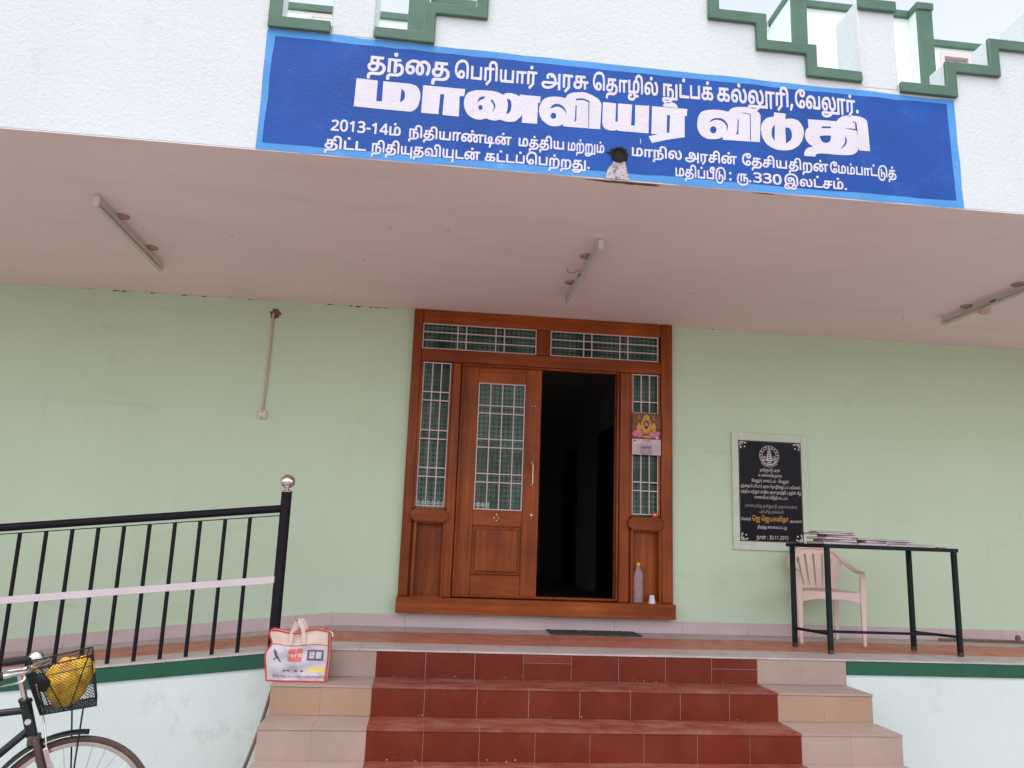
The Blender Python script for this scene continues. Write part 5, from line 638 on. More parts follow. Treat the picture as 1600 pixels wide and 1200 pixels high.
steps = thing('entrance_steps', 'wide steps of dark red tiles between beige tiled ends', 'steps', (1.08, -2.2, GZ))
XA, XB, XR0, XR1 = -.87, 3.04, -.255, 2.387
for k in range(5):
    yb = PY-TD*k; zt = -RZ*k; bm = B()
    box(bm, XA+.003, XB-.003, yb-.0045, (yb+TD-.004 if k else yb+.009), zt-RZ if k < 4 else GZ, zt-.0022 if k else -.014, 0)
    zb = zt-RZ+.001; ztop = zt-.0135 if k else -.013
    def riser(x0, x1, mi, z0=zb, z1=ztop, pr=0.): box(bm, x0+(.0013 if mi in (1, 5) else .0006), x1-(.0013 if mi in (1, 5) else .0006), yb-.006-pr+random.uniform(-.0006, .0006), yb+.006, z0, z1, mi)
    for i in range(8):
        a = XR0+.33*i; b = min(a+.33, XR1)
        if k == 0 and i in (3, 7):
            zm = zb+(ztop-zb)*(.66 if i == 3 else .58)
            riser(a, b, 1, zb, zm-.0012); riser(a, b, 5 if i == 3 else 1, zm+.0012, ztop)
        else: riser(a, b, 1)
    for a, b in ((XA, -.565), (-.565, XR0), (XR1, 2.70), (2.70, XB)): riser(a, b, 4 if k == 1 else 3)
    for q in range(9):
        cx = random.uniform(XR0+.02, XR1-.02); lo_ = random.random() < .7; cz = zb+random.uniform(.002, .014) if lo_ else random.uniform(zb+.02, ztop-.02)
        sheet(bm, [blot(cx, cz, random.uniform(.002, .007) if lo_ else .002, random.uniform(.0015, .005), 8, .5)], lambda a, b: (a, yb-.0072, max(b, zb)), 6)
    if k:
        ya, yc = yb-.010, yb+TD-.0065
        def tread(x0, x1, mi): box(bm, x0+(.0013 if mi == 2 else .0006), x1-(.0013 if mi == 2 else .0006), ya+random.uniform(-.001, .001), yc, zt-.012, zt+random.uniform(-.0006, .0006), mi)
        for i in range(8): tread(XR0+.33*i, min(XR0+.33*i+.33, XR1), 2)
        for a, b in ((XA-.004, -.565), (-.565, XR0), (XR1, 2.70), (2.70, XB+.004)): tread(a, b, 3)
    link('step', bm, ['grout', 'red_tile', 'red_tread', 'beige_tile', 'tan_tile', 'orange_tile', 'grout'], steps, smooth=30, bevel=.0014)

# ---------------------------------------------------------------- painted name board on the fascia
sign = thing('name_board', 'long blue painted name board with white Tamil lettering and light blue border', 'sign', (1.03, CY, 2.77))
rs = random.Random(3)
bm = B(); sheet(bm, [jag([(-1.008, 2.7675), (3.085, 2.7675), (3.075, 3.471), (-1.012, 3.497)], .13, .0035, rs)], lambda a, b: (a, CY-.0012, max(b, 2.766))); face_front(bm)
link('border', bm, 'sky_blue', sign, smooth=None)
bm = B(); sheet(bm, [jag([(-.976, 2.812), (3.040, 2.812), (3.024, 3.438), (-.967, 3.452)], .11, .004, rs)], lambda a, b: (a, CY-.0024, b)); face_front(bm)
link('panel', bm, 'blue', sign, smooth=None)
YL = CY-.0034
LINES = {1: [('தந்தை', -.449, .011, .086), ('பெரியார்', .039, .511, .077), ('அரசு', .537, .81, .077), ('தொழில்', .836, 1.223, .078), ('நுட்பக்', 1.248, 1.555, .080), ('கல்லூரி,', 1.578, 2.045, .082), ('வேலூர்.', 2.057, 2.454, .080)],
         3: [('2013-14ம்', -.62, -.24, .050), ('நிதியாண்டின்', -.197, .378, .049), ('மத்திய', .418, .677, .049), ('மற்றும்', .699, .909, .047), ('மாநில', 1.069, 1.363, .049), ('அரசின்', 1.382, 1.691, .048), ('தேசிய', 1.722, 1.995, .048), ('திறன்', 2.004, 2.247, .048), ('மேம்பாட்டுத்', 2.258, 2.669, .048)],
         4: [('திட்ட', -.646, -.421, .050), ('நிதியுதவியுடன்', -.394, .206, .049), ('கட்டப்பெற்றது.', .231, .826, .048), ('மதிப்பீடு', 1.325, 1.622, .049), (':', 1.643, 1.657, .052), ('ரு.', 1.689, 1.775, .046), ('330', 1.787, 1.958, .046), ('இலட்சம்.', 1.973, 2.357, .047)]}
BASE = {1: (3.303, .009), 3: (2.9175, .003), 4: (2.812, .005)}
for ln, ws in LINES.items():
    z0, kz = BASE[ln]
    for t_, a, b, h in ws:
        bm = B(); word(bm, GS, t_, a, b, z0+kz*a, z0+kz*b, h, YL); face_front(bm); link('lettering', bm, 'letter', sign, smooth=None)
for i, gl in enumerate(BIG.split('/')):
    polys = [[(x/2000., z/2000.) for x, z in zip(*[iter(map(int, p.split()))]*2)] for p in gl.split(';')]; bm = B()
    sheet(bm, polys, lambda a, b: (a, YL-.00012*(i % 3), b)); face_front(bm); link('lettering', bm, 'letter', sign, smooth=None)
for a, z0, z1, wd in ((1.112, 3.19, 3.235, .003), (1.118, 3.0, 3.03, .004)):
    bm = B(); sheet(bm, [[(a, z0), (a+wd, z0), (a+wd*.8, z1), (a, z1)]], lambda p, q: (p, YL, q)); face_front(bm); link('paint_drip', bm, 'letter', sign, smooth=None)
# drain outlet through the board
dr = thing('drain_outlet', 'round dark drain hole through the blue board with mortar splash below', 'drain', (.993, CY, 2.914))
bm = B(); lathe(bm, [(.0, -.006), (.036, -.006), (.039, -.016), (.043, -.016), (.044, 0)], (.993, CY, 2.912), 'Y', 28); link('outlet_pipe', bm, 'dark', dr)  # closed by a dark disc, its colour imitating the unlit hollow
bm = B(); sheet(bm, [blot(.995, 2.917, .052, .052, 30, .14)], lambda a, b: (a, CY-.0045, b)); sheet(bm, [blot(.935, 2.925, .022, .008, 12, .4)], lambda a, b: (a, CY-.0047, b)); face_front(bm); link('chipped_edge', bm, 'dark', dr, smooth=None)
bm = B(); sheet(bm, [jag([(.965, 2.878), (1.028, 2.876), (1.036, 2.84), (1.058, 2.7675), (.918, 2.7675), (.925, 2.815), (.95, 2.845)], .014, .004)], lambda a, b: (a, CY-.0055, max(b, 2.766))); face_front(bm)
link('mortar_splash', bm, 'mortar', dr, smooth=None)

# ---------------------------------------------------------------- entrance door joinery
door = thing('entrance_door', 'varnished teak double door with white grilles, left leaf shut and right leaf open', 'door', (1.02, 0, .12))
FY, BY = -.055, .10
X0, X1 = -.173, 2.209
for a, b, c, d_ in ((X0, -.09, .25, HS-.001), (2.10, X1, .25, HS-.001), (.195, .275, .25, 2.285), (1.718, 1.815, .25, 2.285), (.945, 1.065, 2.40, 2.637)):
    bm = B(); box(bm, a, b, FY, BY, c, d_); link('frame_post', bm, 'wood_v', door, smooth=30, bevel=.010)
for c, d_, dy in ((2.637, HS-.002, .002), (2.285, 2.400, -.006)):
    bm = B(); box(bm, -.09, 2.10, FY+dy, BY, c, d_); link('frame_rail', bm, 'wood_h', door, smooth=30, bevel=.010)
bm = B(); box(bm, X0-.010, X1+.008, -.105, BY, .121, .25); link('sill', bm, 'wood_h', door, smooth=30, bevel=.006)
def mould(x0, x1, z0, z1, w=.022, y=FY-.012, yb=FY+.03):   # moulding round a panel
    bm = B(); box(bm, x0-w, x0, y, yb, z0-w, z1+w); box(bm, x1, x1+w, y, yb, z0-w, z1+w); box(bm, x0, x1, y+.001, yb, z1, z1+w); box(bm, x0, x1, y+.001, yb, z0-w, z0); link('moulding', bm, 'wood_v', door, smooth=30, bevel=.007)
mould(.30, 1.72-.03, .28, 2.262, .02)
mould(-.045, .177, .265, .86, .026); mould(1.848, 2.076, .265, .86, .026)
def lattice(x0, x1, z0, z1, xs, zs, y, gap=None):
    bm = B(); r = .0048
    def vbar(x, a, b): box(bm, x-r, x+r, y-.004, y+.004, a, b)
    def hbar(z, a, b): box(bm, a, b, y-.0065, y+.0025, z-r, z+r)
    for x in [x0]+xs+[x1]:
        vbar(x, z0, z1)
    for z in [z0]+zs+[z1]: hbar(z, x0-r, x1+r)
    return bm
for x0, x1 in ((-.089, .940), (1.070, 2.078)):
    w_ = x1-x0
    bm = B(); box(bm, x0-.002, x1+.002, -.004, .004, 2.402, 2.636); p = link('transom_light', bm, 'pane', door)
    hz = [2.405+.2285*k for k in (.335, .665)]
    link('grille', lattice(x0+.004, x1-.004, 2.406, 2.6315, [x0+w_*k for k in (.305, .38, .64, .715)], hz, FY+.018), 'grille', p)
for x0, x1 in ((-.063, .176), (1.840, 2.074)):
    bm = B(); box(bm, x0-.028, x1+.02, -.004, .004, .985, 2.284); p = link('sidelight', bm, 'pane', door)
    zz = [1.01+1.266*k for k in (.20, .26, .46, .52, .73, .79)] if x0 < 1 else [1.01+1.266*k for k in (.165, .225, .47, .53, .72, .80)]
    link('grille', lattice(x0, x1, 1.012, 2.274, [x0+(x1-x0)*k for k in (.335, .665)], zz, FY+.018), 'grille', p)
    bm = B(); xa, xb = x0-.045, x1+.04
    pts = [(xa, .90), (xa+.04, .872), (xb-.04, .872), (xb, .90), (xb, .955), (xb-.04, .988), (xa+.04, .988), (xa, .955)]
    prism(bm, pts, FY-.040, FY+.10); link('dado_block', bm, 'wood_h', door, smooth=25, bevel=.009)
    bm = B(); box(bm, x0-.03, x1+.03, .012, .04, .25, .872); link('lower_panel', bm, 'wood_v', door)
    bm = B(); box(bm, x0-.028, x0-.004, FY+.004, .05, .988, 2.284); box(bm, x1+.004, x1+.020, FY+.004, .05, .988, 2.284); link('sidelight_stop', bm, 'wood_v', door, smooth=30, bevel=.005)
# shut leaf
LY = -.028
bm = B()
box(bm, .277, .432, LY, LY+.042, .252, 2.28); box(bm, .858, 1.004, LY, LY+.042, .252, 2.28)
leaf = link('door_leaf', bm, 'wood_v', door, smooth=30, bevel=.005)
bm = B()
box(bm, .432, .858, LY+.001, LY+.041, 2.122, 2.279); box(bm, .432, .858, LY+.001, LY+.041, .86, .995); box(bm, .432, .858, LY+.001, LY+.041, .253, .445)
link('cross_rails', bm, 'wood_h', leaf, smooth=30, bevel=.004)
bm = B(); box(bm, .432, .858, LY+.019, LY+.034, .445, .86)
link('sunk_panel', bm, 'wood_v', leaf)
bm = B(); prism(bm, [(.462, .475), (.828, .475), (.828, .830), (.462, .830)], LY+.002, LY+.019); link('raised_panel', bm, 'wood_v', leaf, smooth=30, bevel=.013)
bm = B(); box(bm, .436, .854, LY-.006, LY+.012, .452, .464); link('panel_ledge', bm, 'wood_h', leaf, smooth=30, bevel=.004)
bm = B(); box(bm, .432, .858, LY+.016, LY+.024, .995, 2.122); link('leaf_pane', bm, 'pane', leaf)
zz = [1.002+1.116*k for k in (.21, .277, .484, .55, .757, .82)]
link('leaf_grille', lattice(.439, .851, 1.002, 2.116, [.439+.412*k for k in (.255, .515, .77)], zz, LY+.004), 'grille', leaf)
bm = B()
hx, hy = .940, LY-.035
lathe(bm, [(.004, 0), (.007, .012), (.011, .022), (.006, .03), (.007, .05), (.0055, .12), (.007, .19), (.006, .21), (.011, .218), (.007, .228), (.004, .24)], (hx, hy, 1.203), 'Z', 12)
for z in (1.225, 1.421): tube(bm, [(hx, LY, z), (hx, hy, z)], .006, 8); lathe(bm, [(.016, 0), (.012, -.006), (.0, -.007)], (hx, LY, z), 'Y', 12)
link('pull_handle', bm, 'brass', leaf)
bm = B(); lathe(bm, [(.011, 0), (.008, -.01), (.012, -.016), (.0, -.02)], (.940, LY, .965), 'Y', 12); lathe(bm, [(.010, 0), (.007, -.01), (.0, -.014)], (.941, LY, .94), 'Y', 12); link('keyhole_plate', bm, 'brass', leaf)
bm = B()
for dx, dz in ((0, .022), (0, -.022), (.02, 0), (-.02, 0), (0, .03)): sheet(bm, [blot(.637+dx, .932+dz, .006, .007, 8, .3)], lambda a, b: (a, LY-.0015, b))
for dx in (-.012, .014): sheet(bm, [blot(.935+dx, 1.93, .004, .006, 7, .4)], lambda a, b: (a, LY-.0015, b))
face_front(bm); link('chalk_mark', bm, 'engrave', leaf, smooth=None)
# open leaf swung into the corridor
hm = Matrix.Translation((1.728, BY+.022, 0)) @ Matrix.Rotation(R(52), 4, 'Z')
bm = B(); box(bm, 0, .70, -.02, .02, .252, 2.28, 0, hm); ol = link('door_leaf', bm, 'wood_v', door, smooth=30, bevel=.005); ol['label'] = 'right leaf standing wide open into the dark corridor'
for z in (.45, .62, 1.9):
    bm = B(); box(bm, 1.709, 1.7175, BY-.05, BY-.005, z, z+.06); link('hinge', bm, 'rust', ol)

# ---------------------------------------------------------------- calendar, bottle, cup, small red carton at right sidelight
cal = thing('wall_calendar', 'small wall calendar with gold and pink picture hung on right sidelight grille', 'calendar', (1.957, -.085, 1.72))
CYL = -.082
bm = B(); box(bm, 1.827, 2.087, CYL, CYL+.003, 1.677, 1.915, 0)
def disc(cx, cz, rx, rz, mi, lay, n=16, amp=0.): sheet(bm, [blot(cx, cz, rx, rz, n, amp)], lambda a, b: (a, CYL-.0008*lay, b), mi)
disc(1.955, 1.80, .05, .075, 1, 1); disc(1.955, 1.862, .03, .04, 1, 2); disc(1.955, 1.818, .026, .032, 0, 3)
disc(1.955, 1.80, .015, .03, 2, 4); disc(1.955, 1.765, .035, .03, 1, 4, 12, .2)
for s_ in (-1, 1):
    disc(1.955+s_*.068, 1.775, .022, .045, 1, 2, 12, .15); disc(1.955+s_*.068, 1.812, .010, .016, 1, 3); disc(1.955+s_*.075, 1.724, .05, .03, 2, 4, 14, .22); disc(1.955+s_*.07, 1.865, .010, .006, 1, 2); disc(1.955+s_*.066, 1.885, .006, .006, 1, 2)
disc(1.955, 1.70, .04, .012, 1, 4, 12, .3); disc(2.055, 1.692, .015, .01, 3, 5)
link('picture', bm, ['cal_brown', 'cal_gold', 'cal_pink', 'cal_card'], cal, smooth=None)
bm = B(); box(bm, 1.826, 2.088, CYL-.002, CYL+.004, 1.537, 1.677); link('card', bm, 'cal_card', cal)
bm = B(); box(bm, 1.905, 2.003, CYL-.012, CYL-.002, 1.542, 1.622); link('date_pad', bm, 'cal_pad', cal)
bm = B(); add_latin(bm, 'TNR', .034, lambda a, b: (1.957+a, CYL-.0032, 1.659+b), 0, 1.15)
def bar(x0, x1, z0, z1, mi, dy=.0032): box(bm, x0, x1, CYL-dy-.0004, CYL-dy, z0, z1, mi)
bar(1.90, 2.02, 1.634, 1.637, 0); bar(1.836, 1.862, 1.655, 1.664, 0); bar(2.04, 2.07, 1.656, 1.658, 0)
for x0, x1 in ((1.842, 1.897), (2.018, 2.078)):
    for a, b, c_, e in ((x0, x1, 1.622, 1.6235), (x0, x1, 1.549, 1.5505), (x0, x0+.0015, 1.5505, 1.622), (x1-.0015, x1, 1.5505, 1.622)): bar(a, b, c_, e, 1)
    for z in (1.563, 1.578, 1.592, 1.606): bar(x0+.012, x1-.012, z, z+.0018, 1)
bar(1.912, 1.996, 1.597, 1.605, 1, .0125); bar(1.915, 1.95, 1.592, 1.597, 1, .0127); bar(1.965, 1.99, 1.611, 1.614, 1, .0125)
link('printed_marks', bm, ['cal_red', 'print_grey'], cal, smooth=None)
bm = B(); tube(bm, [(1.975, -.045, 1.96), (1.972, -.06, 1.945), (1.965, -.083, 1.93), (1.957, -.083, 1.912)], .0018, 6); link('hook', bm, 'wire', cal)

bt = thing('water_bottle', 'clear plastic water bottle with yellow cap standing on the door sill', 'bottle', (1.893, -.064, .251))
bm = B(); prof = [(.030, .0), (.037, .006), (.040, .02), (.040, .09), (.037, .10), (.040, .11), (.040, .15), (.036, .165), (.040, .18), (.040, .235), (.034, .265), (.020, .292), (.0135, .305), (.0135, .318)]
lathe(bm, prof, (1.893, -.064, .251), 'Z', 24); link('bottle_body', bm, 'pet', bt)
bm = B(); lathe(bm, [(.016, 0), (.0165, .004), (.0155, .022), (.012, .024)], (1.893, -.064, .569), 'Z', 18); link('cap', bm, 'cap', bt)
bm = B(); lathe(bm, [(.031, .07), (.019, 0), (.017, .002), (.029, .069)], (0, 0, 0), 'Z', 20, mtx=Matrix.Translation((0, 0, .07)) @ Matrix.Scale(-1, 4, (0, 0, 1)))
o = link('paper_cup', bm, 'cup'); o.location = (2.013, -.070, .2515); tag(o, 'small white paper cup upside down on the door sill beside the bottle', 'cup')
bm = B(); box(bm, -.021, .021, -.012, .012, 0, .036, 0); box(bm, -.012, .010, -.0128, -.012, .017, .026, 1)
o = link('small_carton', bm, ['red', 'print_white'], bevel=.002); o.location = (2.032, -.0785, .989); tag(o, 'tiny bright red carton in the bottom corner of right sidelight', 'carton')

# ---------------------------------------------------------------- inscription stone
pq = thing('inscription_stone', 'black granite inscription stone in pale cement border on the green wall', 'plaque', (3.13, 0, .74))
bm = B(); xa, xb, za, zb = 2.775, 3.50, .735, 1.797; ia, ib, ja, jb = 2.838, 3.436, .812, 1.723
box(bm, xa, ia, -.022, 0, za, zb); box(bm, ib, xb, -.022, 0, za, zb); box(bm, ia, ib, -.0215, 0, jb, zb); box(bm, ia, ib, -.0215, 0, za, ja); link('border', bm, 'frame_paint', pq, smooth=30, bevel=.004)
bm = B(); box(bm, ia+.001, ib-.001, -.020, 0, ja+.001, jb-.001); link('slab', bm, 'granite', pq, bevel=.002)
bm = B(); YP = -.0215
PL = [('தமிழ்நாடு அரசு', 3.037, 3.230, 1.446, .020, 0), ('உயர்கல்வித் துறை', 3.022, 3.245, 1.399, .019, 0), ('வேலூர் மாவட்டம் - வேலூர்', 2.957, 3.310, 1.347, .021, 0), ('தந்தை பெரியார் அரசு தொழில்நுட்பப் பயிலகம்', 2.854, 3.418, 1.296, .021, 0),
      ('மத்திய மற்றும் மாநில அரசு நலத்திட்டத்தின் கீழ்', 2.853, 3.422, 1.246, .021, 0), ('மாணவியர் விடுதி கட்டடம்', 2.979, 3.292, 1.197, .020, 0), ('மாண்புமிகு தமிழ்நாடு முதலமைச்சர்', 2.892, 3.384, 1.120, .019, 1), ('புரட்சித் தலைவி', 3.026, 3.250, 1.070, .019, 1),
      ('செல்வி', 2.852, 2.940, .998, .019, 0), ('ஜெ ஜெயலலிதா', 2.956, 3.296, .998, .033, 2), ('அவர்கள்', 3.308, 3.422, .994, .017, 0), ('திறந்து வைக்கப்பட்டது', 3.003, 3.278, .933, .019, 0), ('நாள் : 30.11.2015', 2.992, 3.288, .837, .026, 0)]
bm.free()
for t_, a, b, z, h, c in PL:
    bm = B(); word(bm, GP, t_, a, b, z, z, h, YP); face_front(bm); link('lettering', bm, ['engrave', 'engrave_dim', 'gold'][c], pq, smooth=None)
bm = B(); ex, ez = 3.129, 1.589
def arc(r, a0, a1, n=28): return [(ex+r*math.cos(R(a0+(a1-a0)*k/n)), ez+r*math.sin(R(a0+(a1-a0)*k/n))) for k in range(n+1)]
fl = lambda a, b: (a, YP, b)
sheet(bm, [arc(.094, 0, 360)[:-1], arc(.090, 0, 360)[:-1]], fl); sheet(bm, [arc(.066, -28, 208)+arc(.063, 208, -28)], fl)
for k in range(11):
    a = R(-14+k*20.8); cx, cz = ex+.078*math.cos(a), ez+.078*math.sin(a); sheet(bm, [blot(cx, cz, .0075, .0075, 7, .35)], fl)
for k, (hw, z0, z1) in enumerate(((.034, -.048, -.03), (.028, -.027, -.012), (.024, -.009, .006), (.020, .009, .022), (.017, .025, .037), (.014, .040, .050), (.011, .053, .061))):
    sheet(bm, [[(ex-hw, ez+z0), (ex+hw, ez+z0), (ex+hw*.88, ez+z1), (ex+hw*.4, ez+z1), (ex+hw*.3, ez+z1-.006), (ex-hw*.3, ez+z1-.006), (ex-hw*.4, ez+z1), (ex-hw*.88, ez+z1)]], fl)
sheet(bm, [[(ex-.01, ez+.063), (ex+.01, ez+.063), (ex, ez+.074)]], fl)
for s_ in (-1, 1):
    for q in range(4): sheet(bm, [[(ex+s_*.035, ez-.045+q*.012), (ex+s_*(.07-q*.004), ez-.052+q*.014), (ex+s_*(.068-q*.004), ez-.046+q*.014), (ex+s_*.035, ez-.040+q*.012)]], fl)
sheet(bm, [arc(.084, 205, 335)+arc(.076, 335, 205)], fl); sheet(bm, [[(ex-.02, ez-.068), (ex+.02, ez-.068), (ex+.016, ez-.056), (ex-.016, ez-.056)]], fl); sheet(bm, [arc(.104, 222, 318)+arc(.101, 318, 222)], fl)
face_front(bm); link('emblem', bm, 'engrave', pq, smooth=None)
bm = B()
for cx, sx_ in ((ia+.012, 1), (ib-.012, -1)):
    for cz, sz in ((jb-.012, -1), (ja+.012, 1)):
        def leafp(x, z, ang, ln, wd):
            a = R(ang); c_, s_ = math.cos(a), math.sin(a)
            pts = [(0, 0), (ln*.35, wd), (ln*.7, wd*.7), (ln, 0), (ln*.7, -wd*.6), (ln*.35, -wd*.8)]
            sheet(bm, [[(cx+sx_*(x+p*c_-q*s_), cz+sz*(z+p*s_+q*c_)) for p, q in pts]], fl)
        for x, z, a, l, w_ in ((.0, .0, 8, .045, .007), (.0, .0, 82, .045, .007), (.035, .004, 20, .034, .008), (.004, .035, 70, .034, .008), (.012, .012, 45, .02, .006)): leafp(x, z, a, l, w_)
        sheet(bm, [blot(cx+sx_*.045, cz+sz*.045, .008, .008, 10, 0)], fl)
e = .006
for a, b, c_, d_ in ((ia+e, ib-e, jb-e-.0018, jb-e), (ia+e, ib-e, ja+e, ja+e+.0018), (ia+e, ia+e+.0018, ja+e, jb-e), (ib-e-.0018, ib-e, ja+e, jb-e)): sheet(bm, [[(a, c_), (b, c_), (b, d_), (a, d_)]], lambda p, q: (p, YP+.0004, q), 1)
face_front(bm); link('ornament', bm, ['engrave', 'engrave_dim'], pq, smooth=None)

# ---------------------------------------------------------------- cable conduit with ceiling rose box
cd = thing('wall_conduit', 'thin pink cable conduit ending in a small pale box on the green wall', 'conduit', (-1.42, 0, 1.7))
bm = B(); tube(bm, [(-1.425, -.011, 1.765), (-1.4165, -.011, 2.20), (-1.416, -.011, 2.635), (-1.415, .01, 2.648)], .0105, 10); link('pipe', bm, 'conduit', cd)
bm = B(); box(bm, -1.460, -1.390, -.034, 0, 1.698, 1.772); bx = link('junction_box', bm, 'box_pvc', cd, smooth=40, bevel=.012)
bm = B()
for q in (-.02, .02): lathe(bm, [(.005, 0), (.004, -.004), (0, -.004)], (-1.425, -.0365, 1.735+q), 'Y', 8)
link('screw', bm, 'dark', bx)
bm = B(); sheet(bm, [blot(-1.402, 2.643, .050, .040, 16, .24)], lambda a, b: (a, -.003, b)); face_front(bm); link('broken_plaster', bm, 'stain', cd, smooth=None)

# ---------------------------------------------------------------- tube lights under the canopy
def tubelight(x, y0, y1, label, side):
    t = thing('tube_light', label, 'tube light', (x, (y0+y1)/2, HS), 0, 'tube lights under the canopy'); L = (y1-y0)/2
    bm = B(); sweep(bm, [(0, -L, -.034), (0, L, -.034)], .032, .036, (1, 0, 0)); link('batten', bm, 'batten', t, smooth=30, bevel=.005, world=False)
    bm = B(); tube(bm, [(-.004, -L+.03, -.070), (-.004, L-.03, -.070)], .013, 12); link('glass_tube', bm, 'tube', t, world=False)
    for s_ in (-1, 1):
        bm = B(); box(bm, -.017, .017, s_*L-.012, s_*L+.014, -.078, -.014); link('end_holder', bm, 'ceramic', t, smooth=30, bevel=.004, world=False)
        bm = B(); lathe(bm, [(.046, 0), (.046, -.010), (.040, -.0135), (0, -.0138)], (side*.030, s_*L*.46, 0), 'Z', 20); link('mounting_block', bm, 'woodblock', t, world=False)
    bm = B(); box(bm, -.021, -.017, -.03, .03, -.050, -.040); link('slot', bm, 'dark', t, world=False)
    if abs(x-1.07) > .1: return t
    bm = B(); tube(bm, smooth_path([(side*.12, -.02, -.003), (side*.10, .02, -.02), (side*.06, .03, -.02), (side*.03, .0, -.012), (.0, -.01, -.02)]), .0018, 6); link('supply_wire', bm, 'wire', t, world=False)
    return t
tubelight(-2.12, -2.12, -.86, 'tube light batten on ceiling at far left, above the plain green wall', 1)
tubelight(1.088, -2.03, -.735, 'tube light batten on ceiling above the entrance door', -1)
tr = tubelight(4.36, -2.10, -.84, 'tube light batten on ceiling above the table and pink chair', -1)
bm = B(); lathe(bm, [(.045, 0), (.045, -.03), (.034, -.04), (0, -.04)], (-.004, .12, -.074), 'Z', 18); link('starter_cap', bm, 'conduit', tr, world=False)

# ---------------------------------------------------------------- ramp railing
rail = thing('ramp_railing', 'black steel railing with pale flat bar along the ramp', 'railing', (-2.8, -1.31, -.2))
RY = -1.31
def rz(x): return rampz(x)
bm = B(); px = -.945
tube(bm, [(px, RY, rz(px)-.005), (px, RY, 1.018)], .036, 20); post = link('newel_post', bm, 'black', rail)
bm = B()
lathe(bm, [(.036, 0), (.037, .006), (.024, .014), (.012, .02), (.013, .026)], (px, RY, 1.018), 'Z', 20)
lathe(bm, [(.0005, .024)]+[(.050*math.sin(R(a)), .072-.050*math.cos(R(a))) for a in range(12, 180, 12)]+[(.0005, .122)], (px, RY, 1.018), 'Z', 28); link('ball_finial', bm, 'chrome', post)
bm = B(); tube(bm, [(px, RY, .905), (-2.778, RY, .705), (-6.2, RY, .339)], .0265, 14); link('top_rail', bm, 'black', rail)
bm = B(); sweep(bm, [(px, RY, .858), (-6.2, RY, .858-.107*(6.2-.945))], .022, .006, (0, 1, 0)); link('under_bar', bm, 'black', rail)
bm = B(); sweep(bm, [(px+.01, RY-.020, .430), (-6.2, RY-.020, .430-.107*(6.2-.945))], .006, .046, (0, 1, 0)); link('flat_bar', bm, 'strip', rail, smooth=30, bevel=.002)
for i in range(22):
    x = -1.175-.1635*i; bm = B(); tube(bm, [(x, RY, rz(x)-.003), (x, RY, .858-.107*(-.945-x))], .0132, 10); link('baluster', bm, 'black', rail)
x = -4.85
bm = B(); tube(bm, [(x, RY, rz(x)-.005), (x, RY, .70)], .036, 18); link('newel_post', bm, 'black', rail)

# ---------------------------------------------------------------- table and chair
tb = thing('steel_table', 'small dark steel framed table on the porch covered in paper bundles', 'table', (3.55, -.94, 0))
FT = [(3.075, -1.12), (4.115, -1.11), (2.985, -.73), (3.945, -.79)]; TH = .803
bm = B(); q = [FT[2], FT[0], FT[1], FT[3]]
cx, cy = sum(p[0] for p in q)/4, sum(p[1] for p in q)/4; o_ = [(p[0]+(.028 if p[0] > cx else -.045), p[1]+(.022 if p[1] > cy else -.022)) for p in q]
lo = [bm.verts.new((*p, TH-.028)) for p in o_]; hi = [bm.verts.new((*p, TH)) for p in o_]; bm.faces.new(lo[::-1]); bm.faces.new(hi)
for i in range(4): bm.faces.new((lo[i], lo[(i+1) % 4], hi[(i+1) % 4], hi[i]))
link('table_top', bm, 'table', tb, smooth=30, bevel=.003)
for x, y in FT:
    bm = B(); box(bm, x-.017, x+.017, y-.017, y+.017, .03, TH-.028, 0); box(bm, x-.0172, x+.0172, y-.0172, y+.0172, 0, .03, 1); link('leg', bm, ['table', 'rust'], tb, smooth=30, bevel=.003)
m1 = ((FT[0][0]+FT[2][0])/2, (FT[0][1]+FT[2][1])/2); m2 = ((FT[1][0]+FT[3][0])/2, (FT[1][1]+FT[3][1])/2)
for a, b in ((FT[0], FT[2]), (FT[1], FT[3]), (m1, m2)):
    bm = B(); sweep(bm, [(*a, .142), (*b, .142)], .020, .022, (0, 0, 1)); link('stretcher', bm, 'table', tb, smooth=30, bevel=.002)

ch = thing('plastic_chair', 'pale pink plastic armchair against the wall behind the steel table', 'chair', (3.430, -.330, 0), R(-12)); ch.scale = (.86, 1, 1)
bm = B(); nu, nv = 60, 26; gvv = {}
def backpt(u, v):      # u -1..1 across, v 0..1 up
    hw = .185+.085*v**.8; ztop = .775-.10*abs(u)**3.2; z = .425+(ztop-.425)*v
    return Vector((u*hw, .185+.075*v-.075*u*u*(.35+.65*v), z))
slits = (-.64, -.33, 0, .33, .64)
for i in range(nu+1):
    for j in range(nv+1): gvv[i, j] = bm.verts.new(backpt(-1+2*i/nu, j/nv))
for i in range(nu):
    for j in range(nv):
        u, v = -1+2*(i+.5)/nu, (j+.5)/nv
        top = .86-.06*abs(u)
        if .07 < v < top and any(abs(u-s_*(1+.06*(v-.5))) < .020+.028*v for s_ in slits): continue
        bm.faces.new((gvv[i, j], gvv[i+1, j], gvv[i+1, j+1], gvv[i, j+1]))
loose = [v for v in bm.verts if not v.link_faces]; bmesh.ops.delete(bm, geom=loose, context='VERTS')
o = link('backrest', bm, 'chair', ch, smooth=50, world=False); md = o.modifiers.new('solid', 'SOLIDIFY'); md.thickness = .012; md.offset = 0
bm = B()               # rolled rim over the back running down into both arms
rim = [backpt(u, 1.)+Vector((0, -.006, .004)) for u in [-.98+1.96*k/24 for k in range(25)]]
def armpath(s_): return [(s_*.268, .150, .668), (s_*.285, .08, .640), (s_*.300, -.02, .606), (s_*.305, -.12, .588), (s_*.305, -.20, .584), (s_*.303, -.245, .568), (s_*.300, -.262, .535)]
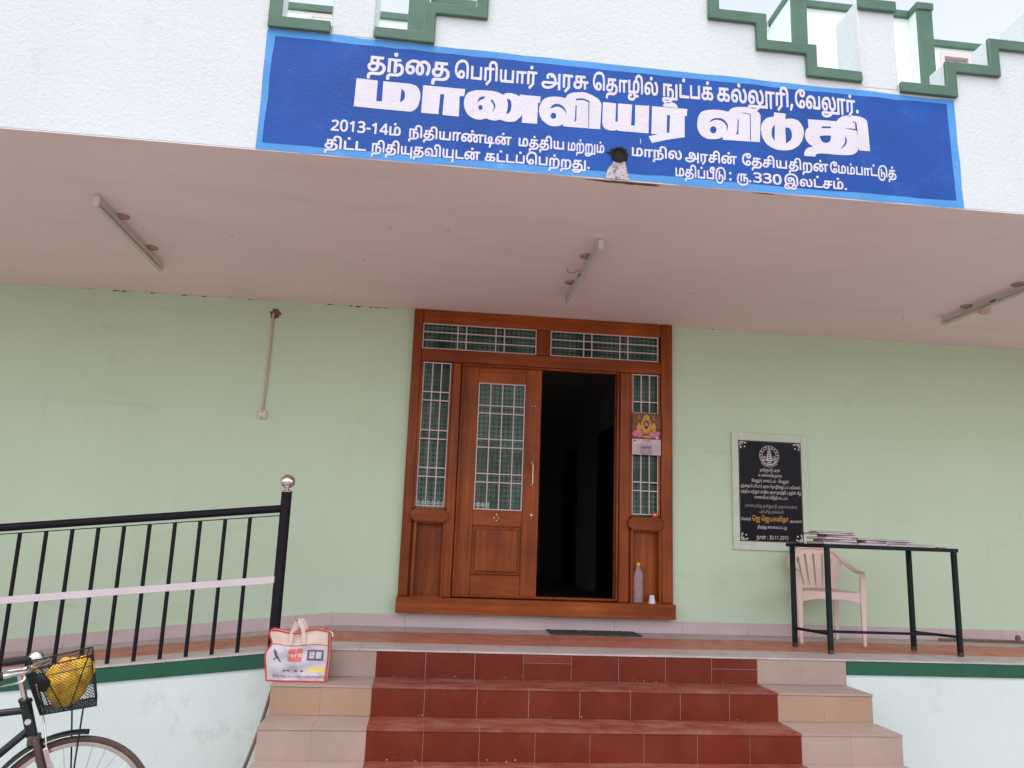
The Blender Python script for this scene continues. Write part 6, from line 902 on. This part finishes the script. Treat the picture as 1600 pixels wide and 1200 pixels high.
sweep(bm, rim, .036, .020, [(0, 1, .25)]*len(rim)); link('back_rim', bm, 'chair', ch, smooth=50, bevel=.006, world=False)
for s_ in (-1, 1):
    bm = B(); ap = smooth_path([tuple(backpt(s_*.93, .98))]+armpath(s_), 4); sweep(bm, ap, [.034+.022*min(1, k/10) for k in range(len(ap))], .020, [(1, 0, .1)]*len(ap)); link('armrest', bm, 'chair', ch, smooth=50, bevel=.006, world=False)
    bm = B(); fp = [(s_*.300, -.262, .545), (s_*.296, -.262, .42), (s_*.292, -.262, .25), (s_*.290, -.265, 0)]
    sweep(bm, fp, [.058, .062, .050, .030], [.030, .034, .030, .024], [(1, 0, 0)]*4); link('leg', bm, 'chair', ch, smooth=50, bevel=.006, world=False)
    bm = B(); fp = [(s_*.185, .165, .43), (s_*.190, .185, .22), (s_*.198, .210, 0)]
    sweep(bm, fp, [.062, .052, .034], [.034, .030, .024], [(1, 0, 0)]*3); link('leg', bm, 'chair', ch, smooth=50, bevel=.006, world=False)
bm = B(); gvv = {}
for i in range(17):
    for j in range(15):
        u, v = -1+i/8, j/14; hw = .255-.06*v
        x, y = u*hw, -.262+.455*v; z = .428-.012*math.exp(-((u/.7)**2+((v-.55)/.5)**2))
        if j == 0: z -= .012
        gvv[i, j] = bm.verts.new((x, y, z))
for i in range(16):
    for j in range(14): bm.faces.new((gvv[i, j], gvv[i+1, j], gvv[i+1, j+1], gvv[i, j+1]))
o = link('seat', bm, 'chair', ch, smooth=50, world=False); md = o.modifiers.new('solid', 'SOLIDIFY'); md.thickness = .012; md.offset = -1
bm = B(); sweep(bm, [(-.28, -.262, .380), (-.13, -.272, .392), (.13, -.272, .392), (.28, -.262, .380)], [.088, .062, .062, .088], .014, (0, 0, 1)); 
for s_ in (-1, 1): sweep(bm, [(s_*.262, -.25, .395), (s_*.21, .17, .40)], .052, .012, (0, 0, 1))
link('apron', bm, 'chair', ch, smooth=50, bevel=.004, world=False)

# ---------------------------------------------------------------- booklets on the table
def booklet(x, y, z, w_, d_, h, rot, label, dark=False, cov=True):
    t = thing('booklet', label, 'booklet', (x, y, z), R(rot), 'paper booklets on the steel table')
    bm = B(); box(bm, -w_/2+.004, w_/2-.004, -d_/2+.004, d_/2, .0015, h-.0015); link('pages', bm, 'pages', t, smooth=30, bevel=.002, world=False)
    bm = B(); 
    sweep(bm, [(-w_/2, -d_/2, h-.0007), (-w_/4, -d_/2+.0, h+.0006), (w_/4, -d_/2, h-.0002), (w_/2, -d_/2, h+.002)], .001, .0012, (0, 1, 0)) if False else None
    box(bm, -w_/2, w_/2, -d_/2, d_/2, h-.0015, h); box(bm, -w_/2, w_/2, -d_/2, d_/2, 0, .0015); box(bm, -w_/2, w_/2, d_/2, d_/2+.0015, 0, h)
    link('paper_cover', bm, 'cover_dark' if dark else 'cover', t, smooth=30, world=False)
T = TH+.0006
ST = [(3.205, -.955, [(.30, .22, .019, 7, 0, 0), (.27, .21, .018, -9, .03, 1), (.30, .22, .016, 12, 0, 0), (.24, .2, .017, -5, .05, 0), (.31, .22, .014, 6, -.02, 1), (.28, .21, .012, -11, .0, 0)], 'tall left stack'),
      (3.50, -.955, [(.24, .20, .020, -7, 0, 1), (.21, .19, .018, 9, .02, 0), (.23, .19, .013, -4, -.01, 1)], 'middle stack'),
      (3.745, -.965, [(.25, .21, .018, -14, .02, 0), (.24, .20, .016, -6, -.02, 0), (.22, .2, .013, -16, -.06, 1)], 'right hand stack')]
ORD = ['bottom', 'second from bottom', 'third from bottom', 'fourth from bottom', 'fifth from bottom', 'topmost']
for bx_, by_, items, nm in ST:
    z = T
    for i, (w_, d_, h, ro, dx, dk) in enumerate(items):
        pos = 'topmost' if i == len(items)-1 else ORD[i]
        booklet(bx_+dx, by_+.01*((i % 2)-.5), z, w_, d_, h, ro, '%s booklet, %s of the %s on the table' % ('dark grey' if dk else 'brownish pink', pos, nm), dk); z += h+.0006
booklet(3.955, -.97, T, .13, .2, .020, -18, 'thin brownish pink booklet lying just right of the right hand stack')
booklet(4.065, -.98, T, .07, .17, .007, -6, 'thinnest loose booklet nearest the bare right end of the table')

# ---------------------------------------------------------------- door mat and stick on the porch floor
bm = B()
for i in range(23):
    x = 1.10+.033*i; box(bm, x, x+.0325, -.335+random.uniform(-.004, .004), -.035+random.uniform(-.004, .004), .001, .013+random.uniform(-.0015, .0015))
tag(link('door_mat', bm, 'mat', smooth=30, bevel=.003), 'thin dark grey door mat on the porch floor before the open leaf', 'mat')
bm = B(); tube(bm, smooth_path([(4.62, -.105, .014), (4.9, -.12, .018), (5.2, -.115, .015), (5.5, -.14, .016), (6.2, -.13, .015)]), .0125, 8)
lathe(bm, [(.01, 0), (.022, .02), (.024, .05), (.012, .07)], (5.36, -.13, .002), 'Z', 10)
tag(link('wooden_stick', bm, 'wood_old'), 'knobbly wooden stick lying on the porch floor against the skirting', 'stick')
bm = B(); tube(bm, smooth_path([(-.905, -1.425, -.24), (-.94, -1.46, -.42), (-.99, -1.52, -.62), (-1.075, -1.60, GZ+.004)]), [.011]*12+[.013], 8)
tag(link('leaning_stick', bm, 'wood_old'), 'thin brown stick leaning on the plinth wall beside the steps', 'stick')

# ---------------------------------------------------------------- shopping bag on first step
bg_ = thing('shopping_bag', 'cream cloth shopping bag with red piping standing on the first step', 'bag', (-.735, -1.56, -.178), R(-3)); bg_.scale = (.94, 1, .96)
BW, BH, BD = .385, .325, .12
def bagpt(u, v, w):    # u across 0..1, v up 0..1, w depth 0 front..1 back
    x = (u-.5)*BW*(1+.05*math.sin(v*math.pi)); y = -BD/2+w*BD*(1-.35*v)+.02*v; z = v*BH
    bul = math.sin(math.pi*u)*math.sin(math.pi*min(1, v*1.05))
    y += (-.022*bul if w == 0 else .02*bul if w == 1 else 0)
    x += (-.022*v*(1-u)*2*max(0, .72-abs(v-.5)) if u < .5 else 0)
    if u < .5: x += .035*math.exp(-((v-.74)/.13)**2)*(1-2*u)
    z += .012*math.sin(u*9+1)*v*v-.02*(1-u)*v**3
    y += (.008*math.sin(u*15+v*9)+.006*math.sin(v*19-u*6+1))*(1 if w == 0 else 0)*math.sin(math.pi*u)
    return Vector((x, y, z))
bm = B(); nu, nv = 26, 22
def patch(fn, a, b, mi=0):
    g = [[bm.verts.new(fn(i/a, j/b)) for j in range(b+1)] for i in range(a+1)]
    for i in range(a):
        for j in range(b): bm.faces.new((g[i][j], g[i+1][j], g[i+1][j+1], g[i][j+1])).material_index = mi
patch(lambda u, v: bagpt(u, v, 0), nu, nv); patch(lambda u, v: bagpt(u, v, 1), nu, nv)
patch(lambda w_, v: bagpt(0, v, w_), 6, nv); patch(lambda w_, v: bagpt(1, v, w_), 6, nv); patch(lambda u, w_: bagpt(u, 1, w_)+Vector((0, 0, .004*math.sin(math.pi*w_))), nu, 6); patch(lambda u, w_: bagpt(u, 0, w_), nu, 6)
bmesh.ops.remove_doubles(bm, verts=bm.verts, dist=.0008); link('bag_body', bm, 'cloth', bg_, smooth=60, world=False)
bm = B()
for w_ in (0, 1):
    lp = [bagpt(k/16, 0.012, w_) for k in range(17)]+[bagpt(1, k/16, w_) for k in range(1, 17)]+[bagpt(1-k/16, 1, w_) for k in range(1, 17)]+[bagpt(0, 1-k/16, w_) for k in range(1, 16)]
    tube(bm, [p+Vector((0, -.002 if w_ == 0 else .002, 0)) for p in lp], .0052, 7, closed=True)
tube(bm, [bagpt(k/16, .72, 0)+Vector((0, -.001, 0)) for k in range(17)], .0022, 6)
for u in (.04, .94): tube(bm, [bagpt(u-.03, 1, .35)+Vector((0, 0, .004)), bagpt(u, 1, .6)+Vector((0, 0, .008)), bagpt(u+.05, 1, .6)+Vector((0, 0, .006))], .007, 7)
link('piping', bm, 'piping', bg_, world=False)
for w_, yo in ((0, -.006), (1, .006)):
    bm = B(); a, b = bagpt(.37, .74, w_), bagpt(.60, .74, w_); t1, t2 = bagpt(.38, 1, w_), bagpt(.57, 1, w_); o_ = Vector((0, yo, 0))
    p = smooth_path([a+o_, t1+o_, t1+Vector((.012, yo, .035)), (t1+t2)/2+Vector((-.006, yo, .083 if w_ == 0 else .075)), t2+Vector((-.012, yo, .035)), t2+o_, b+o_], 4)
    sweep(bm, p, .026, .003, [(1, .1, .6 if 8 < k < 17 else 0) for k in range(len(p))]); link('handle', bm, 'cloth', bg_, smooth=50, world=False)
bm = B()
def onbag(u0, u1, v0, v1, mi, lay, n=10):
    patch(lambda a, b: bagpt(u0+(u1-u0)*a, v0+(v1-v0)*b, 0)+Vector((0, -.0012*lay, 0)), n, n, mi)
onbag(.05, .97, .03, .69, 0, 1, 20); onbag(.37, .58, .40, .66, 1, 2); onbag(.66, .93, .42, .62, 2, 2)
for u0 in (.70, .81): onbag(u0, u0+.085, .46, .585, 0, 3)
for q in ((.73, .55), (.72, .50), (.757, .50)): onbag(q[0], q[0]+.018, q[1], q[1]+.02, 2, 4, 2)
onbag(.70, .97, .19, .29, 3, 2); 
for u0 in (.29, .35, .48, .58): onbag(u0, u0+.04, .20, .235, 5, 2, 2)
tw = [(.17, .40), (.22, .52), (.25, .63), (.28, .52), (.30, .44), (.27, .46), (.24, .55)]
for k in range(3):
    pts = [bagpt(.14+.035*k+.05*math.sin(q*.9+k), .42+.05*q-.02*k, 0)+Vector((0, -.003, 0)) for q in range(5)]; tube(bm, smooth_path(pts, 3), .0035, 6, 5)
def bagtext(s, size, u, v, mi, lay, sx=1.): add_latin(bm, s, size, lambda a, b: bagpt(u+a/BW, v+b/BH, 0)+Vector((0, -.0012*lay, 0)), mi, sx)
bagtext('re', .042, .42, .53, 6, 4); bagtext('ric', .042, .535, .53, 6, 4)
bagtext('ELECTRICALS AND HARDWARES', .0215, .55, .105, 4, 3, 1.06)
link('print', bm, ['print', 'print_red', 'print_grey', 'print_yellow', 'print_maroon', 'print_grey', 'print_white'], bg_, smooth=60, world=False)
bm = B(); tube(bm, [bagpt(1, 1, .5)+Vector((.0, 0, .0)), bagpt(1, 1, .3)+Vector((.022, -.01, -.006)), bagpt(1, 1, .3)+Vector((.028, -.012, -.03))], .004, 6); link('zip_pull', bm, 'print_white', bg_, world=False)

# ---------------------------------------------------------------- bicycle
bk = thing('bicycle', 'old black roadster bicycle with wire basket parked in front of the ramp', 'bicycle', (-1.50, -2.94, GZ), R(20))
def part(name, bm, m, parent=None, **k): return link(name, bm, m, parent or bk, world=False, **k)
WR = .345
def wheel(ax):
    bm = B(); rr = random.Random(5)
    tube(bm, [(ax, -.045, WR), (ax, .045, WR)], .016, 12); 
    for s_ in (-1, 1): tube(bm, [(ax, s_*.028, WR), (ax, s_*.034, WR)], .028, 14)
    w_ = part('wheel', bm, 'chrome')
    bm = B()
    for i in range(32):
        a = 2*math.pi*i/32; s_ = 1 if i % 2 else -1; h = a+(.5 if i % 4 < 2 else -.5)
        tube(bm, [(ax+.027*math.cos(h), s_*.031, WR+.027*math.sin(h)), (ax+.302*math.cos(a), s_*.004, WR+.302*math.sin(a))], .0011, 4)
    part('spokes', bm, 'chrome', w_)
    bm = B(); n = 72
    prof = [(.298, 0), (.302, .011), (.312, .013), (.318, .0125), (.318, -.0125), (.312, -.013), (.302, -.011)]
    def spin(prof, bm):
        rings = [[bm.verts.new((ax+r*math.cos(2*math.pi*k/n), y, WR+r*math.sin(2*math.pi*k/n))) for r, y in prof] for k in range(n)]
        for k in range(n):
            A, C = rings[k], rings[(k+1) % n]
            for q in range(len(prof)): bm.faces.new((A[q], A[(q+1) % len(prof)], C[(q+1) % len(prof)], C[q]))
    spin(prof, bm); part('rim', bm, 'chrome', w_)
    bm = B(); spin([(.3285+.0160*math.cos(2*math.pi*k/12), .0165*math.sin(2*math.pi*k/12)) for k in range(12)], bm); part('tyre', bm, 'rubber', w_)
    if ax == 0:
        bm = B(); c_ = (ax+.20*math.cos(R(42)), -.02, WR+.20*math.sin(R(42))); box(bm, c_[0]-.022, c_[0]+.022, -.028, -.014, c_[2]-.012, c_[2]+.012); part('reflector', bm, 'amber', w_, smooth=30, bevel=.004)
    return w_
wheel(0); wheel(-1.12)
HB, HT = Vector((-.190, 0, .70)), Vector((-.236, 0, .848)); BBk = Vector((-.66, 0, .30)); ST_ = Vector((-.80, 0, .80))
bm = B(); tube(bm, [HB, HT], .0235, 14); tube(bm, [HT+(HB-HT)*.25, ST_+Vector((.008, 0, -.03))], .0155, 12); tube(bm, [HB+(HT-HB)*.22, BBk], .0165, 12); tube(bm, [BBk, ST_], .0165, 12)
tube(bm, [BBk+Vector((0, -.04, 0)), BBk+Vector((0, .04, 0))], .022, 14)
for s_ in (-1, 1):
    tube(bm, [BBk+Vector((0, s_*.03, 0)), (-1.12, s_*.06, WR)], .010, 8); tube(bm, [ST_+Vector((.0, s_*.015, -.02)), (-1.12, s_*.06, WR)], .008, 8)
lathe(bm, [(.026, 0), (.029, .004), (.029, .012), (.024, .018)], HT-Vector((0, 0, .004)), 'Z', 16)
fr = part('frame', bm, 'bike'); fr['label'] = 'black frame tubes with worn paint'
bm = B(); lathe(bm, [(.0, 0), (.013, .0), (.013, .002), (0, .003)], (-.213, -.0265, .765), 'Y', 14); part('head_badge', bm, 'print', fr)
bm = B(); 
for s_ in (-1, 1):
    tube(bm, smooth_path([(-.178, s_*.02, .690), (-.165, s_*.048, .672), (-.125, s_*.052, .55), (-.075, s_*.052, .45), (0, s_*.052, WR)], 4), [.0155]*8+[.013]*5+[.0095]*4, 10)
box(bm, -.205, -.155, -.045, .045, .665, .705)
part('fork', bm, 'fork_rust', smooth=40, bevel=.006)
bm = B(); sweep(bm, [(-.130, -.066, .66), (-.108, -.068, .60), (-.085, -.068, .53)], .020, .012, (1, 0, .3)); box(bm, -.105, -.06, -.072, -.05, .515, .535)
tube(bm, [(-.16, -.02, .80), (-.14, -.045, .73), (-.125, -.066, .66)], .004, 6); tube(bm, [(-.16, -.02, .80), (-.20, -.06, .93)], .004, 6)
part('brake', bm, 'chrome', smooth=40, bevel=.002)
bm = B(); tube(bm, [(-.236, 0, .85), (-.272, 0, .965)], .0125, 12); tube(bm, [(-.272, 0, .962), (-.255, 0, .985), (-.235, 0, .990)], .014, 12); part('stem', bm, 'chrome')
bm = B(); half = [(-.235, 0, .990), (-.205, .07, .998), (-.190, .125, 1.004), (-.205, .175, 1.005), (-.255, .225, 1.000), (-.30, .25, .992), (-.40, .275, .975)]
HM = Matrix.Translation((-.235, 0, 0)) @ Matrix.Rotation(R(-8), 4, 'Z') @ Matrix.Translation((.235, 0, 0))
pth = [tuple(HM @ Vector(p)) for p in [(x, -y, z) for x, y, z in half[::-1]]+half[1:]]; tube(bm, smooth_path(pth, 5), .0112, 12); hbar_ = part('handlebar', bm, 'chrome')
for s_ in (-1, 1):
    bm = B(); tube(bm, [HM @ p for p in smooth_path([(-.285, s_*.243, .995), (-.33, s_*.259, .987), (-.405, s_*.2765, .974)], 4)], .0175, 12); part('grip', bm, 'grip', hbar_)
    bm = B(); tube(bm, [HM @ p for p in smooth_path([(-.215, s_*.18, .99), (-.22, s_*.2, .965), (-.29, s_*.235, .955), (-.38, s_*.262, .94)], 4)], .0045, 6); part('brake_lever', bm, 'chrome', hbar_)
bm = B(); lathe(bm, [(.0, .028), (.018, .026), (.03, .016), (.034, .002), (.030, 0), (0, 0)], (-.225, .165, 1.016), 'Z', 18); part('bell', bm, 'chrome', hbar_)
def fender(ax, a0, a1, r, name):
    bm = B(); n = 26; prv = None
    for k in range(n+1):
        a = R(a0+(a1-a0)*k/n); row = []
        for q in range(7):
            th = R(-75+25*q); rad = r-.022+.022*math.cos(th); row.append(bm.verts.new((ax+rad*math.cos(a), .031*math.sin(th), WR+rad*math.sin(a))))
        if prv:
            for q in range(6): bm.faces.new((prv[q], prv[q+1], row[q+1], row[q]))
        prv = row
    o = part(name, bm, 'bike', smooth=60); md = o.modifiers.new('solid', 'SOLIDIFY'); md.thickness = .002
fender(0, 84, 198, .372, 'mudguard'); fender(-1.12, 20, 185, .372, 'mudguard')
# basket
TL, TR, BR, BL = Vector((-.245, 0, 1.000)), Vector((.005, 0, 1.058)), Vector((.052, 0, .834)), Vector((-.165, 0, .806))
def bpt(u, v, s_):     # u rear..front, v bottom..top, s_ -1..1 across
    lo, hi = BL.lerp(BR, u), TL.lerp(TR, u); p = lo.lerp(hi, v); return Vector((p.x, s_*(.098+.042*v), p.z))
bm = B()
def mesh_face(fn, nu, nv, r=.0009):
    d_ = 1/nv
    for k in range(-nv, nu):
        for sg in (1, -1):
            pts = []
            for q in range(nv+1):
                i = k+q if sg == 1 else k+nv-q
                if 0 <= i <= nu: pts.append(fn(i/nu, q/nv))
            if len(pts) > 1: tube(bm, [pts[0], pts[-1]] if len(pts) > 1 else pts, r, 4, caps=False)
for s_ in (-1, 1): mesh_face(lambda u, v: bpt(u, v, s_), 17, 17)
mesh_face(lambda u, v: bpt(1, v, -1+2*u), 17, 17); mesh_face(lambda u, v: bpt(0, v, -1+2*u), 17, 17); mesh_face(lambda u, v: bpt(v, 0, -1+2*u), 14, 14)
bsk = part('basket', bm, 'wire', smooth=None)
bm = B(); rr_ = .0032
for v in (0, 1): tube(bm, [bpt(0, v, -1), bpt(1, v, -1), bpt(1, v, 1), bpt(0, v, 1)], rr_, 6, closed=True)
for u, s_ in ((0, -1), (1, -1), (1, 1), (0, 1)): tube(bm, [bpt(u, 0, s_), bpt(u, 1, s_)], rr_, 6)
for s_ in (-1, 1):
    for u0, u1 in ((.1, .0), (.42, .22), (.5, .95)): tube(bm, [bpt(u0, 0, s_*1.02), bpt(u1, 1, s_*1.02)], .0028, 6)
    tube(bm, [bpt(.0, .8, s_*1.02), bpt(1., .8, s_*1.02)], .0022, 6)
for u in (.35, .65): tube(bm, [bpt(0, 0, -1+2*u), bpt(0, 1, -1+2*u)], .0028, 6); tube(bm, [bpt(1, 0, -1+2*u), bpt(1, 1, -1+2*u)], .0028, 6)
part('basket_frame', bm, 'wire', bsk)
bm = B()
for s_ in (-1, 1): tube(bm, [(.0-.05*(s_ > 0), s_*.075, .82), (-.005-.02*(s_ > 0), s_*.07, .6), (0, s_*.066, WR)], .0042, 6)
part('basket_stay', bm, 'wire', bsk)
# rear half of the bicycle
bm = B(); tube(bm, [ST_, ST_+Vector((-.035, 0, .13))], .0125, 10); part('seat_post', bm, 'chrome')
bm = B(); g = {}
for i in range(17):
    for j in range(9):
        u, s_ = i/16, -1+j/4; w_ = .022+.085*(1-u)**1.3; g[i, j] = bm.verts.new((-.98+.27*u, s_*w_, .955-.03*s_*s_*(1-.3*u)-.02*math.sin(u*math.pi)))
for i in range(16):
    for j in range(8): bm.faces.new((g[i, j], g[i+1, j], g[i+1, j+1], g[i, j+1]))
o = part('saddle', bm, 'grip', smooth=60); md = o.modifiers.new('solid', 'SOLIDIFY'); md.thickness = .03
bm = B(); lathe(bm, [(.088, -.046), (.092, -.044), (.092, -.041), (.088, -.040)], BBk, 'Y', 32)
for s_ in (-1, 1): sweep(bm, [BBk+Vector((0, s_*.055, 0)), BBk+Vector((s_*.12, s_*.065, -s_*.12))], .022, .012, (1, 0, 1))
part('crank', bm, 'chrome', smooth=40)
for s_ in (-1, 1):
    bm = B(); c_ = BBk+Vector((s_*.12, s_*.115, -s_*.12)); box(bm, c_.x-.04, c_.x+.04, c_.y-.045, c_.y+.045, c_.z-.012, c_.z+.012); part('pedal', bm, 'grip', smooth=30, bevel=.006)
bm = B(); tube(bm, [BBk+Vector((0, -.043, .09)), (-1.12, -.043, WR+.035)], .004, 6); tube(bm, [BBk+Vector((0, -.043, -.09)), (-1.12, -.043, WR-.035)], .004, 6); part('chain', bm, 'rust')
bm = B()
for s_ in (-.06, -.02, .02, .06): tube(bm, [(-.86, s_, .735), (-1.32, s_, .735)], .005, 6)
for x in (-.9, -1.1, -1.3): tube(bm, [(x, -.07, .735), (x, .07, .735)], .005, 6)
for s_ in (-1, 1): tube(bm, [(-1.28, s_*.065, .735), (-1.12, s_*.065, WR)], .005, 6)
part('carrier', bm, 'bike')
bm = B(); tube(bm, [(-1.10, -.07, WR), (-1.16, -.16, .006)], .008, 8); tube(bm, [(-1.16, -.16, .006), (-1.19, -.20, .006)], .008, 8); part('kickstand', bm, 'chrome')

# yellow bag in the basket
yb = thing('yellow_bag', 'knotted yellow plastic bag lying in the wire basket of the bicycle', 'plastic bag', tuple(bk.matrix_basis @ Vector((-.085, 0, .815))), R(20))
def blob(c_, r_, seed, nu=40, nv=26, amp=.1):
    rd = random.Random(seed); ph = [(rd.uniform(2, 7), rd.uniform(2, 7), rd.uniform(0, 6), rd.uniform(.3, 1)) for _ in range(7)]
    bm = B(); rows = []
    for j in range(nv+1):
        t_ = math.pi*j/nv; row = []
        for i in range(nu):
            p_ = 2*math.pi*i/nu; k = 1+amp*sum(w_*math.sin(round(a)*p_+c2)*math.sin(b*t_) for a, b, c2, w_ in ph)/2.2
            row.append(bm.verts.new((c_[0]+r_[0]*k*math.sin(t_)*math.cos(p_), c_[1]+r_[1]*k*math.sin(t_)*math.sin(p_), c_[2]+r_[2]*k*math.cos(t_))))
        rows.append(row)
    for j in range(nv):
        for i in range(nu): bm.faces.new((rows[j][i], rows[j][(i+1) % nu], rows[j+1][(i+1) % nu], rows[j+1][i]))
    bmesh.ops.remove_doubles(bm, verts=bm.verts, dist=1e-5); return bm
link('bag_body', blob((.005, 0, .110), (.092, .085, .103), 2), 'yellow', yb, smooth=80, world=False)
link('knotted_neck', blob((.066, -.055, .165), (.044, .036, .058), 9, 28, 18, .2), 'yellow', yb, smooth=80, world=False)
bm = B(); box(bm, -.028, .028, -.02, .02, 0, .06)
o = link('cable_lock', bm, 'grip', smooth=40, bevel=.012); o.location = tuple(bk.matrix_basis @ Vector((-.185, -.03, .90))); o.rotation_euler = (.2, .5, R(20)); tag(o, 'small black lock hung inside the rear of the bicycle basket', 'lock')
